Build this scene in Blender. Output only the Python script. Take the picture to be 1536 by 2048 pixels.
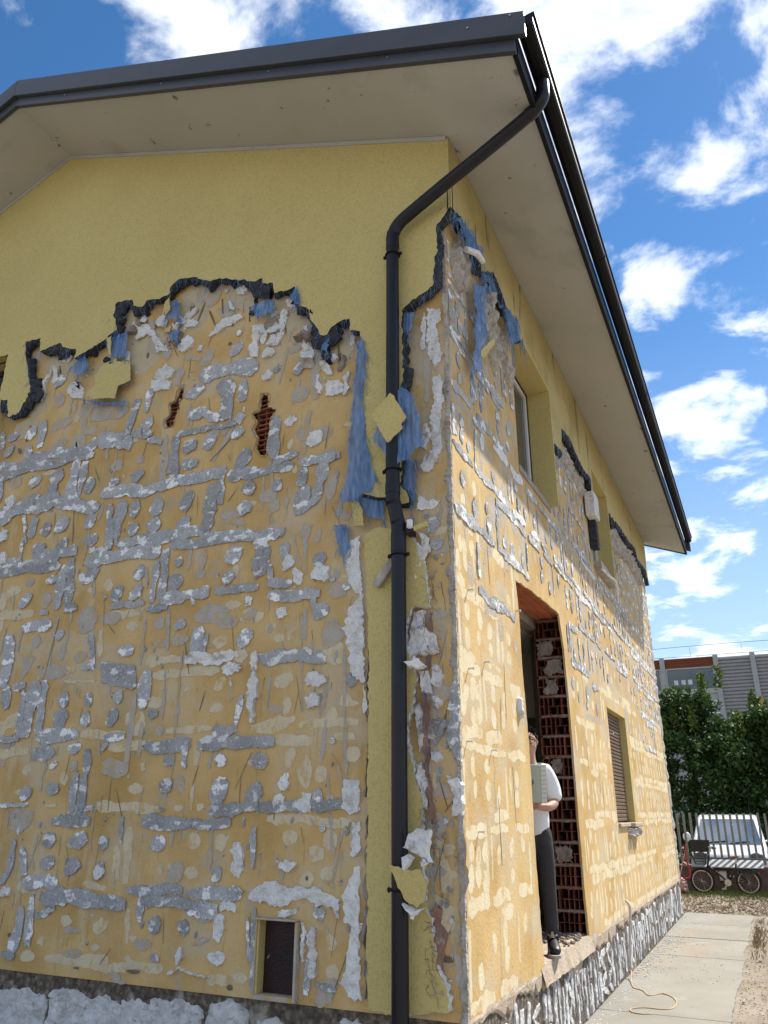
import bpy, bmesh, math, random
import numpy as np
from mathutils import Vector, Matrix, noise
from mathutils.geometry import delaunay_2d_cdt, tessellate_polygon

for o in list(bpy.data.objects): bpy.data.objects.remove(o)
scene = bpy.context.scene
COL = scene.collection
R = math.radians
random.seed(7)

# ------------------------------------------------------------------ camera
cam_d = bpy.data.cameras.new('camera'); cam = bpy.data.objects.new('camera', cam_d); COL.objects.link(cam)
yaw, pitch, roll = 0.4415, 0.3708, 0.0035
fw = Vector((-math.sin(yaw)*math.cos(pitch), math.cos(yaw)*math.cos(pitch), math.sin(pitch)))
rt = Vector((math.cos(yaw), math.sin(yaw), 0)); up = rt.cross(fw)
r2 = rt*math.cos(roll)+up*math.sin(roll); u2 = -rt*math.sin(roll)+up*math.cos(roll)
m = Matrix((r2, u2, -fw)).transposed().to_4x4(); m.translation = (1.6896, -4.6884, 1.06)
cam.matrix_world = m
cam_d.sensor_fit = 'VERTICAL'; cam_d.sensor_height = 24.0; cam_d.lens = 1546.4/2048*24.0
cam_d.clip_start = 0.05; cam_d.clip_end = 2000
scene.camera = cam

# ------------------------------------------------------------------ light
SUN_EL, SUN_AZ = 50.5, 61.0          # azimuth measured from +X towards +Y
sd = Vector((math.cos(R(SUN_EL))*math.cos(R(SUN_AZ)), math.cos(R(SUN_EL))*math.sin(R(SUN_AZ)), math.sin(R(SUN_EL))))
sl = bpy.data.lights.new('sun', 'SUN'); sl.energy = 2.0; sl.angle = R(0.55); sl.color = (1.0, 0.94, 0.84)
so = bpy.data.objects.new('sun', sl); COL.objects.link(so)
so.rotation_euler = sd.to_track_quat('Z', 'Y').to_euler(); so.location = (20, 20, 40)

w = bpy.data.worlds.new('World'); scene.world = w; w.use_nodes = True
nt = w.node_tree; nt.nodes.clear()
def wn(t, **k):
    n = nt.nodes.new(t)
    for a, b in k.items(): setattr(n, a, b)
    return n
def wmath(op, a, b=None, c=None, clamp=False):
    n = wn('ShaderNodeMath', operation=op, use_clamp=clamp)
    for i, x in enumerate((a, b, c)):
        if x is None: continue
        if isinstance(x, (int, float)): n.inputs[i].default_value = x
        else: nt.links.new(x, n.inputs[i])
    return n.outputs[0]
sky = wn('ShaderNodeTexSky', sky_type='NISHITA', sun_disc=False)
sky.sun_elevation = R(SUN_EL); sky.sun_rotation = R(90-SUN_AZ); sky.altitude = 100; sky.air_density = 1.0; sky.dust_density = 0.05; sky.ozone_density = 2.0
hs = wn('ShaderNodeHueSaturation'); hs.inputs['Saturation'].default_value = 1.25; hs.inputs['Value'].default_value = 0.27
nt.links.new(sky.outputs[0], hs.inputs['Color'])
tc = wn('ShaderNodeTexCoord'); sx = wn('ShaderNodeSeparateXYZ'); nt.links.new(tc.outputs['Generated'], sx.inputs[0])
zz = wmath('ADD', wmath('MAXIMUM', sx.outputs[2], 0.0), 0.16)
cb = wn('ShaderNodeCombineXYZ')
nt.links.new(wmath('DIVIDE', sx.outputs[0], zz), cb.inputs[0]); nt.links.new(wmath('DIVIDE', sx.outputs[1], zz), cb.inputs[1])
def wnoise(scale, detail, rough, loc):
    mp = wn('ShaderNodeMapping'); mp.inputs['Location'].default_value = loc
    nt.links.new(cb.outputs[0], mp.inputs[0])
    n = wn('ShaderNodeTexNoise'); n.inputs['Scale'].default_value = scale; n.inputs['Detail'].default_value = detail; n.inputs['Roughness'].default_value = rough
    n.inputs['Distortion'].default_value = 0.25
    nt.links.new(mp.outputs[0], n.inputs['Vector']); return n.outputs['Fac']
CL = (6.96, 3.61, 6.97)
dens = wmath('ADD', wmath('MULTIPLY', wnoise(4.6, 12, 0.58, CL), 0.72), wmath('MULTIPLY', wnoise(1.5, 3, 0.5, (-16.53, -6.11, 7.78)), 0.24))
mr = wn('ShaderNodeMapRange', interpolation_type='SMOOTHSTEP'); mr.inputs[1].default_value = 0.455; mr.inputs[2].default_value = 0.585
nt.links.new(dens, mr.inputs[0])
core = wn('ShaderNodeMapRange'); core.inputs[1].default_value = 0.505; core.inputs[2].default_value = 0.635; core.inputs[3].default_value = 1.0; core.inputs[4].default_value = 0.0
nt.links.new(dens, core.inputs[0])
cc = wn('ShaderNodeMix', data_type='RGBA'); cc.inputs[6].default_value = (1.45, 1.58, 1.82, 1); cc.inputs[7].default_value = (2.75, 2.8, 2.85, 1)
nt.links.new(core.outputs[0], cc.inputs[0])
hz = wmath('MULTIPLY', mr.outputs[0], 0.97)
low = wn('ShaderNodeMapRange', interpolation_type='SMOOTHSTEP'); low.inputs[1].default_value = 0.0; low.inputs[2].default_value = 0.62; low.inputs[3].default_value = 0.62; low.inputs[4].default_value = 0.0
nt.links.new(sx.outputs[2], low.inputs[0])
hzm = wn('ShaderNodeMix', data_type='RGBA'); nt.links.new(low.outputs[0], hzm.inputs[0]); nt.links.new(hs.outputs[0], hzm.inputs[6]); hzm.inputs[7].default_value = (1.35, 1.62, 2.05, 1)
mx = wn('ShaderNodeMix', data_type='RGBA'); nt.links.new(hz, mx.inputs[0]); nt.links.new(hzm.outputs[2], mx.inputs[6]); nt.links.new(cc.outputs[2], mx.inputs[7])
bg = wn('ShaderNodeBackground'); bg.inputs[1].default_value = 0.15; nt.links.new(mx.outputs[2], bg.inputs[0])
wo = wn('ShaderNodeOutputWorld'); nt.links.new(bg.outputs[0], wo.inputs[0])

vs = scene.view_settings; vs.view_transform = 'Standard'; vs.look = 'None'; vs.gamma = 1.0; vs.exposure = 1.95; vs.use_curve_mapping = False

# ------------------------------------------------------------------ materials
MAT = {}
def mottle(name, stops, scale=3.0, stretch=(1,1,1), detail=7, rough=0.9, bump=0.25, bscale=60.0, overlays=(), spec=0.25, metallic=0.0, rnd=0.0, bstretch=(1,1,1), coat=0.0):
    """base colour ramp over noise, plus stain overlays (rgb, scale, lo, hi, stretch, strength, loc)"""
    mt = bpy.data.materials.new(name); mt.use_nodes = True; t = mt.node_tree; t.nodes.clear(); L = t.links
    def nd(tp, **k):
        n = t.nodes.new(tp)
        for a, b in k.items(): setattr(n, a, b)
        return n
    tcn = nd('ShaderNodeTexCoord'); vec = tcn.outputs['Object']
    def nz(sc, st, dt, loc=(0,0,0), rg=0.58):
        mp = nd('ShaderNodeMapping'); mp.inputs['Scale'].default_value = st; mp.inputs['Location'].default_value = loc
        L.new(vec, mp.inputs[0]); n = nd('ShaderNodeTexNoise'); n.inputs['Scale'].default_value = sc; n.inputs['Detail'].default_value = dt; n.inputs['Roughness'].default_value = rg
        L.new(mp.outputs[0], n.inputs['Vector']); return n.outputs['Fac']
    f = nz(scale, stretch, detail)
    cr = nd('ShaderNodeValToRGB'); L.new(f, cr.inputs[0])
    el = cr.color_ramp.elements
    while len(el) < len(stops): el.new(0.5)
    for e, (ps, c) in zip(el, stops): e.position = ps; e.color = (*c, 1)
    colr = cr.outputs[0]
    for i, (rgb, sc, lo, hi, st, k) in enumerate(overlays):
        g = nz(sc, st, 6, (3.7*i+1.3, 1.1*i, 2.2*i))
        q = nd('ShaderNodeMapRange', interpolation_type='SMOOTHSTEP'); q.inputs[1].default_value = lo; q.inputs[2].default_value = hi; q.inputs[4].default_value = k
        L.new(g, q.inputs[0]); x = nd('ShaderNodeMix', data_type='RGBA'); L.new(q.outputs[0], x.inputs[0]); L.new(colr, x.inputs[6]); x.inputs[7].default_value = (*rgb, 1); colr = x.outputs[2]
    if rnd:
        oi = nd('ShaderNodeObjectInfo'); q = nd('ShaderNodeMapRange'); q.inputs[3].default_value = 1-rnd; q.inputs[4].default_value = 1+rnd; L.new(oi.outputs['Random'], q.inputs[0])
        x = nd('ShaderNodeVectorMath', operation='SCALE'); L.new(colr, x.inputs[0]); L.new(q.outputs[0], x.inputs[3]); colr = x.outputs[0]
    b = nd('ShaderNodeBsdfPrincipled'); L.new(colr, b.inputs['Base Color']); b.inputs['Roughness'].default_value = rough; b.inputs['Specular IOR Level'].default_value = spec; b.inputs['Metallic'].default_value = metallic
    if coat: b.inputs['Coat Weight'].default_value = coat
    if bump:
        g = nz(bscale, bstretch, 5, (9, 4, 1), 0.62); bp = nd('ShaderNodeBump'); bp.inputs['Strength'].default_value = bump; bp.inputs['Distance'].default_value = 0.02
        L.new(g, bp.inputs['Height']); L.new(bp.outputs[0], b.inputs['Normal'])
    o = nd('ShaderNodeOutputMaterial'); L.new(b.outputs[0], o.inputs[0])
    MAT[name] = mt; return mt

OC = [(0.28, (0.45,0.28,0.095)), (0.45, (0.545,0.36,0.145)), (0.58, (0.61,0.425,0.19)), (0.75, (0.61,0.455,0.24))]
mottle('render_ochre', OC, 1.6, bump=0.30, bscale=38, overlays=[((0.46,0.30,0.10), 1.1, 0.54, 0.72, (1,1,0.6), 0.7), ((0.60,0.48,0.27), 3.5, 0.57, 0.68, (1.5,1.5,0.35), 0.7), ((0.43,0.37,0.28), 2.4, 0.60, 0.72, (1,1,1.2), 0.8), ((0.36,0.30,0.20), 5.5, 0.62, 0.74, (1,1,0.5), 0.6), ((0.54,0.46,0.33), 1.7, 0.50, 0.66, (1,1,1.3), 0.7), ((0.40,0.255,0.07), 0.8, 0.54, 0.70, (1,1,1), 0.6), ((0.44,0.38,0.29), 9, 0.60, 0.70, (1,1,0.6), 0.5), ((0.33,0.22,0.09), 22, 0.60, 0.72, (2,2,0.2), 0.45), ((0.62,0.46,0.22), 60, 0.60, 0.70, (1,1,1), 0.45), ((0.26,0.17,0.07), 45, 0.66, 0.74, (1,1,0.6), 0.6)])
mottle('mortar_grey', [(0.30, (0.30,0.304,0.31)), (0.5, (0.40,0.403,0.41)), (0.72, (0.49,0.492,0.495))], 5, bump=1.0, bscale=32, bstretch=(1.5,1.5,0.7), rnd=0.18, overlays=[((0.86,0.865,0.87), 7, 0.54, 0.59, (1,1,1.6), 0.95), ((0.24,0.24,0.24), 48, 0.56, 0.66, (1.3,1.3,0.7), 0.7), ((0.82,0.825,0.83), 60, 0.58, 0.66, (1,1,1.2), 0.65), ((0.19,0.185,0.18), 12, 0.66, 0.71, (1.6,1.6,0.4), 0.7), ((0.42,0.38,0.33), 3, 0.6, 0.72, (1,1,1), 0.35)])
mottle('foam_white', [(0.30, (0.58,0.57,0.55)), (0.45, (0.73,0.725,0.71)), (0.65, (0.82,0.82,0.81))], 12, bump=1.0, bscale=36, rnd=0.06, overlays=[((0.40,0.385,0.37), 40, 0.58, 0.67, (1,1,1), 0.55), ((0.36,0.34,0.32), 11, 0.60, 0.68, (1,1,1), 0.75), ((0.42,0.33,0.26), 7, 0.64, 0.70, (1,1,1), 0.6)])
mottle('trace_pale', [(0.35, (0.57,0.48,0.32)), (0.6, (0.65,0.56,0.39)), (0.8, (0.62,0.54,0.42))], 8, bump=0.35, bscale=60, overlays=[((0.555,0.37,0.155), 9, 0.54, 0.64, (1,1,1), 0.85), ((0.555,0.37,0.155), 30, 0.58, 0.66, (1,1,0.4), 0.7)])
mottle('trace_cream', [(0.35, (0.63,0.52,0.32)), (0.6, (0.70,0.61,0.42)), (0.8, (0.67,0.60,0.45))], 5, bump=0.25, bscale=60, overlays=[((0.565,0.385,0.165), 8, 0.55, 0.66, (1,1,1), 0.8), ((0.565,0.385,0.165), 26, 0.58, 0.68, (1,1,0.3), 0.6)])
mottle('trace_grey', [(0.35, (0.41,0.365,0.30)), (0.6, (0.48,0.435,0.375)), (0.8, (0.45,0.42,0.385))], 8, bump=0.6, bscale=50, overlays=[((0.555,0.37,0.155), 9, 0.53, 0.62, (1,1,0.5), 0.85), ((0.555,0.37,0.155), 34, 0.57, 0.64, (1,1,0.3), 0.7)])
mottle('trace_tan', [(0.35, (0.46,0.38,0.245)), (0.6, (0.53,0.44,0.295)), (0.8, (0.51,0.44,0.32))], 4, bump=0.25, bscale=60, overlays=[((0.30,0.24,0.18), 9, 0.62, 0.72, (1,1,1), 0.6)])
mottle('scratch_dark', [(0.3, (0.11,0.09,0.07)), (0.7, (0.24,0.19,0.14))], 20, bump=0.3)
STR = (6, 6, 0.55)
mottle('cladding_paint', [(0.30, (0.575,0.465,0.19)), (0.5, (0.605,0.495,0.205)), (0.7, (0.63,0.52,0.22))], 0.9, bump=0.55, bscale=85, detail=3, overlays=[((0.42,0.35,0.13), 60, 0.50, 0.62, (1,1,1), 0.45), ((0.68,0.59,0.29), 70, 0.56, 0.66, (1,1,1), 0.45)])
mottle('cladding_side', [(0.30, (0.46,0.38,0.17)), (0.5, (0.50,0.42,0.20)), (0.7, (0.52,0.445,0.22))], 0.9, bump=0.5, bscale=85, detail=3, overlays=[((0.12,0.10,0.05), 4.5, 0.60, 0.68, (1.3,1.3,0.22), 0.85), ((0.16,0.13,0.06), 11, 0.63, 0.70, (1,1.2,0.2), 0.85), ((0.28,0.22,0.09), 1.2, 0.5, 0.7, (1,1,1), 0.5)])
mottle('eps_dark', [(0.3, (0.016,0.018,0.022)), (0.5, (0.036,0.040,0.048)), (0.75, (0.075,0.082,0.095))], 24, bump=1.0, bscale=45, rough=0.8, spec=0.3, overlays=[((0.06,0.10,0.17), 7, 0.62, 0.72, (1,1,0.5), 0.4)])
mottle('soffit_paint', [(0.3, (0.445,0.44,0.405)), (0.5, (0.475,0.47,0.435)), (0.7, (0.495,0.49,0.455))], 0.8, bump=0.12, bscale=70, detail=4, overlays=[((0.10,0.085,0.065), 6.5, 0.665, 0.72, (1,1,1), 0.8), ((0.31,0.315,0.30), 1.4, 0.55, 0.75, (1,1,1), 0.5), ((0.09,0.08,0.06), 24, 0.69, 0.73, (1,1,1), 0.6)])
mottle('fascia_metal', [(0.3, (0.042,0.046,0.056)), (0.7, (0.052,0.057,0.070))], 1.5, stretch=(0.3,1,4), bump=0.05, bscale=8, rough=0.42, spec=0.5)
mottle('gutter_metal', [(0.3, (0.005,0.005,0.006)), (0.7, (0.008,0.008,0.009))], 2, bump=0.03, bscale=6, rough=0.55, spec=0.18)
mottle('pipe_metal', [(0.3, (0.008,0.008,0.012)), (0.7, (0.012,0.012,0.018))], 3, bump=0.02, bscale=5, rough=0.34, spec=0.30, overlays=[((0.05,0.05,0.055), 30, 0.66, 0.75, (1,1,0.3), 0.35)])
mottle('roof_tile', [(0.3, (0.20,0.075,0.045)), (0.7, (0.30,0.12,0.07))], 6, bump=0.4)
mottle('terracotta', [(0.3, (0.17,0.055,0.034)), (0.55, (0.28,0.095,0.058)), (0.75, (0.36,0.155,0.10))], 14, bump=0.7, bscale=50, rnd=0.22, overlays=[((0.40,0.33,0.27), 9, 0.63, 0.72, (1,1,1), 0.7)])
mottle('lintel_clay', [(0.3, (0.40,0.12,0.055)), (0.6, (0.48,0.155,0.07)), (0.8, (0.42,0.18,0.10))], 5, bump=0.4, rnd=0.12, overlays=[((0.45,0.38,0.32), 7, 0.64, 0.72, (1,1,1), 0.6)])
mottle('wall_mortar', [(0.3, (0.24,0.20,0.165)), (0.55, (0.34,0.29,0.245)), (0.75, (0.42,0.37,0.32))], 10, bump=0.9, bscale=45, rnd=0.1)
mottle('corner_plaster', [(0.3, (0.28,0.245,0.21)), (0.5, (0.44,0.40,0.35)), (0.72, (0.58,0.55,0.50))], 14, stretch=(1,1,0.6), bump=1.0, bscale=34)
mottle('green_paint', [(0.3, (0.085,0.11,0.075)), (0.7, (0.105,0.135,0.09))], 2, bump=0.1)
mottle('room_white', [(0.3, (0.52,0.50,0.44)), (0.7, (0.58,0.55,0.49))], 2, bump=0.1)
mottle('room_floor', [(0.3, (0.13,0.11,0.09)), (0.7, (0.26,0.23,0.20))], 9, bump=0.8)
mottle('plinth_dark', [(0.30, (0.055,0.045,0.035)), (0.5, (0.13,0.105,0.08)), (0.62, (0.22,0.185,0.15)), (0.75, (0.34,0.30,0.25))], 26, bump=1.0, bscale=40, overlays=[((0.46,0.41,0.35), 3.5, 0.57, 0.68, (1,1,1), 0.75)])
mottle('plinth_adhesive', [(0.3, (0.44,0.43,0.42)), (0.5, (0.60,0.598,0.595)), (0.7, (0.72,0.72,0.725))], 10, bump=0.9, bscale=38, rnd=0.08, overlays=[((0.30,0.26,0.22), 8, 0.58, 0.68, (1,1,1), 0.75), ((0.24,0.21,0.18), 35, 0.60, 0.68, (1,1,1), 0.5)])
mottle('dust_tan', [(0.3, (0.38,0.30,0.22)), (0.55, (0.47,0.385,0.30)), (0.75, (0.55,0.47,0.39))], 7, bump=0.7, bscale=40)
mottle('concrete_path', [(0.3, (0.225,0.214,0.185)), (0.5, (0.265,0.25,0.217)), (0.7, (0.295,0.282,0.247))], 1.4, bump=0.25, bscale=50, overlays=[((0.30,0.235,0.17), 0.9, 0.52, 0.68, (1,0.4,1), 0.6), ((0.19,0.17,0.14), 18, 0.66, 0.74, (1,1,1), 0.6), ((0.38,0.365,0.33), 4, 0.60, 0.72, (1,1,1), 0.5)])
mottle('dirt_ground', [(0.3, (0.17,0.138,0.10)), (0.5, (0.26,0.22,0.172)), (0.7, (0.34,0.295,0.24))], 2.2, bump=0.8, bscale=30, overlays=[((0.42,0.38,0.33), 34, 0.60, 0.68, (1,1,1), 0.8), ((0.11,0.08,0.055), 21, 0.62, 0.70, (1,1,1), 0.8), ((0.16,0.15,0.06), 1.0, 0.56, 0.70, (1,1,1), 0.6)])
mottle('pebble', [(0.3, (0.30,0.26,0.22)), (0.7, (0.52,0.48,0.43))], 9, bump=0.3, rnd=0.2)
mottle('grass_blade', [(0.3, (0.07,0.11,0.022)), (0.6, (0.12,0.17,0.035)), (0.8, (0.22,0.22,0.07))], 3, bump=0, rough=0.6)
mottle('straw', [(0.3, (0.20,0.145,0.085)), (0.7, (0.36,0.28,0.17))], 7, bump=0, rough=0.9)
mottle('bark', [(0.3, (0.06,0.045,0.03)), (0.7, (0.13,0.10,0.075))], 12, bump=0.8)
mottle('plain_black', [(0.3, (0.010,0.010,0.011)), (0.7, (0.016,0.016,0.017))], 8, bump=0.05, rough=0.45, spec=0.4)
mottle('tyre', [(0.3, (0.016,0.016,0.016)), (0.7, (0.03,0.03,0.03))], 30, bump=0.2, rough=0.85)
mottle('tyre_cream', [(0.3, (0.50,0.46,0.37)), (0.7, (0.58,0.54,0.45))], 30, bump=0.1, rough=0.7)
mottle('steel', [(0.3, (0.42,0.42,0.43)), (0.7, (0.52,0.52,0.53))], 20, bump=0.05, rough=0.3, metallic=0.9)
mottle('leather_brown', [(0.3, (0.18,0.065,0.03)), (0.7, (0.25,0.10,0.05))], 20, bump=0.2, rough=0.5)
mottle('fence_paint', [(0.3, (0.16,0.17,0.165)), (0.7, (0.21,0.22,0.215))], 6, bump=0.08, rough=0.55)
mottle('zinc_sheet', [(0.3, (0.30,0.32,0.31)), (0.7, (0.36,0.38,0.37))], 4, bump=0.05, rough=0.5, spec=0.5)
mottle('low_wall_plaster', [(0.3, (0.09,0.065,0.055)), (0.7, (0.16,0.115,0.10))], 5, bump=0.6)
mottle('car_white', [(0.3, (0.74,0.75,0.76)), (0.7, (0.78,0.78,0.79))], 2, bump=0.0, rough=0.22, spec=0.5, coat=0.8)
mottle('car_plastic', [(0.3, (0.02,0.02,0.021)), (0.7, (0.03,0.03,0.03))], 9, bump=0.05, rough=0.5)
mottle('tinted_glass', [(0.3, (0.035,0.05,0.055)), (0.7, (0.05,0.065,0.07))], 2, bump=0.0, rough=0.04, spec=0.9)
mottle('barrier_panel', [(0.3, (0.245,0.245,0.245)), (0.7, (0.285,0.285,0.285))], 2, stretch=(1,1,3), bump=0.05, rough=0.55, overlays=[((0.18,0.18,0.175), 2.5, 0.56, 0.7, (1,1,0.4), 0.4)])
mottle('barrier_post', [(0.3, (0.30,0.31,0.31)), (0.7, (0.36,0.37,0.37))], 1.5, bump=0.1, rough=0.7)
mottle('barrier_red', [(0.3, (0.14,0.045,0.022)), (0.7, (0.20,0.065,0.03))], 3, stretch=(0.3,1,6), bump=0.1)
mottle('barrier_concrete', [(0.3, (0.30,0.305,0.31)), (0.7, (0.37,0.375,0.38))], 1, bump=0.2)
mottle('spray_red', [(0.3, (0.17,0.025,0.035)), (0.7, (0.24,0.05,0.06))], 5, bump=0)
mottle('spray_white', [(0.3, (0.5,0.5,0.5)), (0.7, (0.6,0.6,0.6))], 5, bump=0)
mottle('spray_orange', [(0.3, (0.42,0.22,0.05)), (0.7, (0.48,0.28,0.08))], 5, bump=0)
mottle('red_paint', [(0.3, (0.32,0.03,0.03)), (0.7, (0.42,0.05,0.05))], 8, bump=0.1, rough=0.4)
mottle('pink_plastic', [(0.3, (0.36,0.20,0.19)), (0.7, (0.46,0.28,0.26))], 6, bump=0.2, rough=0.6)
mottle('pale_wood', [(0.3, (0.40,0.30,0.19)), (0.7, (0.50,0.39,0.27))], 12, stretch=(4,4,0.4), bump=0.2)
mottle('frame_white', [(0.3, (0.62,0.62,0.61)), (0.7, (0.70,0.70,0.69))], 3, bump=0.05, rough=0.4)
mottle('frame_dark', [(0.3, (0.035,0.022,0.016)), (0.7, (0.06,0.038,0.026))], 4, bump=0.1, rough=0.5)
mottle('shutter_brown', [(0.3, (0.13,0.085,0.055)), (0.7, (0.19,0.125,0.085))], 9, stretch=(1,0.4,1), bump=0.15, rough=0.6)
mottle('hatch_green', [(0.3, (0.016,0.014,0.014)), (0.6, (0.032,0.014,0.016)), (0.8, (0.02,0.045,0.035))], 4, bump=0.3, rough=0.35, overlays=[((0.03,0.11,0.08), 6, 0.62, 0.70, (1,1,1.5), 0.5), ((0.30,0.32,0.32), 40, 0.73, 0.77, (1,1,1), 0.8)])
mottle('skin', [(0.3, (0.42,0.235,0.165)), (0.7, (0.50,0.29,0.21))], 20, bump=0.05, rough=0.55)
mottle('hair_dark', [(0.3, (0.012,0.010,0.009)), (0.7, (0.03,0.025,0.021))], 60, stretch=(1,1,0.3), bump=0.8, bscale=160, rough=0.6)
mottle('shirt_white', [(0.3, (0.70,0.70,0.73)), (0.7, (0.76,0.76,0.78))], 6, bump=0.5, bscale=9)
mottle('trouser_grey', [(0.3, (0.035,0.033,0.036)), (0.7, (0.058,0.055,0.058))], 8, bump=0.5, bscale=14)
mottle('shoe_sole', [(0.3, (0.30,0.29,0.28)), (0.7, (0.42,0.41,0.40))], 20, bump=0.1)
mottle('folder_green', [(0.3, (0.42,0.52,0.44)), (0.7, (0.48,0.57,0.49))], 4, bump=0.02, rough=0.5)
mottle('folder_mark', [(0.3, (0.05,0.22,0.16)), (0.7, (0.07,0.27,0.19))], 4, bump=0, rough=0.5)
mottle('eye_white', [(0.3, (0.6,0.58,0.55)), (0.7, (0.65,0.63,0.6))], 4, bump=0)
mottle('cable_beige', [(0.3, (0.45,0.33,0.20)), (0.7, (0.52,0.40,0.27))], 12, bump=0.1)
mottle('conduit_grey', [(0.3, (0.50,0.45,0.40)), (0.7, (0.60,0.55,0.50))], 12, bump=0.1)
mottle('wire_metal', [(0.3, (0.10,0.105,0.11)), (0.7, (0.14,0.145,0.15))], 3, bump=0)
mottle('gravel_red', [(0.3, (0.26,0.15,0.115)), (0.7, (0.36,0.23,0.19))], 12, bump=0.8, overlays=[((0.5,0.45,0.4), 14, 0.6, 0.7, (1,1,1), 0.7)])

def spots(name, rgb, scale, rad):
    t = MAT[name].node_tree; b = next(n for n in t.nodes if n.type == 'BSDF_PRINCIPLED'); src = b.inputs['Base Color'].links[0].from_socket; tcn = next(n for n in t.nodes if n.type == 'TEX_COORD'); L = t.links
    nz = t.nodes.new('ShaderNodeTexNoise'); nz.inputs['Scale'].default_value = 14; nz.inputs['Detail'].default_value = 4; L.new(tcn.outputs['Object'], nz.inputs['Vector'])
    vo = t.nodes.new('ShaderNodeTexVoronoi'); vo.inputs['Scale'].default_value = scale; L.new(tcn.outputs['Object'], vo.inputs['Vector'])
    rgbn = t.nodes.new('ShaderNodeSeparateColor'); L.new(vo.outputs['Color'], rgbn.inputs[0])
    m1 = t.nodes.new('ShaderNodeMath'); m1.operation = 'MULTIPLY_ADD'; L.new(nz.outputs['Fac'], m1.inputs[0]); m1.inputs[1].default_value = 0.14; L.new(vo.outputs['Distance'], m1.inputs[2])
    m2 = t.nodes.new('ShaderNodeMath'); m2.operation = 'MULTIPLY'; L.new(rgbn.outputs[0], m2.inputs[0]); m2.inputs[1].default_value = rad
    m3 = t.nodes.new('ShaderNodeMath'); m3.operation = 'SUBTRACT'; L.new(m1.outputs[0], m3.inputs[0]); L.new(m2.outputs[0], m3.inputs[1])
    mp = t.nodes.new('ShaderNodeMapRange'); mp.interpolation_type = 'SMOOTHSTEP'; mp.inputs[1].default_value = 0.0; mp.inputs[2].default_value = 0.045; mp.inputs[3].default_value = 0.8; mp.inputs[4].default_value = 0.0; L.new(m3.outputs[0], mp.inputs[0])
    x = t.nodes.new('ShaderNodeMix'); x.data_type = 'RGBA'; L.new(mp.outputs[0], x.inputs[0]); L.new(src, x.inputs[6]); x.inputs[7].default_value = (*rgb, 1); L.new(x.outputs[2], b.inputs['Base Color'])
spots('soffit_paint', (0.12,0.10,0.08), 2.2, 0.14)
def folder_pattern():
    mt = mottle('folder_print', [(0.3, (0.62,0.64,0.63)), (0.7, (0.68,0.70,0.68))], 4, bump=0.0, rough=0.5)
    t = mt.node_tree; b = next(n for n in t.nodes if n.type == 'BSDF_PRINCIPLED'); src = b.inputs['Base Color'].links[0].from_socket
    tcn = next(n for n in t.nodes if n.type == 'TEX_COORD'); wv = t.nodes.new('ShaderNodeTexWave'); wv.wave_type = 'BANDS'; wv.bands_direction = 'Z'; wv.inputs['Scale'].default_value = 9; wv.inputs['Distortion'].default_value = 3
    t.links.new(tcn.outputs['Object'], wv.inputs['Vector']); mp = t.nodes.new('ShaderNodeMapRange'); mp.inputs[1].default_value = 0.6; mp.inputs[2].default_value = 0.75; mp.inputs[4].default_value = 0.6; t.links.new(wv.outputs['Fac'], mp.inputs[0])
    x = t.nodes.new('ShaderNodeMix'); x.data_type = 'RGBA'; t.links.new(mp.outputs[0], x.inputs[0]); t.links.new(src, x.inputs[6]); x.inputs[7].default_value = (0.40,0.47,0.44,1); t.links.new(x.outputs[2], b.inputs['Base Color'])
folder_pattern()

def leaf_material(name, c1, c2):
    mt = bpy.data.materials.new(name); mt.use_nodes = True; t = mt.node_tree; b = t.nodes['Principled BSDF']; L = t.links
    g = t.nodes.new('ShaderNodeNewGeometry'); cr = t.nodes.new('ShaderNodeValToRGB'); cr.color_ramp.elements[0].color = (*c1, 1); cr.color_ramp.elements[1].color = (*c2, 1)
    L.new(g.outputs['Random Per Island'], cr.inputs[0]); L.new(cr.outputs[0], b.inputs['Base Color']); b.inputs['Roughness'].default_value = 0.6; b.inputs['Specular IOR Level'].default_value = 0.2
    tr = t.nodes.new('ShaderNodeBsdfTranslucent'); L.new(cr.outputs[0], tr.inputs[0]); ms = t.nodes.new('ShaderNodeMixShader'); ms.inputs[0].default_value = 0.22
    L.new(b.outputs[0], ms.inputs[1]); L.new(tr.outputs[0], ms.inputs[2]); L.new(ms.outputs[0], t.nodes['Material Output'].inputs[0]); MAT[name] = mt
mottle('screen_glass', [(0.3, (0.06,0.09,0.10)), (0.7, (0.09,0.12,0.13))], 2, bump=0.0, rough=0.03, spec=1.0, coat=1.0)
next(n for n in MAT['screen_glass'].node_tree.nodes if n.type == 'BSDF_PRINCIPLED').inputs['IOR'].default_value = 2.3
leaf_material('leaf_dark', (0.02,0.05,0.015), (0.075,0.14,0.035))
leaf_material('leaf_bright', (0.05,0.095,0.02), (0.16,0.22,0.05))

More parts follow.
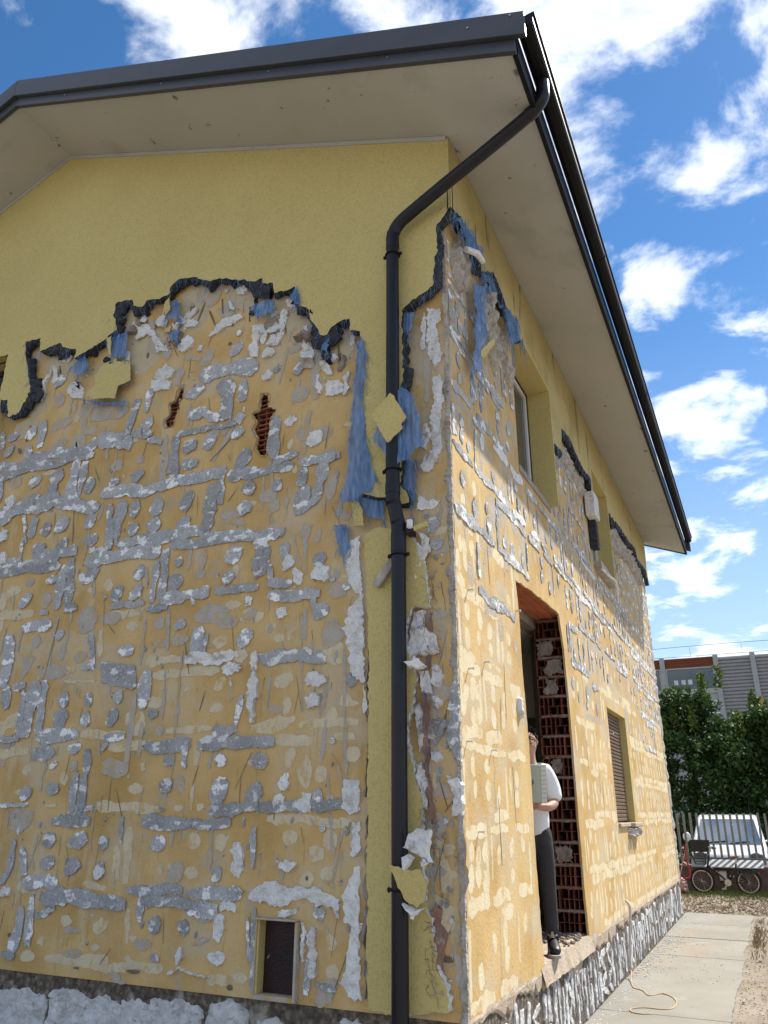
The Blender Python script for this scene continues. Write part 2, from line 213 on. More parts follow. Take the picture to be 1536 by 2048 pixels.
def blue_mesh_material():
    mt = bpy.data.materials.new('blue_mesh'); mt.use_nodes = True; t = mt.node_tree; b = t.nodes['Principled BSDF']; L = t.links
    tcn = t.nodes.new('ShaderNodeTexCoord')
    n = t.nodes.new('ShaderNodeTexNoise'); n.inputs['Scale'].default_value = 16; n.inputs['Detail'].default_value = 6
    mq = t.nodes.new('ShaderNodeMapping'); mq.inputs['Scale'].default_value = (3.2,3.2,0.45); L.new(tcn.outputs['Object'], mq.inputs[0]); L.new(mq.outputs[0], n.inputs['Vector'])
    cr = t.nodes.new('ShaderNodeValToRGB'); cr.color_ramp.elements[0].position = 0.3; cr.color_ramp.elements[0].color = (0.025,0.085,0.235,1); cr.color_ramp.elements[1].position = 0.7; cr.color_ramp.elements[1].color = (0.17,0.34,0.62,1)
    L.new(n.outputs['Fac'], cr.inputs[0]); L.new(cr.outputs[0], b.inputs['Base Color']); b.inputs['Roughness'].default_value = 0.6
    # woven grid, 8 mm pitch, plus frayed gaps
    def wave(d):
        v = t.nodes.new('ShaderNodeTexWave'); v.bands_direction = d; v.inputs['Scale'].default_value = 30; v.inputs['Distortion'].default_value = 2.5; v.inputs['Detail'].default_value = 1; L.new(tcn.outputs['Object'], v.inputs['Vector']); return v.outputs['Fac']
    mxm = t.nodes.new('ShaderNodeMath'); mxm.operation = 'MAXIMUM'; L.new(wave('DIAGONAL'), mxm.inputs[0]); L.new(wave('Z'), mxm.inputs[1])
    n2 = t.nodes.new('ShaderNodeTexNoise'); n2.inputs['Scale'].default_value = 14; n2.inputs['Detail'].default_value = 3
    mp = t.nodes.new('ShaderNodeMapping'); mp.inputs['Scale'].default_value = (3,3,0.5); L.new(tcn.outputs['Object'], mp.inputs[0]); L.new(mp.outputs[0], n2.inputs['Vector'])
    ad = t.nodes.new('ShaderNodeMath'); ad.operation = 'ADD'; L.new(mxm.outputs[0], ad.inputs[0]); L.new(n2.outputs['Fac'], ad.inputs[1])
    q = t.nodes.new('ShaderNodeMapRange'); q.inputs[1].default_value = 0.80; q.inputs[2].default_value = 1.25; q.inputs[3].default_value = 0.20; q.inputs[4].default_value = 0.95; L.new(ad.outputs[0], q.inputs[0])
    tr = t.nodes.new('ShaderNodeBsdfTransparent'); ms = t.nodes.new('ShaderNodeMixShader'); L.new(q.outputs[0], ms.inputs[0]); L.new(tr.outputs[0], ms.inputs[1]); L.new(b.outputs[0], ms.inputs[2]); L.new(ms.outputs[0], t.nodes['Material Output'].inputs[0]); MAT['blue_mesh'] = mt
blue_mesh_material()
mottle('blue_strand', [(0.3, (0.06,0.14,0.32)), (0.7, (0.22,0.36,0.55))], 30, bump=0)

# ------------------------------------------------------------------ helpers
def mesh_obj(name, verts, faces, mat, parent=None, smooth=False, mats=None, idx=None):
    me = bpy.data.meshes.new(name); me.from_pydata([tuple(v) for v in verts], [], faces)
    for mm in (mats or [mat]): me.materials.append(MAT[mm])
    if idx is not None: me.polygons.foreach_set('material_index', idx)
    if smooth: me.polygons.foreach_set('use_smooth', [True]*len(me.polygons))
    me.update()
    o = bpy.data.objects.new(name, me); COL.objects.link(o)
    if parent is not None:
        o.parent = parent
        if parent.type == 'EMPTY': o.matrix_parent_inverse = (Matrix.Translation(parent.location) @ parent.rotation_euler.to_matrix().to_4x4()).inverted()
    return o
def thing(name, label, cat, loc=(0,0,0), group=None):
    o = bpy.data.objects.new(name, None); COL.objects.link(o); o.location = loc; o.empty_display_size = 0.2
    o['label'] = label; o['category'] = cat
    if group: o['group'] = group
    return o
def tag(o, label, cat, group=None):
    o['label'] = label; o['category'] = cat
    if group: o['group'] = group
    return o
def structure(o): o['kind'] = 'structure'; return o
class MB:
    def __init__(s): s.v = []; s.f = []; s.i = []
    def add(s, vs, fs, mi=0):
        n = len(s.v); s.v += [tuple(x) for x in vs]; s.f += [tuple(a+n for a in f) for f in fs]; s.i += [mi]*len(fs); return s
    def box(s, a, b, mi=0, M=None):
        (x0,y0,z0),(x1,y1,z1) = a, b
        vs = [(x0,y0,z0),(x1,y0,z0),(x1,y1,z0),(x0,y1,z0),(x0,y0,z1),(x1,y0,z1),(x1,y1,z1),(x0,y1,z1)]
        if M is not None: vs = [M @ Vector(q) for q in vs]
        return s.add(vs, [(0,3,2,1),(4,5,6,7),(0,1,5,4),(1,2,6,5),(2,3,7,6),(3,0,4,7)], mi)
    def tube(s, pts, r, n=8, mi=0, caps=True, closed=False):
        pts = [Vector(q) for q in pts]; N = len(pts); rr = r if isinstance(r, (list, tuple)) else [r]*N
        vs = []; prev = None
        for i, q in enumerate(pts):
            if closed: d = pts[(i+1) % N]-pts[i-1]
            else: d = pts[min(i+1, N-1)]-pts[max(i-1, 0)]
            d = d.normalized() if d.length > 1e-9 else Vector((0,0,1))
            if prev is None:
                a = d.cross(Vector((0,0,1)))
                if a.length < 0.05: a = d.cross(Vector((1,0,0)))
            else: a = prev-d*prev.dot(d)
            a.normalize(); prev = a; b = d.cross(a)
            for k in range(n):
                t = 2*math.pi*k/n; vs.append(q+(a*math.cos(t)+b*math.sin(t))*rr[i])
        fs = []
        for i in range(N if closed else N-1):
            j = (i+1) % N
            for k in range(n): l = (k+1) % n; fs.append((i*n+k, i*n+l, j*n+l, j*n+k))
        if caps and not closed: fs.append(tuple(range(n-1, -1, -1))); fs.append(tuple((N-1)*n+k for k in range(n)))
        return s.add(vs, fs, mi)
    def prism(s, prof, d, mi=0):
        n = len(prof); a = [Vector(q) for q in prof]; d = Vector(d)
        return s.add(a+[q+d for q in a], [tuple(range(n-1,-1,-1)), tuple(range(n, 2*n))]+[(i, (i+1) % n, n+(i+1) % n, n+i) for i in range(n)], mi)
    def ell(s, c, r, nu=10, nv=7, mi=0):
        vs = [(c[0], c[1], c[2]+r[2])]
        for j in range(1, nv):
            ph = math.pi*j/nv
            for i in range(nu): th = 2*math.pi*i/nu; vs.append((c[0]+r[0]*math.sin(ph)*math.cos(th), c[1]+r[1]*math.sin(ph)*math.sin(th), c[2]+r[2]*math.cos(ph)))
        vs.append((c[0], c[1], c[2]-r[2])); fs = [(0, 1+i, 1+(i+1) % nu) for i in range(nu)]
        for j in range(nv-2):
            for i in range(nu): a = 1+j*nu+i; b = 1+j*nu+(i+1) % nu; fs.append((a, a+nu, b+nu, b))
        e = len(vs)-1; fs += [(e, 1+(nv-2)*nu+(i+1) % nu, 1+(nv-2)*nu+i) for i in range(nu)]
        return s.add(vs, fs, mi)
    def build(s, name, mat, parent=None, smooth=False, mats=None):
        return mesh_obj(name, s.v, s.f, mat, parent, smooth, mats, s.i if mats else None)
def spline(pts, n=8):
    P = [Vector(q) for q in pts]; P = [2*P[0]-P[1]]+P+[2*P[-1]-P[-2]]; out = []
    for i in range(1, len(P)-2):
        a, b, c, d = P[i-1:i+3]
        for k in range(n):
            t = k/n; out.append(0.5*((2*b)+(c-a)*t+(2*a-5*b+4*c-d)*t*t+(3*b-a-3*c+d)*t**3))
    out.append(P[-2]); return out
def bevel(o, wd=0.01, seg=2):
    mo = o.modifiers.new('bevel', 'BEVEL'); mo.width = wd; mo.segments = seg; mo.limit_method = 'ANGLE'; return o
onA = lambda u, v, w_: (u, -w_, v)          # gable wall plane y = 0, outward -Y
onB = lambda u, v, w_: (w_, u, v)           # long wall plane x = 0, outward +X
def area(p): return 0.5*sum(p[i-1][0]*p[i][1]-p[i][0]*p[i-1][1] for i in range(len(p)))
def resample(p, step):
    out = []
    for i in range(len(p)):
        a, b = p[i], p[(i+1) % len(p)]; d = math.hypot(b[0]-a[0], b[1]-a[1]); n = max(1, int(round(d/step)))
        out += [(a[0]+(b[0]-a[0])*k/n, a[1]+(b[1]-a[1])*k/n) for k in range(n)]
    return out
def normals(p):
    n = len(p); out = []
    for i in range(n):
        dx, dy = p[(i+1) % n][0]-p[i-1][0], p[(i+1) % n][1]-p[i-1][1]; l = math.hypot(dx, dy) or 1; out.append((dy/l, -dx/l))
    return out                                 # outward for CCW
def ragged(p, step=0.02, amp=0.008, seed=0, bias=0.0):
    if area(p) < 0: p = p[::-1]
    q = resample(p, step); nr = normals(q); out = []
    for (x, y), (a, b) in zip(q, nr):
        k = bias+amp*(1.3*noise.noise((x*9, y*9, seed*3.1))+0.9*noise.noise((x*31, y*31, seed*1.7+5))+0.6*random.uniform(-1, 1)); out.append((x+a*k, y+b*k))
    return out
def relief(p, h, P, step=0.02, amp=0.007, seed=0, w0=0.0, rough=0.45, fill=0.035, inset=0.006, undercut=0.0):
    """raised ragged-edged lump on a wall plane: bottom rim, sloping side, lumpy top"""
    q = ragged(p, step, amp, seed); nr = normals(q); n = len(q)
    top = [(x-a*inset, y-b*inset) for (x, y), (a, b) in zip(q, nr)]
    xs = [x for x, _ in top]; ys = [y for _, y in top]; pts = list(top); x0, x1, y0, y1 = min(xs), max(xs), min(ys), max(ys)
    if fill:
        nx = int((x1-x0)/fill)+1; ny = int((y1-y0)/fill)+1
        for i in range(nx):
            for j in range(ny): pts.append((x0+(i+random.random())*fill, y0+(j+random.random())*fill))
    try: V, E, F, ov, oe, of = delaunay_2d_cdt([Vector(a) for a in pts], [(i, (i+1) % n) for i in range(n)], [], 1, 1e-6)
    except Exception: return [], []
    verts = []
    for v in V:
        k = 1+rough*(1.6*noise.noise((v.x*14, v.y*14, seed+0.3))+0.8*noise.noise((v.x*45, v.y*45, seed+4.3)))
        verts.append(P(v.x, v.y, w0+h*max(0.25, k)))
    faces = [tuple(f) for f in F]
    loc = {}
    for i, l in enumerate(ov):
        for a in l:
            if a < n: loc[a] = i
    if undercut:
        q = [(x-a*undercut, y-b*undercut) for (x, y), (a, b) in zip(q, nr)]
    base = len(verts); verts += [P(x, y, w0-0.003) for x, y in q]
    flip = Vector(P(1,0,0)).cross(Vector(P(0,1,0))).dot(Vector(P(0,0,1))) < 0
    for i in range(n):
        j = (i+1) % n
        if i in loc and j in loc: faces.append((loc[i], base+i, base+j, loc[j]))
    par = list(range(len(faces))); em = {}
    def fd(i):
        while par[i] != i: par[i] = par[par[i]]; i = par[i]
        return i
    for i, f in enumerate(faces):
        for k in range(len(f)):
            e = (min(f[k-1], f[k]), max(f[k-1], f[k]))
            if e in em: par[fd(i)] = fd(em[e])
            else: em[e] = i
    cn = {}
    for i in range(len(faces)): cn[fd(i)] = cn.get(fd(i), 0)+1
    if len(cn) > 1: best = max(cn, key=cn.get); faces = [f for i, f in enumerate(faces) if fd(i) == best]
    if len(faces) < 4: return [], []
    us = sorted({k for f in faces for k in f}); ix = {k: n_ for n_, k in enumerate(us)}; verts = [verts[k] for k in us]; faces = [tuple(ix[k] for k in f) for f in faces]
    if flip: faces = [f[::-1] for f in faces]
    return verts, faces
def flat_poly(p, P, w_, step=0.03, amp=0.008, seed=0):
    q = ragged(p, step, amp, seed); tr = tessellate_polygon([[Vector((x, y, 0)) for x, y in q]])
    return [P(x, y, w_) for x, y in q], [tuple(t) for t in tr]
def ellipse(cx, cy, a, b, tilt, n=10):
    t = math.tan(R(tilt))*0.6; k = [random.uniform(0.85, 1.13) for _ in range(n)]
    return [(cx+a*k[i]*math.cos(2*math.pi*i/n)+t*b*k[i]*math.sin(2*math.pi*i/n), cy+b*k[i]*math.sin(2*math.pi*i/n)) for i in range(n)]
def band(pts, hw):
    L_, R_ = [], []; n = len(pts); P_ = []; sd_ = random.uniform(0, 90)
    for i in range(n-1):
        a, b = pts[i], pts[i+1]; d = math.hypot(b[0]-a[0], b[1]-a[1]); m_ = max(1, int(d/0.055))
        P_ += [(a[0]+(b[0]-a[0])*k/m_, a[1]+(b[1]-a[1])*k/m_) for k in range(m_)]
    P_.append(pts[-1]); n = len(P_); t = 0
    for i, (x, y) in enumerate(P_):
        a = P_[max(0, i-1)]; b = P_[min(n-1, i+1)]; d = math.hypot(b[0]-a[0], b[1]-a[1]) or 1; t += 0.055
        nx, ny = -(b[1]-a[1])/d, (b[0]-a[0])/d; e = 0.6 if i in (0, n-1) else 1
        r1 = hw*e*max(.35, 1+0.75*noise.noise((t*5, sd_, 0))+0.4*noise.noise((t*16, sd_, 3))); r2_ = hw*e*max(.35, 1+0.75*noise.noise((t*5, sd_, 9))+0.4*noise.noise((t*16, sd_, 7)))
        L_.append((x+nx*r1, y+ny*r1)); R_.append((x-nx*r2_, y-ny*r2_))
    return L_+R_[::-1]
def slab(outer, holes, P, w0, w1, name, mats, parent, torn=True, jit=0.012):
    """cladding board: front face (material 0), broken edge (material 1), window holes lined in material 0"""
    if area(outer) < 0: outer = outer[::-1]
    vs = []; fs = []; ii = []
    loops = [outer]+[(h if area(h) < 0 else h[::-1]) for h in holes]
    flat = [q for l in loops for q in l]
    tr = tessellate_polygon([[Vector((x, y, 0)) for x, y in l] for l in loops])
    flip = Vector(P(1,0,0)).cross(Vector(P(0,1,0))).dot(Vector(P(0,0,1))) < 0
    vs += [P(x, y, w1) for x, y in flat]
    for t in tr:
        a, b, c = [Vector((*flat[k], 0)) for k in t]; s_ = (b-a).cross(c-a).z > 0
        t = tuple(t) if s_ != flip else tuple(t)[::-1]
        fs.append(t); ii.append(0)
    off = 0
    for li, l in enumerate(loops):
        n = len(l); nr = normals(l); rings = [list(range(off, off+n))]
        steps = 3 if (torn and li == 0) else 1
        for k in range(1, steps+1):
            f = k/steps; r = []
            for (x, y), (a, b) in zip(l, nr):
                j = random.uniform(-jit, jit*0.6) if (steps > 1) else 0
                r.append(len(vs)); vs.append(P(x+a*j, y+b*j, w1+(w0-w1)*f))
            rings.append(r)
        for a, b in zip(rings, rings[1:]):
            for i in range(n):
                j = (i+1) % n; q = (a[i], b[i], b[j], a[j]); fs.append(q if not flip else q[::-1]); ii.append(1 if li == 0 else 0)
        off += n
    return mesh_obj(name, vs, fs, mats[0], parent, mats=list(mats), idx=ii)

# surveyed positions on the two walls, in metres (along the wall, height above the plinth)
D = {
'A_DAB': [['G',-4.092,5.045,0.077,0.077,25],['G',-4.62,4.546,0.079,0.06,10],['G',-4.364,4.529,0.085,0.079,25],['G',-4.633,4.389,0.062,0.063,25],['G',-4.362,4.325,0.06,0.074,10],['G',-4.196,3.98,0.076,0.074,10],['G',-3.906,3.971,0.085,0.081,15],['G',-3.933,3.847,0.071,0.067,10],['G',-4.161,3.801,0.082,0.063,20],['G',-3.173,3.794,0.057,0.054,15],['G',-2.913,3.803,0.07,0.059,30],['G',-2.882,4.304,0.068,0.086,20],['G',-2.361,3.97,0.077,0.063,15],['G',-2.158,3.984,0.075,0.085,20],['G',-2.351,3.809,0.087,0.061,0],['G',-1.874,3.995,0.069,0.056,30],['G',-1.794,3.739,0.081,0.096,15],['G',-1.715,3.47,0.066,0.071,5],['G',-1.742,3.307,0.068,0.066,15],['G',-2.336,3.458,0.074,0.09,20],['G',-2.339,3.263,0.074,0.069,20],['G',-2.651,3.472,0.075,0.083,10],['G',-2.654,3.305,0.069,0.085,5],['G',-2.893,3.489,0.061,0.089,10],['G',-2.883,3.302,0.061,0.066,0],['G',-3.4,3.46,0.073,0.074,15],['G',-3.347,3.278,0.073,0.061,0],['G',-3.737,3.472,0.085,0.081,10],['G',-3.934,3.461,0.07,0.069,20],['G',-4.104,3.504,0.056,0.107,10],['G',-3.98,3.288,0.087,0.059,0],['G',-3.694,3.264,0.073,0.079,0],['G',-3.465,3.806,0.063,0.086,10],['G',-1.956,4.832,0.066,0.071,30],['G',-2.359,4.507,0.104,0.061,45],['G',-1.943,4.997,0.026,0.029,0],['W',-4.471,3.475,0.074,0.07,0],['W',-2.525,5.042,0.089,0.095,15],['W',-1.936,5.451,0.075,0.067,0],['Q',-4.085,4.87,0.057,0.048,0],['Q',-4.46,4.02,0.09,0.074,0],['Q',-2.908,3.958,0.049,0.042,0],['Q',-3.171,3.959,0.071,0.061,0],['Q',-2.274,4.831,0.072,0.091,15],['Q',-3.984,4.548,0.139,0.067,30],['Q',-3.959,4.325,0.103,0.056,30],['Q',-3.718,4.31,0.089,0.065,0],['T',-3.019,5.105,0.23,0.256,10],['T',-2.481,5.417,0.179,0.257,-10],['T',-4.522,5.312,0.077,0.13,10],['D',-2.98,5.048,0.016,0.031,0],['D',-2.735,5.128,0.014,0.014,0],['D',-2.73,5.09,0.014,0.014,0],['D',-2.711,5.048,0.013,0.012,0],['D',-2.035,4.915,0.019,0.018,0],['D',-2.259,4.265,0.026,0.014,0],['G',-1.531,4.508,0.027,0.026,0],['G',-1.298,4.464,0.062,0.059,30],['G',-1.448,3.451,0.047,0.059,0],['G',-1.21,3.296,0.068,0.113,25],['G',-1.232,3.441,0.046,0.05,0],['G',-0.146,2.917,0.047,0.063,0],['G',-0.124,2.772,0.047,0.049,0],['W',-1.604,4.477,0.061,0.064,15],['W',-1.354,3.998,0.061,0.059,20],['W',-1.111,3.794,0.077,0.078,20],['W',-1.611,4.703,0.069,0.052,20],['W',-1.551,4.822,0.078,0.087,30],['W',-0.191,3.6,0.04,0.103,8],['P',-1.351,3.792,0.024,0.046,20],['Q',-1.305,4.769,0.03,0.042,0],['Q',-1.469,3.283,0.055,0.055,0],['Q',-1.354,3.292,0.023,0.057,10],['Q',-1.064,2.972,0.029,0.06,20],['Q',-1.286,4.23,0.096,0.08,20],['T',-0.89,4.555,0.108,0.146,0],['T',-0.241,4.345,0.077,0.26,-5],['T',-1.34,4.982,0.084,0.123,0],['T',-0.402,3.197,0.053,0.079,0],['G',-3.357,3.28,0.073,0.051,20],['G',-3.313,2.943,0.107,0.075,40],['G',-3.751,2.959,0.074,0.047,25],['G',-4.036,2.806,0.077,0.067,35],['G',-2.749,2.903,0.055,0.074,10],['G',-2.758,2.731,0.064,0.065,30],['G',-2.97,2.755,0.067,0.074,20],['G',-2.351,2.938,0.045,0.047,10],['G',-2.364,2.77,0.072,0.078,10],['G',-1.813,2.922,0.083,0.078,15],['G',-1.845,2.748,0.057,0.064,15],['G',-3.544,2.451,0.055,0.047,20],['G',-2.791,2.261,0.088,0.055,30],['G',-2.278,2.418,0.066,0.052,15],['G',-1.663,2.258,0.075,0.07,20],['G',-3.392,1.902,0.06,0.062,10],['G',-3.388,1.749,0.078,0.08,10],['G',-3.126,1.895,0.044,0.054,-15],['G',-3.123,1.737,0.057,0.073,5],['G',-2.811,1.904,0.049,0.059,10],['G',-2.852,1.738,0.062,0.075,10],['G',-2.452,1.752,0.055,0.035,0],['G',-2.254,1.411,0.059,0.048,0],['G',-1.786,1.401,0.052,0.051,5],['G',-2.262,1.236,0.061,0.053,10],['G',-3.405,1.399,0.051,0.041,30],['G',-3.367,1.223,0.068,0.056,0],['G',-3.653,1.193,0.067,0.064,15],['G',-3.197,1.521,0.081,0.041,0],['G',-1.781,1.198,0.078,0.09,20],['G',-1.498,1.174,0.068,0.088,20],['G',-3.527,1.492,0.13,0.065,0],['G',-2.279,1.076,0.033,0.021,0],['W',-1.757,2.04,0.097,0.056,0],['Q',-3.783,2.778,0.062,0.075,10],['Q',-2.135,2.812,0.059,0.042,0],['Q',-3.822,2.417,0.056,0.06,0],['Q',-3.887,2.262,0.065,0.059,0],['Q',-3.284,2.245,0.071,0.049,0],['Q',-2.492,2.452,0.062,0.05,0],['Q',-2.263,2.297,0.09,0.051,0],['Q',-2.435,2.285,0.084,0.034,0],['Q',-2.369,1.619,0.048,0.043,0],['Q',-2.141,1.247,0.045,0.057,0],['Q',-1.986,2.482,0.175,0.081,20],['Q',-1.836,2.402,0.108,0.059,0],['Q',-1.618,2.438,0.055,0.042,0],['Q',-3.594,2.142,0.174,0.064,0],['Q',-3.968,1.424,0.032,0.029,0],['Q',-3.269,2.555,0.114,0.133,10],['Q',-4.022,2.968,0.054,0.048,0],['P',-2.768,2.451,0.067,0.039,0],['P',-1.884,2.251,0.07,0.052,0],['P',-2.143,1.904,0.031,0.031,0],['P',-1.853,1.936,0.053,0.056,30],['P',-1.867,1.766,0.06,0.039,25],['P',-2.536,1.221,0.08,0.036,10],['P',-3.685,1.366,0.053,0.041,0],['P',-2.129,1.088,0.045,0.025,0],['P',-1.936,1.088,0.036,0.028,0],['P',-4.061,1.709,0.061,0.063,0],['P',-4.339,2.831,0.066,0.081,0],['P',-1.786,2.528,0.078,0.033,0],['P',-2.672,1.73,0.05,0.064,0],['P',-2.581,1.676,0.067,0.101,10],['P',-3.269,2.811,0.048,0.027,0],['G',-1.348,2.906,0.049,0.063,5],['G',-1.047,2.789,0.062,0.055,0],['G',-1.018,2.398,0.072,0.064,0],['G',-0.754,1.908,0.048,0.06,10],['G',-1.466,1.391,0.071,0.058,0],['G',-0.997,1.14,0.046,0.076,0],['G',-0.809,2.555,0.035,0.032,0],['W',-1.319,2.791,0.056,0.069,10],['W',-1.221,2.67,0.053,0.075,-15],['W',-1.021,2.672,0.088,0.08,0],['W',-1.35,2.419,0.054,0.047,0],['W',-1.042,1.915,0.084,0.073,0],['W',-1.049,1.761,0.062,0.062,0],['W',-1.259,1.24,0.049,0.073,20],['W',-1.286,1.119,0.055,0.066,0],['Q',-0.904,2.651,0.028,0.037,0],['Q',-1.621,2.433,0.048,0.04,0],['Q',-0.912,2.198,0.083,0.075,20],['Q',-1.442,2.31,0.023,0.039,0],['Q',-0.894,2.539,0.085,0.065,0],['Q',-0.943,2.301,0.07,0.038,0],['P',-1.271,1.942,0.065,0.044,0],['P',-1.274,1.749,0.036,0.072,0],['P',-1.22,1.408,0.042,0.069,15],['P',-0.804,1.76,0.053,0.046,0],['P',-0.744,1.408,0.064,0.049,0],['P',-1.098,1.316,0.054,0.112,0],['P',-0.977,1.292,0.047,0.055,0],['P',-1.362,2.238,0.053,0.032,0],['P',-1.258,2.242,0.037,0.038,0],['P',-0.882,2.122,0.055,0.062,0],['P',-0.879,2.037,0.068,0.036,0],['G',-3.323,0.857,0.073,0.056,15],['G',-3.015,0.862,0.087,0.067,15],['G',-2.781,0.848,0.055,0.048,0],['G',-2.272,0.857,0.075,0.055,15],['G',-3.306,0.699,0.082,0.052,20],['G',-3.055,0.683,0.079,0.066,10],['G',-2.787,0.657,0.057,0.064,15],['G',-1.757,0.668,0.049,0.061,15],['G',-2.231,0.35,0.057,0.061,5],['G',-1.994,0.342,0.051,0.052,0],['G',-2.21,0.149,0.039,0.03,0],['W',-2.008,0.173,0.042,0.059,10],['W',-1.709,0.188,0.068,0.053,0],['P',-1.971,0.878,0.06,0.054,0],['P',-1.742,0.866,0.05,0.055,0],['P',-1.969,0.671,0.054,0.044,0],['P',-2.242,0.689,0.03,0.035,0],['P',-2.154,0.697,0.022,0.024,0],['P',-3.042,0.328,0.057,0.037,0],['P',-2.71,0.313,0.062,0.051,20],['P',-3.261,0.185,0.04,0.034,0],['P',-3.066,0.186,0.025,0.024,0],['P',-2.74,0.175,0.034,0.019,0],['P',-2.442,0.129,0.037,0.02,0],['P',-3.372,0.081,0.075,0.037,0],['P',-1.516,0.085,0.057,0.032,0],['P',-2.816,0.374,0.022,0.006,0],['Q',-2.323,0.222,0.087,0.035,0],['Q',-2.973,0.272,0.08,0.021,0],['Q',-3.664,0.967,0.11,0.062,0],['Q',-2.535,0.016,0.059,0.03,-30],['D',-1.589,0.028,0.023,0.018,0],['D',-2.379,0.058,0.058,0.014,0],['D',-2.892,0.041,0.028,0.008,0],['D',-3.584,0.204,0.021,0.013,0],['P',-1.194,0.906,0.059,0.051,0],['P',-0.898,0.895,0.061,0.06,0],['P',-0.916,0.694,0.044,0.054,0],['P',-0.874,0.322,0.035,0.041,0],['P',-0.857,0.162,0.048,0.049,0],['P',-0.19,1.218,0.067,0.079,0],['P',-0.149,0.866,0.054,0.065,-15],['P',-0.127,0.472,0.062,0.048,0],['P',-0.121,0.711,0.043,0.1,0],['W',-1.198,0.745,0.061,0.04,0],['D',-0.112,0.284,0.035,0.019,0],['D',-1.056,0.67,0.01,0.014,0]],
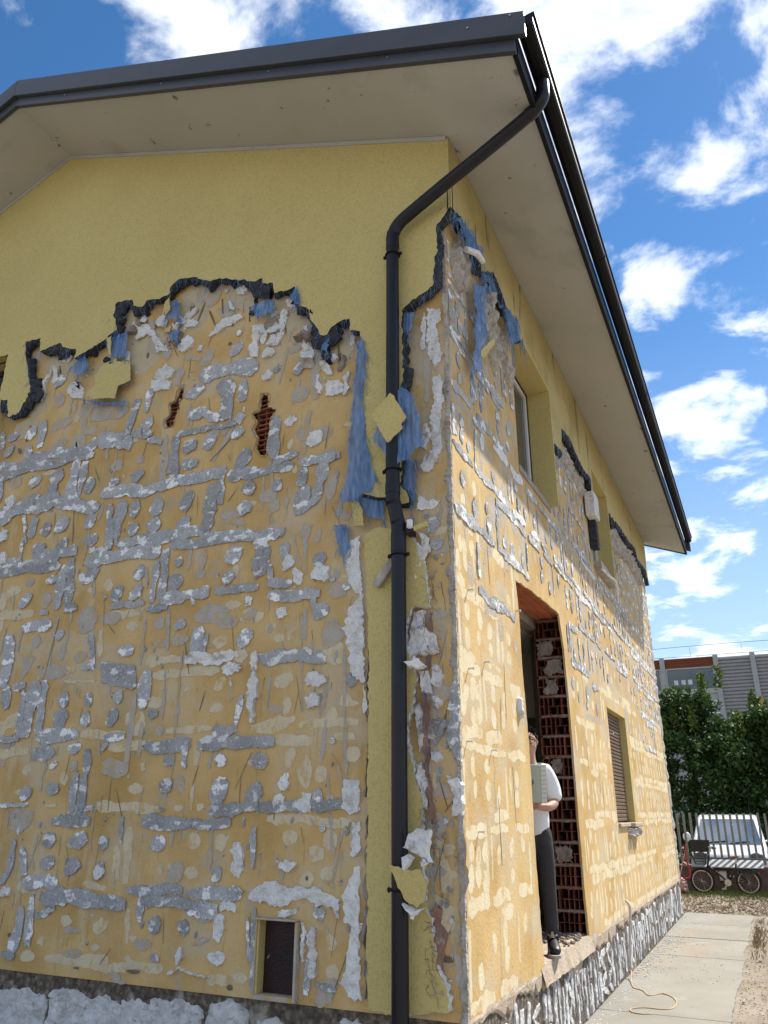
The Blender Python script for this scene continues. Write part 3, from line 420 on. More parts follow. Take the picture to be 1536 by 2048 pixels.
'A_STRIP': [['G',0.057,[[-4.741,4.253],[-4.487,4.177],[-4.253,4.249],[-3.981,4.222],[-3.789,4.236],[-3.59,4.196],[-3.412,4.246]]],['G',0.048,[[-4.688,4.143],[-4.478,4.139],[-4.255,4.16],[-3.983,4.13],[-3.77,4.145],[-3.47,4.111]]],['G',0.052,[[-4.216,4.636],[-4.206,4.339]]],['G',0.037,[[-4.815,4.635],[-4.738,4.429]]],['G',0.039,[[-4.676,4.14],[-4.63,3.828]]],['G',0.067,[[-3.667,4.107],[-3.692,3.704]]],['G',0.043,[[-3.562,4.069],[-3.599,3.704]]],['G',0.069,[[-4.592,3.682],[-4.374,3.716],[-4.088,3.72],[-3.873,3.718],[-3.607,3.64],[-3.309,3.558]]],['G',0.06,[[-3.316,3.705],[-3.076,3.679],[-2.806,3.656],[-2.549,3.665],[-2.317,3.669],[-2.142,3.668],[-1.956,3.678]]],['G',0.047,[[-2.533,4.112],[-2.494,3.655]]],['G',0.071,[[-3.44,4.287],[-3.202,4.202],[-3.029,4.115]]],['G',0.05,[[-3.024,4.598],[-3.119,4.185]]],['G',0.05,[[-2.876,4.668],[-2.9,4.429]]],['G',0.046,[[-3.048,4.238],[-2.79,4.2]]],['G',0.067,[[-2.341,4.674],[-2.156,4.661],[-1.939,4.639],[-1.709,4.595]]],['G',0.074,[[-2.038,4.563],[-2.001,4.158]]],['G',0.048,[[-1.858,4.517],[-1.856,4.287]]],['G',0.05,[[-2.427,4.295],[-2.243,4.278],[-2.072,4.174]]],['G',0.061,[[-1.898,4.167],[-1.824,4.102]]],['G',0.025,[[-2.518,4.133],[-2.278,4.106],[-2.048,4.104],[-1.892,4.102]]],['G',0.064,[[-3.062,3.597],[-3.062,3.252]]],['G',0.036,[[-3.186,3.585],[-3.122,3.153]]],['G',0.065,[[-2.065,3.577],[-2.107,3.169]]],['G',0.035,[[-1.986,3.638],[-1.995,3.385]]],['G',0.049,[[-3.033,3.186],[-2.737,3.189],[-2.486,3.182],[-2.244,3.19],[-2.073,3.164]]],['G',0.039,[[-1.951,3.632],[-1.8,3.619],[-1.637,3.618]]],['G',0.032,[[-4.25,3.661],[-4.175,3.349]]],['G',0.038,[[-2.857,4.13],[-2.678,4.076]]],['W',0.063,[[-4.462,3.887],[-4.445,3.727]]],['W',0.032,[[-4.195,5.227],[-4.31,5.06],[-4.314,4.867]]],['W',0.041,[[-2.268,5.042],[-2.111,5.141],[-1.913,5.171]]],['W',0.049,[[-2.357,4.996],[-2.367,4.909]]],['W',0.034,[[-3.2,5.48],[-2.962,5.277],[-2.75,5.05]]],['W',0.039,[[-2.582,5.279],[-2.402,5.226]]],['W',0.053,[[-2.868,5.478],[-2.846,5.319]]],['W',0.028,[[-3.328,4.964],[-3.149,4.881]]],['Q',0.033,[[-2.641,4.151],[-2.641,3.666]]],['Q',0.083,[[-3.743,4.659],[-3.385,4.558],[-3.135,4.536]]],['Q',0.061,[[-3.654,4.421],[-3.386,4.328]]],['Q',0.034,[[-3.705,4.687],[-3.634,4.205]]],['Q',0.043,[[-2.583,4.807],[-2.58,4.63]]],['Q',0.081,[[-2.447,5.635],[-2.28,5.524],[-2.326,5.407]]],['Q',0.076,[[-2.045,5.431],[-2.118,5.215]]],['Q',0.048,[[-4.006,4.87],[-4.095,4.759]]],['Q',0.053,[[-2.951,5.198],[-2.718,4.95]]],['Q',0.027,[[-2.517,4.896],[-2.341,4.849]]],['Q',0.018,[[-1.923,4.061],[-2.103,3.784]]],['Q',0.022,[[-1.93,3.229],[-1.731,3.169]]],['D',0.007,[[-2.462,4.67],[-2.458,4.88]]],['D',0.02,[[-2.359,5.455],[-2.426,5.27]]],['D',0.02,[[-2.3,5.343],[-2.214,5.153]]],['D',0.018,[[-2.167,5.432],[-2.141,5.258]]],['D',0.014,[[-2.524,5.449],[-2.523,5.355]]],['D',0.005,[[-2.003,4.758],[-2.014,4.489]]],['D',0.006,[[-2.888,3.954],[-2.842,4.16]]],['D',0.005,[[-2.228,3.5],[-2.211,3.273]]],['D',0.006,[[-3.851,3.614],[-3.811,3.329]]],['D',0.007,[[-3.624,3.626],[-3.576,3.279]]],['D',0.006,[[-3.358,3.828],[-3.449,3.996]]],['W',0.05,[[-1.773,5.024],[-1.748,4.69]]],['W',0.043,[[-1.663,4.957],[-1.67,4.804]]],['W',0.039,[[-1.586,5.108],[-1.591,4.919]]],['W',0.044,[[-1.46,5.018],[-1.499,4.807]]],['W',0.034,[[-1.269,4.876],[-1.241,4.619]]],['W',0.045,[[-0.094,4.099],[-0.072,3.865],[-0.115,3.735],[-0.108,3.461],[-0.215,3.335]]],['W',0.021,[[-0.179,4.682],[-0.199,4.334]]],['W',0.035,[[-1.118,4.361],[-1.095,4.168]]],['W',0.034,[[-0.838,4.321],[-0.863,4.097]]],['G',0.049,[[-1.504,4.078],[-1.494,3.68]]],['G',0.031,[[-1.493,3.665],[-1.275,3.695]]],['G',0.039,[[-1.929,3.598],[-1.713,3.588],[-1.521,3.596],[-1.301,3.598]]],['G',0.042,[[-1.24,3.6],[-0.895,3.605]]],['G',0.041,[[-1.208,3.565],[-1.215,3.395]]],['G',0.044,[[-1.027,3.573],[-1.09,3.261],[-1.279,3.182]]],['G',0.038,[[-2.166,3.12],[-1.948,3.103],[-1.769,3.09],[-1.624,3.055],[-1.363,3.057]]],['G',0.05,[[-1.564,3.087],[-1.561,2.933]]],['Q',0.039,[[-1.16,4.613],[-1.125,4.144]]],['Q',0.034,[[-1.362,4.752],[-1.293,4.699],[-1.407,4.664]]],['Q',0.022,[[-1.183,4.051],[-1.239,3.586]]],['Q',0.043,[[-0.965,3.49],[-0.987,3.244]]],['Q',0.042,[[-0.926,3.152],[-0.811,3.08]]],['Q',0.057,[[-1.155,3.08],[-1.18,2.976]]],['Q',0.024,[[-0.159,4.629],[-0.179,3.89]]],['Q',0.027,[[-0.076,3.726],[-0.069,3.479]]],['Q',0.049,[[-0.837,3.004],[-0.806,2.843]]],['D',0.005,[[-0.994,3.917],[-1.031,3.675]]],['D',0.005,[[-1.421,3.784],[-1.412,3.903]]],['D',0.019,[[-0.938,4.6],[-0.925,4.406]]],['D',0.009,[[-1.913,3.979],[-2.135,3.79]]],['D',0.006,[[-0.686,4.16],[-0.675,3.86]]],['D',0.01,[[-0.649,4.775],[-0.647,4.614]]],['G',0.055,[[-4.441,3.099],[-4.226,3.112],[-4.014,3.117],[-3.739,3.089],[-3.673,3.065]]],['G',0.052,[[-3.604,3.072],[-3.652,2.682]]],['G',0.047,[[-3.545,3.126],[-3.517,2.697]]],['G',0.036,[[-3.55,2.664],[-3.396,2.67]]],['G',0.061,[[-4.053,3.194],[-3.823,3.195],[-3.499,3.198]]],['G',0.06,[[-3.703,3.306],[-3.676,3.175]]],['G',0.029,[[-4.212,3.412],[-4.2,3.181]]],['G',0.04,[[-4.467,3.2],[-4.178,3.178]]],['G',0.059,[[-3.378,3.081],[-3.164,3.068],[-2.96,3.085],[-2.721,3.075],[-2.556,3.045]]],['G',0.028,[[-3.356,3.17],[-3.14,3.148]]],['G',0.036,[[-3.156,3.351],[-3.12,3.145]]],['G',0.019,[[-3.077,3.339],[-3.048,3.166]]],['G',0.03,[[-2.574,2.982],[-2.585,2.627]]],['G',0.042,[[-2.498,3.074],[-2.48,2.615]]],['G',0.028,[[-3.032,2.632],[-2.834,2.639],[-2.656,2.634]]],['G',0.038,[[-2.63,2.576],[-2.406,2.566]]],['G',0.05,[[-2.484,2.644],[-2.248,2.645],[-2.019,2.647]]],['G',0.036,[[-1.972,2.655],[-1.781,2.646],[-1.565,2.641]]],['G',0.037,[[-1.636,2.577],[-1.645,2.5]]],['G',0.044,[[-2.459,3.105],[-2.267,3.092],[-2.064,3.084],[-1.801,3.06],[-1.596,3.058]]],['G',0.032,[[-1.613,2.868],[-1.585,2.703]]],['G',0.047,[[-4.027,2.554],[-3.666,2.564]]],['G',0.031,[[-3.83,2.67],[-3.727,2.659]]],['G',0.052,[[-4.144,2.519],[-4.107,2.047]]],['G',0.053,[[-4.09,2.061],[-4.039,1.86]]],['G',0.038,[[-4.004,2.041],[-3.849,2.06]]],['G',0.034,[[-3.859,2.018],[-3.841,1.62]]],['G',0.024,[[-4.056,1.613],[-3.822,1.619]]],['G',0.068,[[-3.746,2.081],[-3.763,1.617]]],['G',0.041,[[-3.637,2.075],[-3.625,1.639]]],['G',0.051,[[-3.633,1.633],[-3.391,1.631],[-3.172,1.623]]],['G',0.03,[[-3.199,2.434],[-3.123,2.123]]],['G',0.036,[[-3.256,2.146],[-3.107,2.135]]],['G',0.048,[[-2.541,2.082],[-2.564,1.788]]],['G',0.053,[[-2.071,2.385],[-2.121,2.117]]],['G',0.025,[[-2.001,2.326],[-2.028,2.135]]],['G',0.032,[[-1.652,1.851],[-1.687,1.582]]],['G',0.036,[[-1.992,1.522],[-1.812,1.516],[-1.638,1.511],[-1.475,1.528]]],['G',0.042,[[-1.88,1.6],[-1.69,1.617]]],['G',0.036,[[-2.902,1.582],[-2.702,1.6]]],['G',0.027,[[-2.864,1.562],[-2.92,1.488]]],['G',0.045,[[-2.493,1.525],[-2.392,1.498],[-2.206,1.517],[-2.068,1.524]]],['G',0.028,[[-2.1,1.537],[-2.108,1.35]]],['G',0.04,[[-3.063,1.517],[-3.043,1.318]]],['G',0.051,[[-3.133,1.331],[-3.149,1.063]]],['G',0.038,[[-3.045,1.33],[-3.046,1.063]]],['G',0.03,[[-3.185,1.069],[-2.915,1.087]]],['G',0.03,[[-3.926,1.112],[-3.603,1.099]]],['G',0.041,[[-1.841,1.077],[-1.657,1.077],[-1.443,1.099]]],['W',0.053,[[-4.434,3.328],[-4.422,3.194]]],['W',0.043,[[-2.171,2.133],[-1.981,2.132],[-1.691,2.135]]],['W',0.032,[[-1.559,2.161],[-1.548,1.646]]],['W',0.016,[[-1.752,1.978],[-1.738,1.904]]],['W',0.027,[[-2.163,2.622],[-2.156,2.567]]],['P',0.038,[[-4.331,2.674],[-3.913,2.678]]],['P',0.033,[[-3.04,2.575],[-2.663,2.565]]],['P',0.035,[[-2.585,2.151],[-2.237,2.151]]],['P',0.029,[[-2.501,2.041],[-2.176,2.044],[-1.864,2.042]]],['P',0.015,[[-3.423,2.054],[-3.089,2.033]]],['P',0.039,[[-3.154,1.622],[-2.703,1.606]]],['P',0.039,[[-2.858,1.524],[-2.43,1.536]]],['P',0.02,[[-2.313,1.617],[-1.882,1.624]]],['P',0.036,[[-2.9,1.099],[-2.588,1.093],[-2.302,1.076]]],['P',0.038,[[-4.031,1.518],[-3.7,1.509]]],['P',0.018,[[-2.013,1.245],[-2.022,1.066]]],['P',0.022,[[-2.019,1.499],[-2.012,1.371]]],['P',0.042,[[-2.507,1.405],[-2.482,1.345]]],['P',0.029,[[-2.109,1.235],[-2.119,1.189]]],['P',0.024,[[-3.421,1.099],[-3.314,1.099]]],['P',0.033,[[-3.092,2.453],[-3.07,2.228]]],['Q',0.008,[[-2.229,2.215],[-2.229,1.577]]],['Q',0.009,[[-2.377,2.097],[-2.353,1.679]]],['Q',0.021,[[-2.649,1.908],[-2.661,1.348]]],['Q',0.016,[[-2.635,2.493],[-2.632,2.128]]],['Q',0.016,[[-2.407,2.58],[-2.378,2.227]]],['Q',0.017,[[-2.551,1.7],[-2.543,1.43]]],['Q',0.023,[[-2.246,3.053],[-2.256,2.855]]],['Q',0.028,[[-2.107,3.019],[-2.122,2.852]]],['Q',0.017,[[-2.683,2.938],[-2.655,2.747]]],['Q',0.058,[[-2.902,1.389],[-2.628,1.347]]],['Q',0.045,[[-3.188,1.432],[-3.19,1.357]]],['Q',0.018,[[-3.619,2.619],[-3.63,2.13]]],['Q',0.036,[[-3.167,2.46],[-3.052,2.227]]],['Q',0.045,[[-3.822,2.286],[-3.923,2.121]]],['Q',0.031,[[-3.49,2.374],[-3.499,2.233]]],['Q',0.047,[[-3.79,1.024],[-3.531,1.026]]],['D',0.006,[[-3.592,2.587],[-3.65,2.131]]],['D',0.006,[[-3.795,3.449],[-3.806,3.305]]],['D',0.006,[[-3.589,3.45],[-3.574,3.271]]],['D',0.006,[[-2.784,1.29],[-2.778,1.064]]],['D',0.005,[[-4.241,2.867],[-4.221,2.787]]],['D',0.004,[[-1.533,1.451],[-1.654,1.208]]],['D',0.005,[[-3.177,1.831],[-3.2,1.675]]],['D',0.005,[[-3.24,1.472],[-3.264,1.284]]],['D',0.007,[[-1.979,1.894],[-2.017,1.75]]],['D',0.003,[[-1.716,1.831],[-1.765,1.797]]],['D',0.005,[[-2.94,2.411],[-3.025,2.489]]],['G',0.055,[[-1.555,3.049],[-1.564,2.726]]],['G',0.035,[[-1.474,2.797],[-1.451,2.684]]],['G',0.035,[[-1.481,2.66],[-1.264,2.635]]],['G',0.046,[[-1.474,2.565],[-1.274,2.529],[-1.023,2.527]]],['G',0.034,[[-1.08,2.495],[-1.031,2.36]]],['G',0.048,[[-1.518,2.097],[-1.353,2.097],[-1.193,2.11],[-0.963,2.043]]],['G',0.042,[[-1.533,1.51],[-1.345,1.51]]],['G',0.044,[[-1.445,1.097],[-1.361,1.097],[-1.155,1.097],[-0.93,1.108],[-0.789,1.107]]],['W',0.029,[[-1.137,2.155],[-1.063,2.087]]],['W',0.017,[[-0.667,1.856],[-0.651,1.649]]],['P',0.044,[[-1.556,1.606],[-1.396,1.623],[-1.253,1.629]]],['P',0.024,[[-1.168,1.614],[-0.948,1.622],[-0.709,1.618]]],['P',0.026,[[-1.347,1.527],[-1.053,1.518]]],['P',0.021,[[-0.892,1.535],[-0.734,1.529]]],['P',0.027,[[-1.383,1.02],[-1.058,1.011],[-0.749,1.003]]],['Q',0.008,[[-1.178,2.401],[-1.144,1.707]]],['Q',0.017,[[-1.18,3.077],[-1.162,2.689]]],['Q',0.012,[[-0.827,2.117],[-0.791,1.203]]],['Q',0.011,[[-0.949,1.651],[-0.98,1.38]]],['Q',0.008,[[-1.284,3.009],[-1.193,2.707]]],['Q',0.011,[[-1.42,1.977],[-1.432,1.733]]],['Q',0.022,[[-1.15,2.424],[-1.154,2.207]]],['Q',0.013,[[-0.946,1.945],[-1.003,1.642]]],['Q',0.01,[[-1.059,1.033],[-1.017,0.983]]],['Q',0.011,[[-0.924,1.313],[-0.906,1.14]]],['D',0.003,[[-1.408,1.379],[-1.43,1.483]]],['D',0.003,[[-1.199,1.95],[-1.144,1.707]]],['G',0.029,[[-3.683,0.857],[-3.688,0.618],[-3.779,0.544]]],['G',0.032,[[-3.598,0.81],[-3.515,0.611]]],['G',0.044,[[-3.325,0.988],[-3.118,0.995],[-2.931,0.991]]],['G',0.028,[[-2.632,1.022],[-2.619,0.84]]],['G',0.041,[[-2.446,0.994],[-2.23,0.996],[-2.005,0.986],[-1.832,0.988],[-1.664,1.005]]],['G',0.047,[[-3.529,0.559],[-3.357,0.576],[-3.181,0.554]]],['G',0.047,[[-3.336,0.48],[-3.098,0.479],[-2.898,0.471],[-2.705,0.463],[-2.502,0.456]]],['G',0.036,[[-2.518,0.557],[-2.349,0.552],[-2.174,0.575],[-2.027,0.56]]],['G',0.035,[[-1.997,0.546],[-1.787,0.554],[-1.543,0.554]]],['G',0.033,[[-3.407,0.489],[-3.396,0.144]]],['G',0.04,[[-3.51,0.405],[-3.51,0.259],[-3.55,0.069]]],['G',0.023,[[-3.625,0.086],[-3.499,0.072]]],['G',0.032,[[-3.356,0.345],[-3.167,0.409]]],['G',0.029,[[-2.372,0.499],[-2.365,0.353]]],['G',0.034,[[-2.384,0.482],[-2.207,0.49],[-2.048,0.497],[-1.918,0.477]]],['G',0.027,[[-1.482,0.964],[-1.475,0.707]]],['G',0.024,[[-1.569,1.027],[-1.564,0.964]]],['G',0.038,[[-1.614,0.601],[-1.531,0.564]]],['G',0.021,[[-1.433,0.49],[-1.435,0.184]]],['G',0.013,[[-1.494,0.438],[-1.448,0.183]]],['W',0.049,[[-3.761,0.474],[-3.656,0.49]]],['W',0.045,[[-1.693,0.438],[-1.718,0.279]]],['W',0.043,[[-1.711,0.477],[-1.562,0.464]]],['W',0.039,[[-1.584,0.879],[-1.591,0.642]]],['W',0.029,[[-1.453,0.587],[-1.405,0.579]]],['W',0.021,[[-2.092,0.06],[-1.998,0.096],[-1.737,0.072]]],['P',0.03,[[-2.672,0.827],[-2.619,0.607]]],['P',0.031,[[-2.55,0.954],[-2.538,0.588]]],['P',0.017,[[-2.463,0.213],[-2.482,0.43]]],['P',0.027,[[-3.211,0.076],[-2.905,0.092],[-2.611,0.102]]],['P',0.026,[[-2.868,0.063],[-2.485,0.075],[-2.125,0.096]]],['P',0.018,[[-1.723,0.064],[-1.593,0.069]]],['P',0.025,[[-2.934,0.574],[-2.704,0.55]]],['Q',0.012,[[-1.92,0.247],[-1.773,0.286]]],['Q',0.015,[[-2.563,0.004],[-2.441,-0.016]]],['Q',0.012,[[-3.486,0.753],[-3.444,0.648]]],['D',0.005,[[-2.601,0.179],[-2.683,0.076]]],['D',0.004,[[-3.0,0.244],[-3.009,0.169]]],['D',0.004,[[-2.815,0.951],[-2.838,0.666]]],['D',0.004,[[-2.427,0.921],[-2.421,0.832]]],['D',0.004,[[-2.167,0.414],[-2.15,0.233]]],['D',0.005,[[-2.646,0.672],[-2.63,0.574]]],['W',0.052,[[-1.479,0.576],[-1.284,0.584],[-1.194,0.559],[-1.046,0.584],[-0.899,0.561],[-0.815,0.528]]],['W',0.04,[[-1.264,0.469],[-1.103,0.486]]],['W',0.019,[[-1.063,0.422],[-1.053,0.21]]],['W',0.03,[[-0.99,0.407],[-0.99,0.125]]],['W',0.04,[[-0.839,0.536],[-0.836,0.452]]],['G',0.039,[[-0.993,0.491],[-0.92,0.457]]],['G',0.023,[[-0.977,0.099],[-0.826,0.077]]],['G',0.016,[[-1.42,0.403],[-1.422,0.01]]],['G',0.021,[[-0.029,1.246],[-0.02,1.045]]],['G',0.019,[[-1.024,0.221],[-1.033,0.033]]],['Q',0.009,[[-0.904,1.061],[-0.871,0.812]]],['Q',0.007,[[-0.828,1.021],[-0.816,0.784]]],['Q',0.008,[[-0.951,0.664],[-0.853,0.63]]],['Q',0.017,[[-0.918,0.411],[-0.893,0.366]]],['Q',0.024,[[-0.016,0.988],[-0.008,0.626]]],['Q',0.024,[[-0.059,0.322],[-0.045,0.157]]]],
'A_POLY': [['W',[[-2.861,4.843],[-2.739,4.892],[-2.62,4.799],[-2.629,4.712],[-2.764,4.711],[-2.861,4.771]]],['W',[[-3.956,4.953],[-3.831,4.998],[-3.719,4.876],[-3.72,4.764],[-3.854,4.777],[-3.947,4.856]]],['W',[[-2.892,4.779],[-2.644,4.681],[-2.652,4.596],[-2.888,4.618]]],['W',[[-2.925,5.154],[-2.784,5.151],[-2.727,5.025],[-2.867,5.027]]],['W',[[-1.046,4.319],[-0.874,4.229],[-0.887,4.141],[-1.054,4.128]]],['W',[[-0.164,4.724],[-0.039,4.67],[-0.028,4.543],[-0.083,4.544],[-0.035,4.26],[-0.093,4.128],[-0.165,4.265]]],['W',[[-0.257,3.171],[-0.142,3.113],[-0.079,3.089],[-0.118,3.032],[-0.182,3.017],[-0.272,3.045]]],['W',[[-1.736,5.243],[-1.627,5.191],[-1.654,5.076],[-1.745,5.121]]],['G',[[-3.044,2.185],[-2.863,2.165],[-2.684,2.132],[-2.64,1.959],[-2.689,1.942],[-2.833,1.984],[-3.013,2.008]]],['W',[[-0.846,2.876],[-0.71,2.924],[-0.694,2.762],[-0.672,2.475],[-0.658,2.176],[-0.654,1.867],[-0.674,1.857],[-0.741,1.896],[-0.784,2.041],[-0.801,2.189],[-0.872,2.257],[-0.817,2.277],[-0.792,2.412],[-0.73,2.431],[-0.717,2.48],[-0.76,2.523],[-0.811,2.633],[-0.84,2.755]]],['W',[[-1.126,1.184],[-1.039,1.194],[-1.04,1.054],[-1.086,1.043],[-1.146,1.054],[-1.102,1.097]]],['G',[[-2.004,0.484],[-1.852,0.511],[-1.713,0.497],[-1.717,0.407],[-1.839,0.396],[-1.969,0.434]]],['W',[[-0.81,1.256],[-0.687,1.275],[-0.674,1.042],[-0.743,1.031],[-0.818,1.102]]],['W',[[-0.731,1.012],[-0.673,1.022],[-0.67,0.836],[-0.715,0.806],[-0.74,0.883]]],['W',[[-0.726,0.758],[-0.669,0.759],[-0.664,0.416],[-0.658,0.03],[-0.711,0.026],[-0.768,0.055],[-0.815,0.121],[-0.76,0.178],[-0.752,0.339],[-0.742,0.412],[-0.789,0.436],[-0.803,0.537],[-0.771,0.642]]],['W',[[-0.094,1.276],[-0.007,1.255],[0.007,1.045],[-0.079,1.035],[-0.059,1.149]]]],
'A_EDGE': [[-4.819,4.97],[-4.703,4.943],[-4.651,4.738],[-4.5,4.751],[-4.478,4.803],[-4.385,4.953],[-4.491,5.254],[-4.57,5.436],[-4.599,5.607],[-4.388,5.585],[-4.363,5.42],[-4.169,5.446],[-4.076,5.44],[-4.04,5.381],[-3.845,5.307],[-3.846,5.201],[-3.679,5.252],[-3.472,5.31],[-3.436,5.347],[-3.336,5.386],[-3.412,5.584],[-3.391,5.716],[-3.194,5.69],[-3.16,5.605],[-3.049,5.561],[-2.996,5.622],[-2.868,5.592],[-2.728,5.605],[-2.719,5.689],[-2.626,5.746],[-2.444,5.705],[-2.258,5.596],[-2.145,5.596],[-1.951,5.514],[-1.743,5.427],[-1.673,5.44],[-1.669,5.384],[-1.561,5.349],[-1.537,5.235],[-1.416,5.223],[-1.333,5.24],[-1.286,5.146],[-1.289,5.044],[-1.187,4.962],[-1.149,4.834],[-1.081,4.732],[-1.063,4.678],[-0.999,4.66],[-0.962,4.722],[-0.847,4.761],[-0.793,4.753],[-0.791,4.64],[-0.7,4.605],[-0.667,4.409],[-0.671,4.182],[-0.675,3.961],[-0.657,3.727],[-0.675,3.535],[-0.658,3.355],[-0.656,3.207],[-0.588,3.182],[-0.48,3.15],[-0.362,3.079],[-0.291,3.079],[-0.303,3.145],[-0.348,3.205],[-0.346,3.605],[-0.351,4.028],[-0.33,4.081],[-0.334,4.469],[-0.34,4.687],[-0.268,4.744],[-0.168,4.791],[-0.076,4.84],[-0.058,5.009],[-0.056,5.106],[-0.025,5.16],[-0.037,5.384],[0.051,5.501]],
'A_LOW': [[-0.652,2.896],[-0.645,2.737],[-0.625,2.455],[-0.611,2.16],[-0.605,1.855],[-0.605,1.63],[-0.606,1.411],[-0.61,1.221],[-0.603,1.042],[-0.602,0.764],[-0.6,0.426],[-0.599,0.182],[-0.595,0.009],[-0.475,0.003],[-0.35,0.002],[-0.206,0.032],[-0.096,0.05],[-0.102,0.162],[-0.16,0.281],[-0.176,0.407],[-0.187,0.492],[-0.228,0.533],[-0.234,0.802],[-0.234,1.14],[-0.318,1.404],[-0.335,1.564],[-0.284,1.758],[-0.264,1.89],[-0.3,1.983],[-0.343,2.067],[-0.342,2.231],[-0.297,2.334],[-0.164,2.326],[-0.18,2.466],[-0.196,2.652],[-0.26,2.761],[-0.291,2.881],[-0.425,2.914],[-0.562,2.948]],
'A_BLUE': [[0.105,[[-0.691,4.562],[-0.622,4.373],[-0.627,4.178],[-0.655,4.125],[-0.653,3.949],[-0.635,3.687],[-0.598,3.513],[-0.541,3.313],[-0.581,3.215],[-0.676,3.192],[-0.689,3.154],[-0.813,3.149],[-0.829,3.232],[-0.777,3.412],[-0.769,3.688],[-0.732,3.967],[-0.723,4.263],[-0.712,4.474]]],[0.23,[[-0.403,3.896],[-0.282,3.95],[-0.203,3.82],[-0.153,3.672],[-0.131,3.456],[-0.234,3.373],[-0.337,3.335],[-0.409,3.421],[-0.53,3.58],[-0.457,3.7]]],[0.06,[[-1.798,5.187],[-1.624,5.221],[-1.551,5.163],[-1.562,5.062],[-1.719,5.074]]],[0.105,[[-1.353,5.157],[-1.297,5.218],[-1.27,5.097],[-1.271,5.029],[-1.329,5.03]]],[0.05,[[-0.704,3.231],[-0.499,3.182],[-0.499,3.0],[-0.619,3.019],[-0.717,3.153]]],[0.04,[[-0.901,3.021],[-0.813,3.007],[-0.781,2.841],[-0.822,2.767],[-0.881,2.842]]],[0.06,[[-2.781,5.508],[-2.645,5.542],[-2.57,5.256],[-2.762,5.369]]],[0.05,[[-2.733,5.236],[-2.59,5.195],[-2.594,5.068],[-2.721,5.14]]],[0.05,[[-3.662,4.724],[-3.39,4.623],[-3.137,4.581],[-3.172,4.545],[-3.516,4.626]]],[0.07,[[-3.495,5.328],[-3.221,5.346],[-3.177,5.07],[-3.367,5.084]]],[0.07,[[-0.356,4.69],[-0.235,4.653],[-0.28,4.466],[-0.344,4.423]]],[0.06,[[-0.36,3.445],[-0.228,3.405],[-0.285,3.0],[-0.329,3.187],[-0.362,3.219]]],[0.08,[[-1.078,4.704],[-0.989,4.663],[-1.0,4.506],[-1.048,4.535]]],[0.07,[[-3.897,5.129],[-3.737,5.222],[-3.664,5.068],[-3.779,4.985]]]],
'A_FLAP': [[0.08,[[-3.479,5.052],[-3.322,5.122],[-3.309,5.044],[-3.148,5.01],[-3.079,4.765],[-3.218,4.746],[-3.214,4.602],[-3.491,4.65],[-3.577,4.716],[-3.504,4.835],[-3.533,4.935]]],[0.09,[[-2.775,5.505],[-2.715,5.582],[-2.705,5.427],[-2.748,5.374]]],[0.1,[[-3.438,5.313],[-3.387,5.318],[-3.352,5.1],[-3.392,5.111]]],[0.08,[[-2.748,5.24],[-2.659,5.233],[-2.682,5.184],[-2.732,5.189]]],[0.26,[[-0.509,3.744],[-0.429,3.81],[-0.352,3.868],[-0.322,3.83],[-0.27,3.738],[-0.23,3.651],[-0.277,3.608],[-0.271,3.577],[-0.387,3.494],[-0.442,3.601]]],[0.08,[[-0.757,3.182],[-0.702,3.192],[-0.666,3.081],[-0.647,2.961],[-0.719,2.972]]],[0.225,[[-0.378,0.779],[-0.24,0.756],[-0.177,0.758],[-0.142,0.689],[-0.169,0.603],[-0.211,0.558],[-0.293,0.597],[-0.335,0.674]]],[0.09,[[-0.231,0.575],[-0.194,0.581],[-0.194,0.542],[-0.226,0.541]]]],
'A_CHIP': [[0.215,[[-0.274,0.934],[-0.22,0.971],[-0.125,0.972],[-0.138,0.829],[-0.118,0.794],[-0.18,0.81],[-0.307,0.87]]],[0.25,[[-0.302,0.817],[-0.249,0.845],[-0.218,0.819],[-0.271,0.748],[-0.303,0.773]]],[0.245,[[-0.194,0.802],[-0.157,0.821],[-0.132,0.795],[-0.168,0.772]]],[0.215,[[-0.309,0.579],[-0.215,0.549],[-0.174,0.559],[-0.247,0.496]]],[0.21,[[-0.29,1.946],[-0.223,1.991],[-0.135,1.913],[-0.177,1.883],[-0.272,1.912]]],[0.05,[[-0.295,2.312],[-0.206,2.321],[-0.226,2.222],[-0.19,2.172],[-0.141,2.156],[-0.125,2.028],[-0.224,2.007],[-0.342,2.022],[-0.335,2.126]]],[0.05,[[-0.25,1.913],[-0.194,1.92],[-0.173,1.764],[-0.239,1.778]]],[0.05,[[-0.289,1.704],[-0.259,1.714],[-0.218,1.614],[-0.227,1.444],[-0.263,1.414],[-0.29,1.617]]],[0.06,[[-0.289,1.341],[-0.253,1.35],[-0.203,1.217],[-0.217,1.077],[-0.262,1.167]]],[0.03,[[-0.177,1.968],[-0.117,1.952],[-0.094,1.883],[-0.132,1.797],[-0.18,1.833]]],[0.03,[[-0.193,1.767],[-0.133,1.764],[-0.099,1.708],[-0.135,1.666],[-0.183,1.69]]],[0.02,[[-0.248,1.629],[-0.093,1.611],[-0.059,1.578],[-0.096,1.526],[-0.156,1.444],[-0.25,1.511]]],[0.02,[[-0.027,1.869],[0.007,1.834],[0.003,1.357],[-0.042,1.368],[-0.096,1.505],[-0.057,1.653],[-0.08,1.664]]],[0.02,[[-0.192,1.414],[-0.133,1.423],[-0.117,1.37],[-0.159,1.34],[-0.199,1.372]]],[0.02,[[-0.092,1.247],[-0.023,1.266],[0.02,1.215],[0.014,1.038],[-0.075,1.038],[-0.05,1.136]]],[0.05,[[-0.249,2.878],[-0.178,2.816],[-0.167,2.713],[-0.219,2.733]]],[0.07,[[-0.261,2.796],[-0.172,2.72],[-0.199,2.637],[-0.238,2.58],[-0.258,2.533]]]],
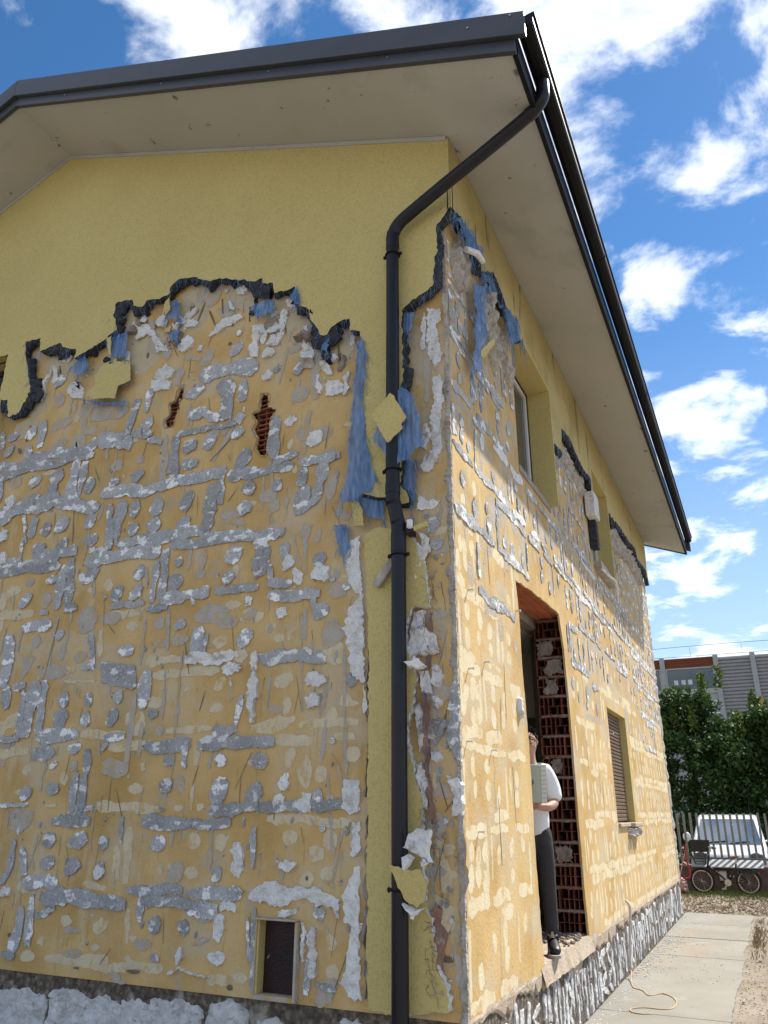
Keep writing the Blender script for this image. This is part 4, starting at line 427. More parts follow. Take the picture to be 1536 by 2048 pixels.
'A_GASH': [[[-2.539,4.603],[-2.5,4.567],[-2.506,4.491],[-2.548,4.45],[-2.533,4.379],[-2.571,4.337],[-2.575,4.22],[-2.651,4.228],[-2.68,4.302],[-2.627,4.332],[-2.643,4.455],[-2.579,4.474],[-2.571,4.559]],[[-1.66,4.312],[-1.593,4.307],[-1.579,4.221],[-1.592,4.176],[-1.515,4.135],[-1.568,4.061],[-1.554,3.98],[-1.574,3.907],[-1.584,3.818],[-1.586,3.735],[-1.636,3.745],[-1.682,3.823],[-1.664,3.911],[-1.721,4.001],[-1.693,4.073],[-1.74,4.147],[-1.674,4.164],[-1.663,4.241]]],
'HATCH': [[-1.391,0.419],[-1.103,0.431],[-1.109,0.009],[-1.377,0.004]],
'B_EDGE': [[-0.07,5.54],[0.138,5.642],[0.417,5.669],[0.666,5.658],[0.665,5.474],[1.072,5.739],[1.274,5.677],[1.454,5.602],[1.693,5.638],[1.854,5.537],[1.941,5.508]],
'B_W1': [[1.941,5.508],[3.049,5.535],[3.066,5.527],[2.978,4.584],[2.958,4.145],[1.885,3.905]],
'B_EDGE2': [[3.026,4.894],[3.273,4.925],[3.555,4.98],[3.577,5.182],[3.604,5.318],[4.061,5.404],[4.419,5.338],[4.808,5.292],[5.367,5.361],[5.309,5.098]],
'B_W2': [[5.495,5.535],[6.615,5.585],[6.619,4.226],[5.235,4.139]],
'B_EDGE3': [[6.535,5.319],[7.713,5.455],[8.415,5.493],[9.574,5.627],[9.795,5.483],[10.96,5.596],[11.244,5.364]],
'B_BLUE': [[[-0.068,5.508],[0.182,5.599],[0.448,5.667],[0.651,5.64],[0.328,5.388],[0.087,5.47]],[[1.311,5.482],[1.686,5.647],[1.868,5.499],[1.481,5.206],[1.333,5.305]],[[0.462,5.176],[0.866,5.458],[0.752,4.987],[0.771,4.791],[0.585,4.418],[0.316,4.268],[0.457,4.766]],[[0.815,5.574],[1.269,5.881],[1.413,5.762],[1.437,5.58],[0.992,5.436]]],
'B_flap': [[0.505,4.531],[0.848,4.887],[0.892,4.861],[0.667,4.593]],
'B_foam': [[4.359,4.641],[5.461,5.125],[5.3,4.619],[4.603,4.37],[4.251,4.305]]}

# ------------------------------------------------------------------ ground and path
GZ = -0.585
def grid_sheet(name, x0, x1, y0, y1, nx, ny, zf, mat):
    vs = [(x0+(x1-x0)*i/nx, y0+(y1-y0)*j/ny, zf(x0+(x1-x0)*i/nx, y0+(y1-y0)*j/ny)) for j in range(ny+1) for i in range(nx+1)]
    fs = [(j*(nx+1)+i, j*(nx+1)+i+1, (j+1)*(nx+1)+i+1, (j+1)*(nx+1)+i) for j in range(ny) for i in range(nx)]
    return mesh_obj(name, vs, fs, mat)
structure(mesh_obj('ground', [(-400,-400,GZ-0.03),(400,-400,GZ-0.03),(400,400,GZ-0.03),(-400,400,GZ-0.03)], [(0,1,2,3)], 'dirt_ground'))
yard = grid_sheet('yard_soil', 1.0, 9.0, -6, 16.2, 60, 150, lambda x, y: GZ-0.012+0.022*noise.noise((x*1.7, y*1.7, 0))+0.012*noise.noise((x*6, y*6, 3)), 'dirt_ground'); structure(yard)
strip_ = grid_sheet('soil_strip', -4, 1.0, 11.55, 16.2, 40, 40, lambda x, y: GZ-0.008+0.02*noise.noise((x*1.7, y*1.7, 0))+0.012*noise.noise((x*6, y*6, 3)), 'dirt_ground'); structure(strip_)
path = bpy.data.objects.new('concrete_path', None); COL.objects.link(path); path['kind'] = 'structure'; path.location = (0.5, 5, GZ)
ys = [-1.6, 0.1, 1.75, 3.45, 5.05, 6.75, 8.4, 10.0, 11.55]
for a, b in zip(ys, ys[1:]):
    e0 = 1.09+random.uniform(-.01, .01); q = MB(); n = 14
    edge = [(e0+0.03*noise.noise((0, a+(b-a)*k/n*1, 7))*1.4+random.uniform(-.008, .008), a+0.006+(b-a-0.012)*k/n) for k in range(n+1)]
    pf = [(-0.02, a+0.006, GZ), (e0, a+0.006, GZ)]; outline = [(-0.02, a+0.006)]+edge+[(-0.02, b-0.006)]
    dz = random.uniform(-.004, .004)
    q.prism([(x, y, GZ-0.1) for x, y in outline], (0, 0, 0.106+dz)); bevel(q.build('path_slab', 'concrete_path', path), 0.004, 1)

# ------------------------------------------------------------------ the house
LEN = 11.15; RX = -4.46; T = 0.09
house = thing('house', 'yellow gabled house with its outer insulation cladding half torn off', 'house', (-4.46, 5.5, GZ))
soff = lambda x: 6.315-0.39*x if x > RX else 6.315-0.39*(2*RX-x)
WX = 2*RX
# walls: thin coats of old render
wA_holes = [ragged(g, 0.012, 0.010, 3) for g in D['A_GASH']]
hx0, hx1, hz0, hz1 = -1.395, -1.105, 0.012, 0.425
wA_holes.append([(hx0,hz0),(hx1,hz0),(hx1,hz1),(hx0,hz1)])
wA_holes.append([(-6.0,4.35),(-4.84,4.35),(-4.84,5.52),(-6.0,5.52)])
gable = slab([(0,-0.02),(0,6.30),(RX,8.03),(WX,6.30),(WX,-0.02)], wA_holes, onA, -0.02, 0.0, 'gable_wall', ('render_ochre','render_ochre'), house, torn=False)
door = ragged([(1.66,-0.015),(1.63,0.3),(1.60,0.8),(1.615,1.3),(1.59,1.75),(1.55,2.2),(1.555,2.6),(1.50,2.90),(1.97,2.935),(2.5,2.955),(3.08,2.96),(3.19,2.62),(3.225,2.1),(3.235,1.65),(3.23,1.0),(3.235,0.5),(3.27,0.0)], 0.04, 0.008, 5)
win1 = [(1.86,4.08),(3.074,4.08),(3.074,5.545),(1.86,5.545)]; win2 = [(5.47,4.2),(6.634,4.2),(6.634,5.575),(5.47,5.575)]; win3 = [(5.37,0.955),(6.734,0.955),(6.734,2.305),(5.37,2.305)]
w1r = ragged(win1, 0.05, 0.012, 8)
side = slab([(0.0,-0.02),(LEN,-0.02),(LEN,6.27),(0.0,6.27)], [door, win1, win2, win3], onB, -0.02, 0.0, 'side_wall', ('render_ochre','render_ochre'), house, torn=False)
q = MB(); q.box((WX, 0.02, GZ), (WX+0.3, LEN, 6.3)); q.box((WX, LEN-0.3, GZ), (-0.03, LEN, 6.3)); q.prism([(WX, LEN-0.25, 6.3), (0, LEN-0.25, 6.3), (RX, LEN-0.25, 8.02)], (0, 0.2, 0)); q.build('rear_walls', 'render_ochre', house)

# raised mortar and flat traces, surveyed on the gable wall
flat = {'P': MB(), 'Q': MB(), 'T': MB(), 'D': MB()}; FW = {'T': 0.0008, 'P': 0.0016, 'Q': 0.0030, 'D': 0.0052}; FM = {'P': 'trace_pale', 'Q': 'trace_grey', 'T': 'trace_tan', 'D': 'scratch_dark'}
cnt = [0]
def put(typ, poly, P, wall, fl, name, big=0.02):
    cnt[0] += 1; s = cnt[0]
    if P is onA:
        mx_, mz_ = sum(a for a, _ in poly)/len(poly), sum(b for _, b in poly)/len(poly)
        if -1.43 < mx_ < -1.07 and -.1 < mz_ < .46 and len(name) == 0: return
        if typ not in 'GW' and any(math.hypot(mx_-a, mz_-b) < .07 for g in D['A_GASH'] for a, b in g): return
    if typ in 'GW':
        h = random.uniform(0.008, 0.014) if typ == 'G' else random.uniform(0.012, 0.026)
        v, f = relief(poly, h, P, big, 0.008 if typ == 'G' else 0.014, s, rough=0.38 if typ == 'G' else 0.7, fill=0.021 if typ == 'G' else 0.02, inset=0.001 if typ == 'G' else 0.008, undercut=0.010)
        if f: return mesh_obj(name if typ == 'G' else 'foam_lump', v, f, 'mortar_grey' if typ == 'G' else 'foam_white', wall)
    else:
        v, f = flat_poly(poly, P, (FW[typ]+0.000004*(s % 397))*(1 if P is onA else .22), 0.025 if typ != 'D' else 0.05, 0.008 if typ != 'D' else 0.001, s); fl[typ].add(v, f)
for typ, x, z, a, b, t in D['A_DAB']: put(typ, ellipse(x, z, a*1.0, b*1.0, t), onA, gable, flat, 'mortar_dab')
for typ, hw, pts in D['A_STRIP']: put(typ, band(pts, hw*(1.04 if typ in 'GW' else 0.4 if typ == 'D' else 1.1)), onA, gable, flat, 'mortar_bead')
for typ, pts in D['A_POLY']: put(typ, pts, onA, gable, flat, 'mortar_patch')
# boards further left repeat the same glue pattern: a bead round each board and six dabs
def boards(u0, u1, z0, z1, skip, fn, seed):
    rg = random.Random(seed); k = 0; z = z0
    while z < z1-0.1:
        u = u0-(0.5 if k % 2 else 0.0)+rg.uniform(-.05, .05)
        while u < u1:
            a, b = max(u, u0)+0.012, min(u+1.0, u1)-0.012
            if b-a > 0.2: fn(a, b, z+0.012, z+0.488, rg, skip)
            u += 1.0
        z += 0.5; k += 1
def left_board(a, b, z0, z1, rg, skip):
    if z0 > 4.6 or (z1 > 4.3 and b > -6.05): return
    for zz in (z0+0.04, z1-0.04):
        if rg.random() < .7: put('G' if rg.random() < .6 else 'P', band([(a+.03, zz), ((a+b)/2, zz+rg.uniform(-.02, .02)), (b-.03, zz)], .04), onA, gable, flat, 'mortar_bead')
    for i in range(3):
        for zz in (z0+.17, z1-.17):
            if rg.random() < .8: put('G' if rg.random() < .6 else 'P', ellipse(a+(b-a)*(i+.8)/3.6, zz, .05, .065, 10), onA, gable, flat, 'mortar_dab')
boards(-6.6, -4.85, 0.0, 5.0, None, left_board, 4)
rgt = random.Random(13)
for i in range(30):
    ex, ez = rgt.choice([t for t in D['A_EDGE'] if t[1] > 4.6 and -4.6 < t[0] < -.8]); put('T', ellipse(ex+rgt.gauss(0, .06), ez-rgt.uniform(.08, .22), rgt.uniform(.08, .2), rgt.uniform(.06, .16), rgt.uniform(-20, 20)), onA, gable, flat, '')
crumb = MB(); rgc = random.Random(31)
def clad_z(x): return 4.6 if x < -4.2 else 5.1 if x < -3.2 else 5.4 if x < -1.4 else 4.7 if x < -0.75 else 2.6
for i in range(520):
    x = rgc.uniform(-5.0, -0.72) if i % 6 else rgc.uniform(-0.2, -0.07); z = rgc.uniform(0.05, clad_z(x) if i % 6 else 3.0); r = rgc.random()
    if r < .30: l = rgc.uniform(.05, .35); a = rgc.gauss(0, .12); put('Q', band([(x, z), (x+l*a*.5+rgc.uniform(-.01, .01), z+l*.5), (x+l*a, z+l)], rgc.uniform(.004, .016)), onA, gable, flat, '')
    elif r < .48: l = rgc.uniform(.04, .28); a = rgc.gauss(0, .3); put('D', band([(x, z), (x+l*a, z+l)], rgc.uniform(.0012, .0028)), onA, gable, flat, '')
    elif r < .60: put('P', ellipse(x, z, rgc.uniform(.02, .10), rgc.uniform(.015, .06), rgc.uniform(-20, 30)), onA, gable, flat, '')
    elif r < .68: put('Q', ellipse(x, z, rgc.uniform(.03, .12), rgc.uniform(.02, .08), rgc.uniform(-20, 30)), onA, gable, flat, '')
    else:
        for k in range(rgc.randrange(1, 4)):
            cnt[0] += 1; s_ = rgc.uniform(.005, .02); v, f = relief(ellipse(x+rgc.gauss(0, .04), z+rgc.gauss(0, .05), s_, s_*rgc.uniform(.7, 2), 10, 6), rgc.uniform(.004, .012), onA, .02, .004, cnt[0], fill=0); crumb.add(v, f)
o = crumb.build('mortar_crumbs', 'mortar_grey', gable); o['kind'] = 'stuff'
for t_ in flat:
    o = flat[t_].build({'P': 'adhesive_traces', 'Q': 'bare_patches', 'T': 'bare_ground_coat', 'D': 'scratches'}[t_], FM[t_], gable); o['kind'] = 'stuff'

# torn white foam flakes and dark glue ribs in the messy zone right under the broken cladding edge
rgm = random.Random(91); EDG = [tuple(t) for t in D['A_EDGE'] if t[1] > 4.55 and t[0] < -.75]
for i in range(95):
    ex, ez = rgm.choice(EDG); x = ex+rgm.gauss(0, .12); dz = abs(rgm.gauss(.06, .22))+.05; z = ez-dz
    if x > -0.75 or x < -4.6 or any(b_ > z+.02 for a_, b_ in [(a_, b_) for a_, b_ in EDG if abs(a_-x) < .10] if b_-.03 < z): continue
    if any(abs(a_-x) < .12 and z > b_-.04 for a_, b_ in EDG): continue
    a = rgm.uniform(0, 6.28); l = rgm.uniform(.03, .11); wd = l*rgm.uniform(.25, .7); ca, sa = math.cos(a), math.sin(a); tl = rgm.uniform(-.9, .9)
    pts = [(x+ca*u*l-sa*v*wd, z+sa*u*l+ca*v*wd) for u, v in ((-1, -.5), (-.3, -1), (.7, -.8), (1, .1), (.4, .9), (-.6, .8))]
    PF = lambda u, v, w_: onA(u, v, w_+.012+max(-.008, tl*((v-z)*.7+(u-x)*.4)))
    k = rgm.random()
    if k < .62: v, f = relief(pts, rgm.uniform(.006, .016), PF, .018, .008, 700+i, rough=.8, fill=.02, inset=.003); mesh_obj('foam_flake', v, f, 'foam_white' if k < .5 else 'corner_plaster', gable)
    elif k < .75: v, f = relief(band([(x, z), (x+rgm.uniform(-.05, .05), z-rgm.uniform(.08, .2))], .009), .012, onA, .02, .004, 700+i, fill=0); mesh_obj('glue_rib', v, f, 'scratch_dark', gable)
    else: v, f = relief(pts, rgm.uniform(.02, .05), onA, .02, .012, 700+i, rough=.8, fill=.02, inset=.012); mesh_obj('foam_chunk', v, f, 'eps_dark' if k > .9 else 'wall_mortar', gable)

# the long wall: the same boards, raised above, only ghost marks low down
flatB = {'P': MB(), 'Q': MB(), 'T': MB(), 'D': MB()}
OPEN = [(1.50,3.33,-0.1,2.99), (1.82,3.12,4.05,5.6), (5.4,6.68,4.15,5.6), (5.33,6.76,0.80,2.33)]
def free(u, z, m_=0.05): return all(not (a-m_ < u < b+m_ and c-m_ < z < d+m_) for a, b, c, d in OPEN)
raisedB = []
def side_board(a, b, z0, z1, rg, skip):
    zc = (z0+z1)/2
    edge_z = 2.55+0.35*math.sin((a+b)*0.6)+(0.5 if a < 0.3 else 0)
    def kind():
        if zc > edge_z+0.3: return 'G' if rg.random() < 0.84 else 'W' if rg.random() < .35 else 'Q'
        if zc > edge_z-0.2: r = rg.random(); return 'G' if r < 0.42 else 'Q' if r < 0.62 else 'P'
        return 'P'
    fl_hi = zc > edge_z-0.2
    items = []
    for zz in (z0+0.030, z1-0.030):
        segs = [(a+.02, b-.02)] if rg.random() < .55 else [(a+.02, a+(b-a)*rg.uniform(.3, .5)), (a+(b-a)*rg.uniform(.5, .7), b-.02)]
        for s0, s1 in segs:
            if rg.random() < 0.92: items.append((band([(s0, zz+rg.uniform(-.01, .01)), ((s0+s1)/2, zz+rg.uniform(-.02, .02)), (s1, zz+rg.uniform(-.01, .01))], rg.uniform(.028, .046)), (s0+s1)/2, zz))
    for uu in (a+.04, b-.04):
        if rg.random() < 0.75: zt = z1-rg.uniform(.03, .15); zb = z0+rg.uniform(.03, .15); items.append((band([(uu+rg.uniform(-.01, .01), zb), (uu, (zb+zt)/2), (uu+rg.uniform(-.015, .015), zt)], rg.uniform(.018, .034)), uu, zc))
    for i in range(3):
        for zz in (z0+.165, z1-.165):
            if rg.random() < .88:
                uu = a+(b-a)*(0.22+0.28*i)+rg.uniform(-.04, .04); items.append((ellipse(uu, zz+rg.uniform(-.03, .03), rg.uniform(.044, .066), rg.uniform(.055, .085), rg.uniform(-10, 20)), uu, zz))
    if rg.random() < .5: uu = rg.uniform(a, b); items.append((band([(uu, z0+.05), (uu+rg.uniform(-.03, .03), z1-.05)], .008), uu, zc, 'Q'))
    for it in items:
        poly, uu, zz = it[:3]
        if zz > 5.35 or not free(uu, zz, 0.02) or any(not free(x, y, 0.0) or x < 0.02 or x > LEN-0.02 for x, y in poly): continue
        k = it[3] if len(it) > 3 else kind()
        if k in 'GW': raisedB.append((uu, k, poly))
        else: put(k, poly, onB, side, flatB, '')
boards(0.0, LEN, 0.0, 5.5, None, side_board, 11)
raisedB.sort(key=lambda t: t[0])
rest = MB(); nd_ = 0
for uu, k, poly in raisedB:
    big = 0.025 if uu < 4 else 0.05
    if nd_ < 290:
        nd_ += 1; cnt[0] += 1
        v, f = relief(poly, random.uniform(.005, .009), onB, big, 0.010, cnt[0], rough=0.5, fill=0.035 if uu < 4 else 0.08, inset=.001, undercut=.005)
        if f: mesh_obj('mortar_dab', v, f, 'mortar_grey' if k == 'G' else 'foam_white', side)
    else:
        cnt[0] += 1; v, f = relief(poly, random.uniform(.005, .009), onB, 0.06, 0.008, cnt[0], fill=0.1); rest.add(v, f)
if rest.f: o = rest.build('far_mortar_remains', 'mortar_grey', side); o['kind'] = 'stuff'
rgq = random.Random(57)
for i in range(420):
    uu, zz = rgq.uniform(0.05, 10.9), rgq.uniform(2.1, 5.0)
    if not free(uu, zz, .08): continue
    if rgq.random() < .55: l = rgq.uniform(.10, .50); poly = band([(uu, zz), (uu+rgq.uniform(-.03, .03), zz+l*.5), (uu+rgq.uniform(-.05, .05), zz+l)], rgq.uniform(.006, .025))
    else: poly = ellipse(uu, zz, rgq.uniform(.04, .18), rgq.uniform(.03, .14), 0)
    if all(free(a, b, .01) and .02 < a < LEN-.02 for a, b in poly): put('Q' if rgq.random() < .7 else 'T', poly, onB, side, flatB, '')
for i in range(60):      # scratches and hair cracks
    uu, zz = random.uniform(0.1, 10.8), random.uniform(0.2, 5.0)
    if free(uu, zz, .1): l = random.uniform(.1, .45); put('D', band([(uu, zz), (uu+random.uniform(-.03, .03), zz+l)], random.uniform(.003, .007)), onB, side, flatB, '')
for t_ in flatB:
    if flatB[t_].f: o = flatB[t_].build({'P': 'adhesive_traces', 'Q': 'bare_patches', 'T': 'bare_ground_coat', 'D': 'scratches'}[t_], (FM[t_] if t_ != 'P' else 'trace_cream'), side); o['kind'] = 'stuff'

# rough plaster arris at the stripped corner
q = MB(); rg = random.Random(2)
zc_ = -0.02; nseg = 420; ring = []
vs = []; fs = []
for i in range(nseg+1):
    z = zc_+(5.45+0.02)*i/nseg; nn = lambda s, f=9: noise.noise((s*5.1, z*f, 0.4))
    wA = max(.012, 0.038+0.022*nn(1, 4)+0.02*nn(2, 16)+rg.uniform(-.008, .008)); wB = max(.004, 0.012+0.010*nn(3, 5)+0.008*nn(4, 18)); o1 = max(.003, 0.014+0.016*nn(5, 14)+rg.uniform(-.008, .008)); o2 = max(.001, 0.004+0.005*nn(6, 17)+rg.uniform(-.002, .002))
    vs += [(-wA, 0.004, z), (-wA+0.012, -o1*0.8, z), (-0.02, -o1, z), (o2, -o1, z+rg.uniform(-.008, .008)), (o2, wB*0.6, z), (-0.004, wB, z)]
for i in range(nseg):
    for k in range(5): a = i*6+k; fs.append((a, a+1, a+7, a+6))
mesh_obj('corner_plaster', vs, fs, 'corner_plaster', gable)
# same broken arris at the far corner
vs = []; fs = []
for i in range(91):
    z = 5.4*i/90; o1 = rg.uniform(.004, .035); vs += [(0.004, LEN-0.12-rg.uniform(0, .08), z), (o1, LEN-0.02, z), (o1*0.5, LEN+rg.uniform(0, .03), z), (-0.1, LEN+0.01, z)]
for i in range(90):
    for k in range(3): a = i*4+k; fs.append((a, a+1, a+5, a+4))
mesh_obj('corner_plaster', vs, fs, 'corner_plaster', side)

# wall gashes down to the hollow brick
for gi, g in enumerate(D['A_GASH']):
    xs = [a for a, _ in g]; zs = [b for _, b in g]; x0, x1, z0, z1 = min(xs)-.03, max(xs)+.03, min(zs)-.03, max(zs)+.03
    q = MB(); q.box((x0, 0.10, z0), (x1, 0.12, z1))
    z = z0
    while z < z1: q.box((x0, 0.022+random.uniform(0, .02), z), (x1, 0.11, z+0.010)); z += random.uniform(.035, .055)
    x = x0
    while x < x1: q.box((x, 0.03+random.uniform(0, .03), z0), (x+.009, 0.11, z1)); x += random.uniform(.05, .08)
    q.build('broken_brick', 'terracotta', gable)
    rim = ragged(g, 0.03, 0.012, 9, 0.012); inn = ragged(g, 0.03, 0.0, 9)
    v = [onA(x, z, 0.004+random.uniform(0, .006)) for x, z in rim]+[onA(x, z, -0.012) for x, z in inn]; n = len(rim); mesh_obj('gash_rim', v, [(i, (i+1) % n, n+(i+1) % n, n+i) for i in range(n)], 'wall_mortar', gable)

# wall anchors left behind
def anchor(P, u, z, r=0.022, parent=None, stem=0.0):
    q = MB(); n = 16; c = [P(u+r*math.cos(2*math.pi*i/n), z+r*math.sin(2*math.pi*i/n), 0.006+stem) for i in range(n)]; c2 = [P(u+r*.9*math.cos(2*math.pi*i/n), z+r*.9*math.sin(2*math.pi*i/n), 0.011+stem) for i in range(n)]
    q.add(c+c2, [tuple(range(n, 2*n))]+[(i, (i+1) % n, n+(i+1) % n, n+i) for i in range(n)])
    for k in range(4):
        t = math.pi/4+math.pi/2*k; cc_ = [P(u+r*.5*math.cos(t)+r*.2*math.cos(2*math.pi*i/6), z+r*.5*math.sin(t)+r*.2*math.sin(2*math.pi*i/6), 0.0125+stem) for i in range(6)]; q.add(cc_, [tuple(range(6))], 1)
    if stem: q.tube([P(u, z, -0.01), P(u, z, stem+.008)], 0.006, 6)
    return q.build('wall_anchor', 'foam_white', parent, mats=['foam_white', 'scratch_dark'])
for px, pz in ((-0.895, 1.505), (-0.95, 0.965), (-0.66, 0.42), (-0.93, 2.62), (-2.12, 5.50), (-0.235, 1.50)): anchor(onA, px, pz, parent=gable, stem=0.004)
for py, pz in ((0.28, 0.95), (0.62, 1.46), (0.20, 1.95), (0.55, 2.05), (1.45, 2.62), (5.45, 1.98), (0.25, 2.50), (0.12, 1.48)): anchor(onB, py, pz, 0.011, side, stem=0.03)
chunk = MB(); v, f = relief([(1.33,1.90),(1.40,1.92),(1.43,1.84),(1.39,1.74),(1.34,1.78)], 0.028, onB, 0.03, .01, 77, fill=.03, inset=.02); mesh_obj('foam_lump', v, f, 'foam_white', side)

# plinth
q = MB(); q.box((WX, 0.012, GZ-0.1), (-0.012, 0.25, -0.02)); q.box((-0.25, 0.25, GZ-0.1), (-0.012, LEN, -0.02)); pl = q.build('plinth', 'plinth_dark', house)
rg = random.Random(21)
x = -6.4
while x < -0.62:
    wd = rg.uniform(.22, .55); z0 = rg.uniform(-.54, -.34); zt = rg.uniform(-.12, -.04)
    v, f = relief([(x, z0), (x+wd*.5, z0-.03), (x+wd*.92, z0+.02), (x+wd*.96, zt-.05), (x+wd*.6, zt), (x+.03, zt-.03)], rg.uniform(.008, .018), lambda u, v_, w_: (u, 0.012-w_, v_), .02, .013, cnt[0], rough=.9, fill=.022, inset=.008); cnt[0] += 1; x += wd*rg.uniform(.72, 1.02)
    mesh_obj('adhesive_patch', v, f, 'plinth_adhesive', pl)
    if rg.random() < .6: v, f = relief(ellipse(x-wd/2, rg.uniform(-.5, -.42), .09, .05, 10), .02, lambda u, v_, w_: (u, 0.012-w_, v_), .025, .012, cnt[0]); cnt[0] += 1; mesh_obj('adhesive_patch', v, f, 'plinth_adhesive', pl)
y = 0.03; PB = lambda u, v_, w_: (-0.012+w_, u, v_)
while y < LEN-0.1:
    wd = rg.uniform(.03, .13)*(1.6 if rg.random() < .15 else 1); gap = rg.uniform(.015, .11)
    tall = rg.random() < .45
    if tall: spans = [(rg.uniform(-.57, -.52), rg.uniform(-.22, -.10))]
    else: m_ = rg.uniform(-.38, -.30); spans = [(rg.uniform(-.57, -.54), m_-.03), (m_+.03, rg.uniform(-.18, -.08))]
    if rg.random() < .42:
        bw = rg.uniform(.10, .22); zt = rg.uniform(-.20, -.10); zb = rg.uniform(-.55, -.42); hw = rg.uniform(.019, .034); shp = rg.randrange(4)
        pl_pts = ([(y, zb), (y, zt), (y+bw, zt-.02), (y+bw, zb+.05)], [(y, zt), (y+.01, zb), (y+bw, zb+.01), (y+bw, zt-.08)], [(y, zb), (y+.02, (zb+zt)/2), (y, zt), (y+bw, zt), (y+bw, (zb+zt)/2), (y+.04, (zb+zt)/2-.02)], [(y+bw, zt), (y, zt-.05), (y+bw*.9, (zb+zt)/2), (y, zb+.06), (y+bw, zb)])[shp]
        v, f = relief(band(pl_pts, hw), rg.uniform(.005, .011), PB, .025 if y < 6 else .05, .008, cnt[0], rough=.6, fill=.03, inset=.003); cnt[0] += 1
        if f: mesh_obj('adhesive_patch', v, f, 'plinth_adhesive', pl)
        y += bw+gap; continue
    for z0, z1 in spans:
        v, f = relief([(y, z0), (y+wd, z0+rg.uniform(-.02, .02)), (y+wd*rg.uniform(.8, 1.1), z1), (y+wd*.2, z1+.02)], rg.uniform(.005, .012), PB, .025 if y < 6 else .05, .014, cnt[0], rough=.7, fill=.05, inset=.005); cnt[0] += 1
        mesh_obj('adhesive_patch', v, f, 'plinth_adhesive', pl)
    y += wd+gap
vs = []; fs = []; n = 220       # dusty ledge along the top of the plinth
for i in range(n+1):
    y = LEN*i/n; dd = 0.001+0.006*noise.noise((y*4, 0, 2))+rg.uniform(-.002, .003); zl = (-0.11 if 1.4 < y < 4.6 else -0.045)+0.10*noise.noise((y*2.1, 3, 0))+0.07*noise.noise((y*9, 3, 0))+rg.uniform(-.03, .03)
    vs += [(0.0005, y, 0.0+0.035*noise.noise((y*3, 9, 0))+rg.uniform(-.01, .01)), (0.004+dd, y, -0.02+rg.uniform(-.008, .004)), (0.002+dd*.6, y, min(-.035, zl)), (-0.013, y, min(-.04, zl-.02))]
for i in range(n):
    for k in range(3): a = i*4+k; fs.append((a+1, a, a+4, a+5))
mesh_obj('dust_ledge', vs, fs, 'dust_tan', pl)

# doorway knocked through the wall
doorway = MB(); doorway.box((-0.30, 3.56, 0.0), (-0.021, 3.8, 3.0)); dw = doorway.build('doorway', 'wall_mortar', house)
q = MB(); q.box((-0.30, 1.2, 0.0), (-0.021, 1.50, 3.0)); q.build('near_jamb', 'wall_mortar', dw)
for k in range(15):
    z = 0.04+k*0.1945; q = MB(); q.box((-0.28, 1.49+random.uniform(0, .03), z), (-0.025, 1.56+random.uniform(0, .03), z+.175)); q.build('brick', 'terracotta', dw)
def hollow(wd, ht, nx, nz, seed, dp=0.30, broken=0.1):
    rg = random.Random(seed); q = MB(); t = 0.0052; xs = [wd*i/nx for i in range(nx+1)]; zs = [ht*j/nz for j in range(nz+1)]
    for i, x in enumerate(xs):
        j0 = rg.uniform(-.003, .003) if 0 < i < nx else 0; th = t if 0 < i < nx else t*1.3
        for j in range(nz):
            if 0 < i < nx and rg.random() < broken: continue
            yo = rg.uniform(0, .012); q.box((x-th/2+j0, yo, zs[j]), (x+th/2+j0, dp, zs[j+1]))
    for j, z in enumerate(zs):
        th = t if 0 < j < nz else t*1.3
        for i in range(nx):
            if 0 < j < nz and rg.random() < broken: continue
            yo = rg.uniform(0, .012); q.box((xs[i], yo, z-th/2+rg.uniform(-.002, .002)), (xs[i+1], dp, z+th/2))
    q.box((-0.003, dp-.012, -0.003), (wd+.003, dp-.002, ht+.003))
    me_o = q.build('hollow_brick', 'terracotta', dw); return me_o
protos = [hollow(0.225, 0.172, 5, 2, s, broken=b) for s, b in ((1, .06), (2, .16), (3, .10))]
narrow = hollow(0.055, 0.172, 1, 2, 9, broken=0)
used = set(); rg = random.Random(5); course_h = 0.1945
def place(proto, loc):
    if proto.name not in used: used.add(proto.name); o = proto
    else: o = proto.copy(); COL.objects.link(o)
    o.location = loc; return o
MORT = {3, 7, 11, 12, 13}
for k in range(15):
    z = 0.035+k*course_h; dy = rg.uniform(-.012, .02)+(0.02 if k in (0, 1) else 0); first = k % 2
    x0 = -0.295 if first else -0.245
    place(protos[rg.randrange(3)], (-0.318+(0.060 if first else 0)+0.008, 3.243+dy, z))
    place(narrow, ((-0.316 if first else -0.318+0.239), 3.25+dy+rg.uniform(0, .02), z))
    q = MB(); vv, ff = relief([(-0.297, z+.170), (-0.022, z+.168), (-0.022, z+.196), (-0.297, z+.195)], 0.004, lambda u, v_, w_: (u, 3.257+dy-w_, v_), .03, .005, k+300, fill=0); 
    q.add(vv, ff); q.box((-0.297, 3.262+dy, z+.171), (-0.022, 3.55, z+.194)); q.build('mortar_bed', 'wall_mortar', dw)
    if k in MORT:
        a = -0.29 if k != 7 else -0.25; wdt = {3: .16, 7: .11, 11: .13, 12: .18, 13: .14}[k]; a = -0.285+rg.uniform(0, .06)
        if k == 3: a = -0.26
        vv, ff = relief([(a, z+.01), (a+wdt, z+.015), (a+wdt, z+.16), (a+.01, z+.165)], .012, lambda u, v_, w_: (u, 3.243+dy-w_, v_), .02, .022, k+400, rough=.9); mesh_obj('mortar_fill', vv, ff, 'wall_mortar', dw)
for i in range(4):
    y = 1.46
    for j in range(4):
        l = (0.36, 0.5, 0.5, 0.42)[j]; q = MB(); q.box((-0.292+i*.068, y, 2.955+random.uniform(-.006, .006)), (-0.292+i*.068+.063, min(y+l-.008, 3.36), 3.05)); bevel(q.build('lintel_tile', 'lintel_clay', dw), .004, 1); y += l
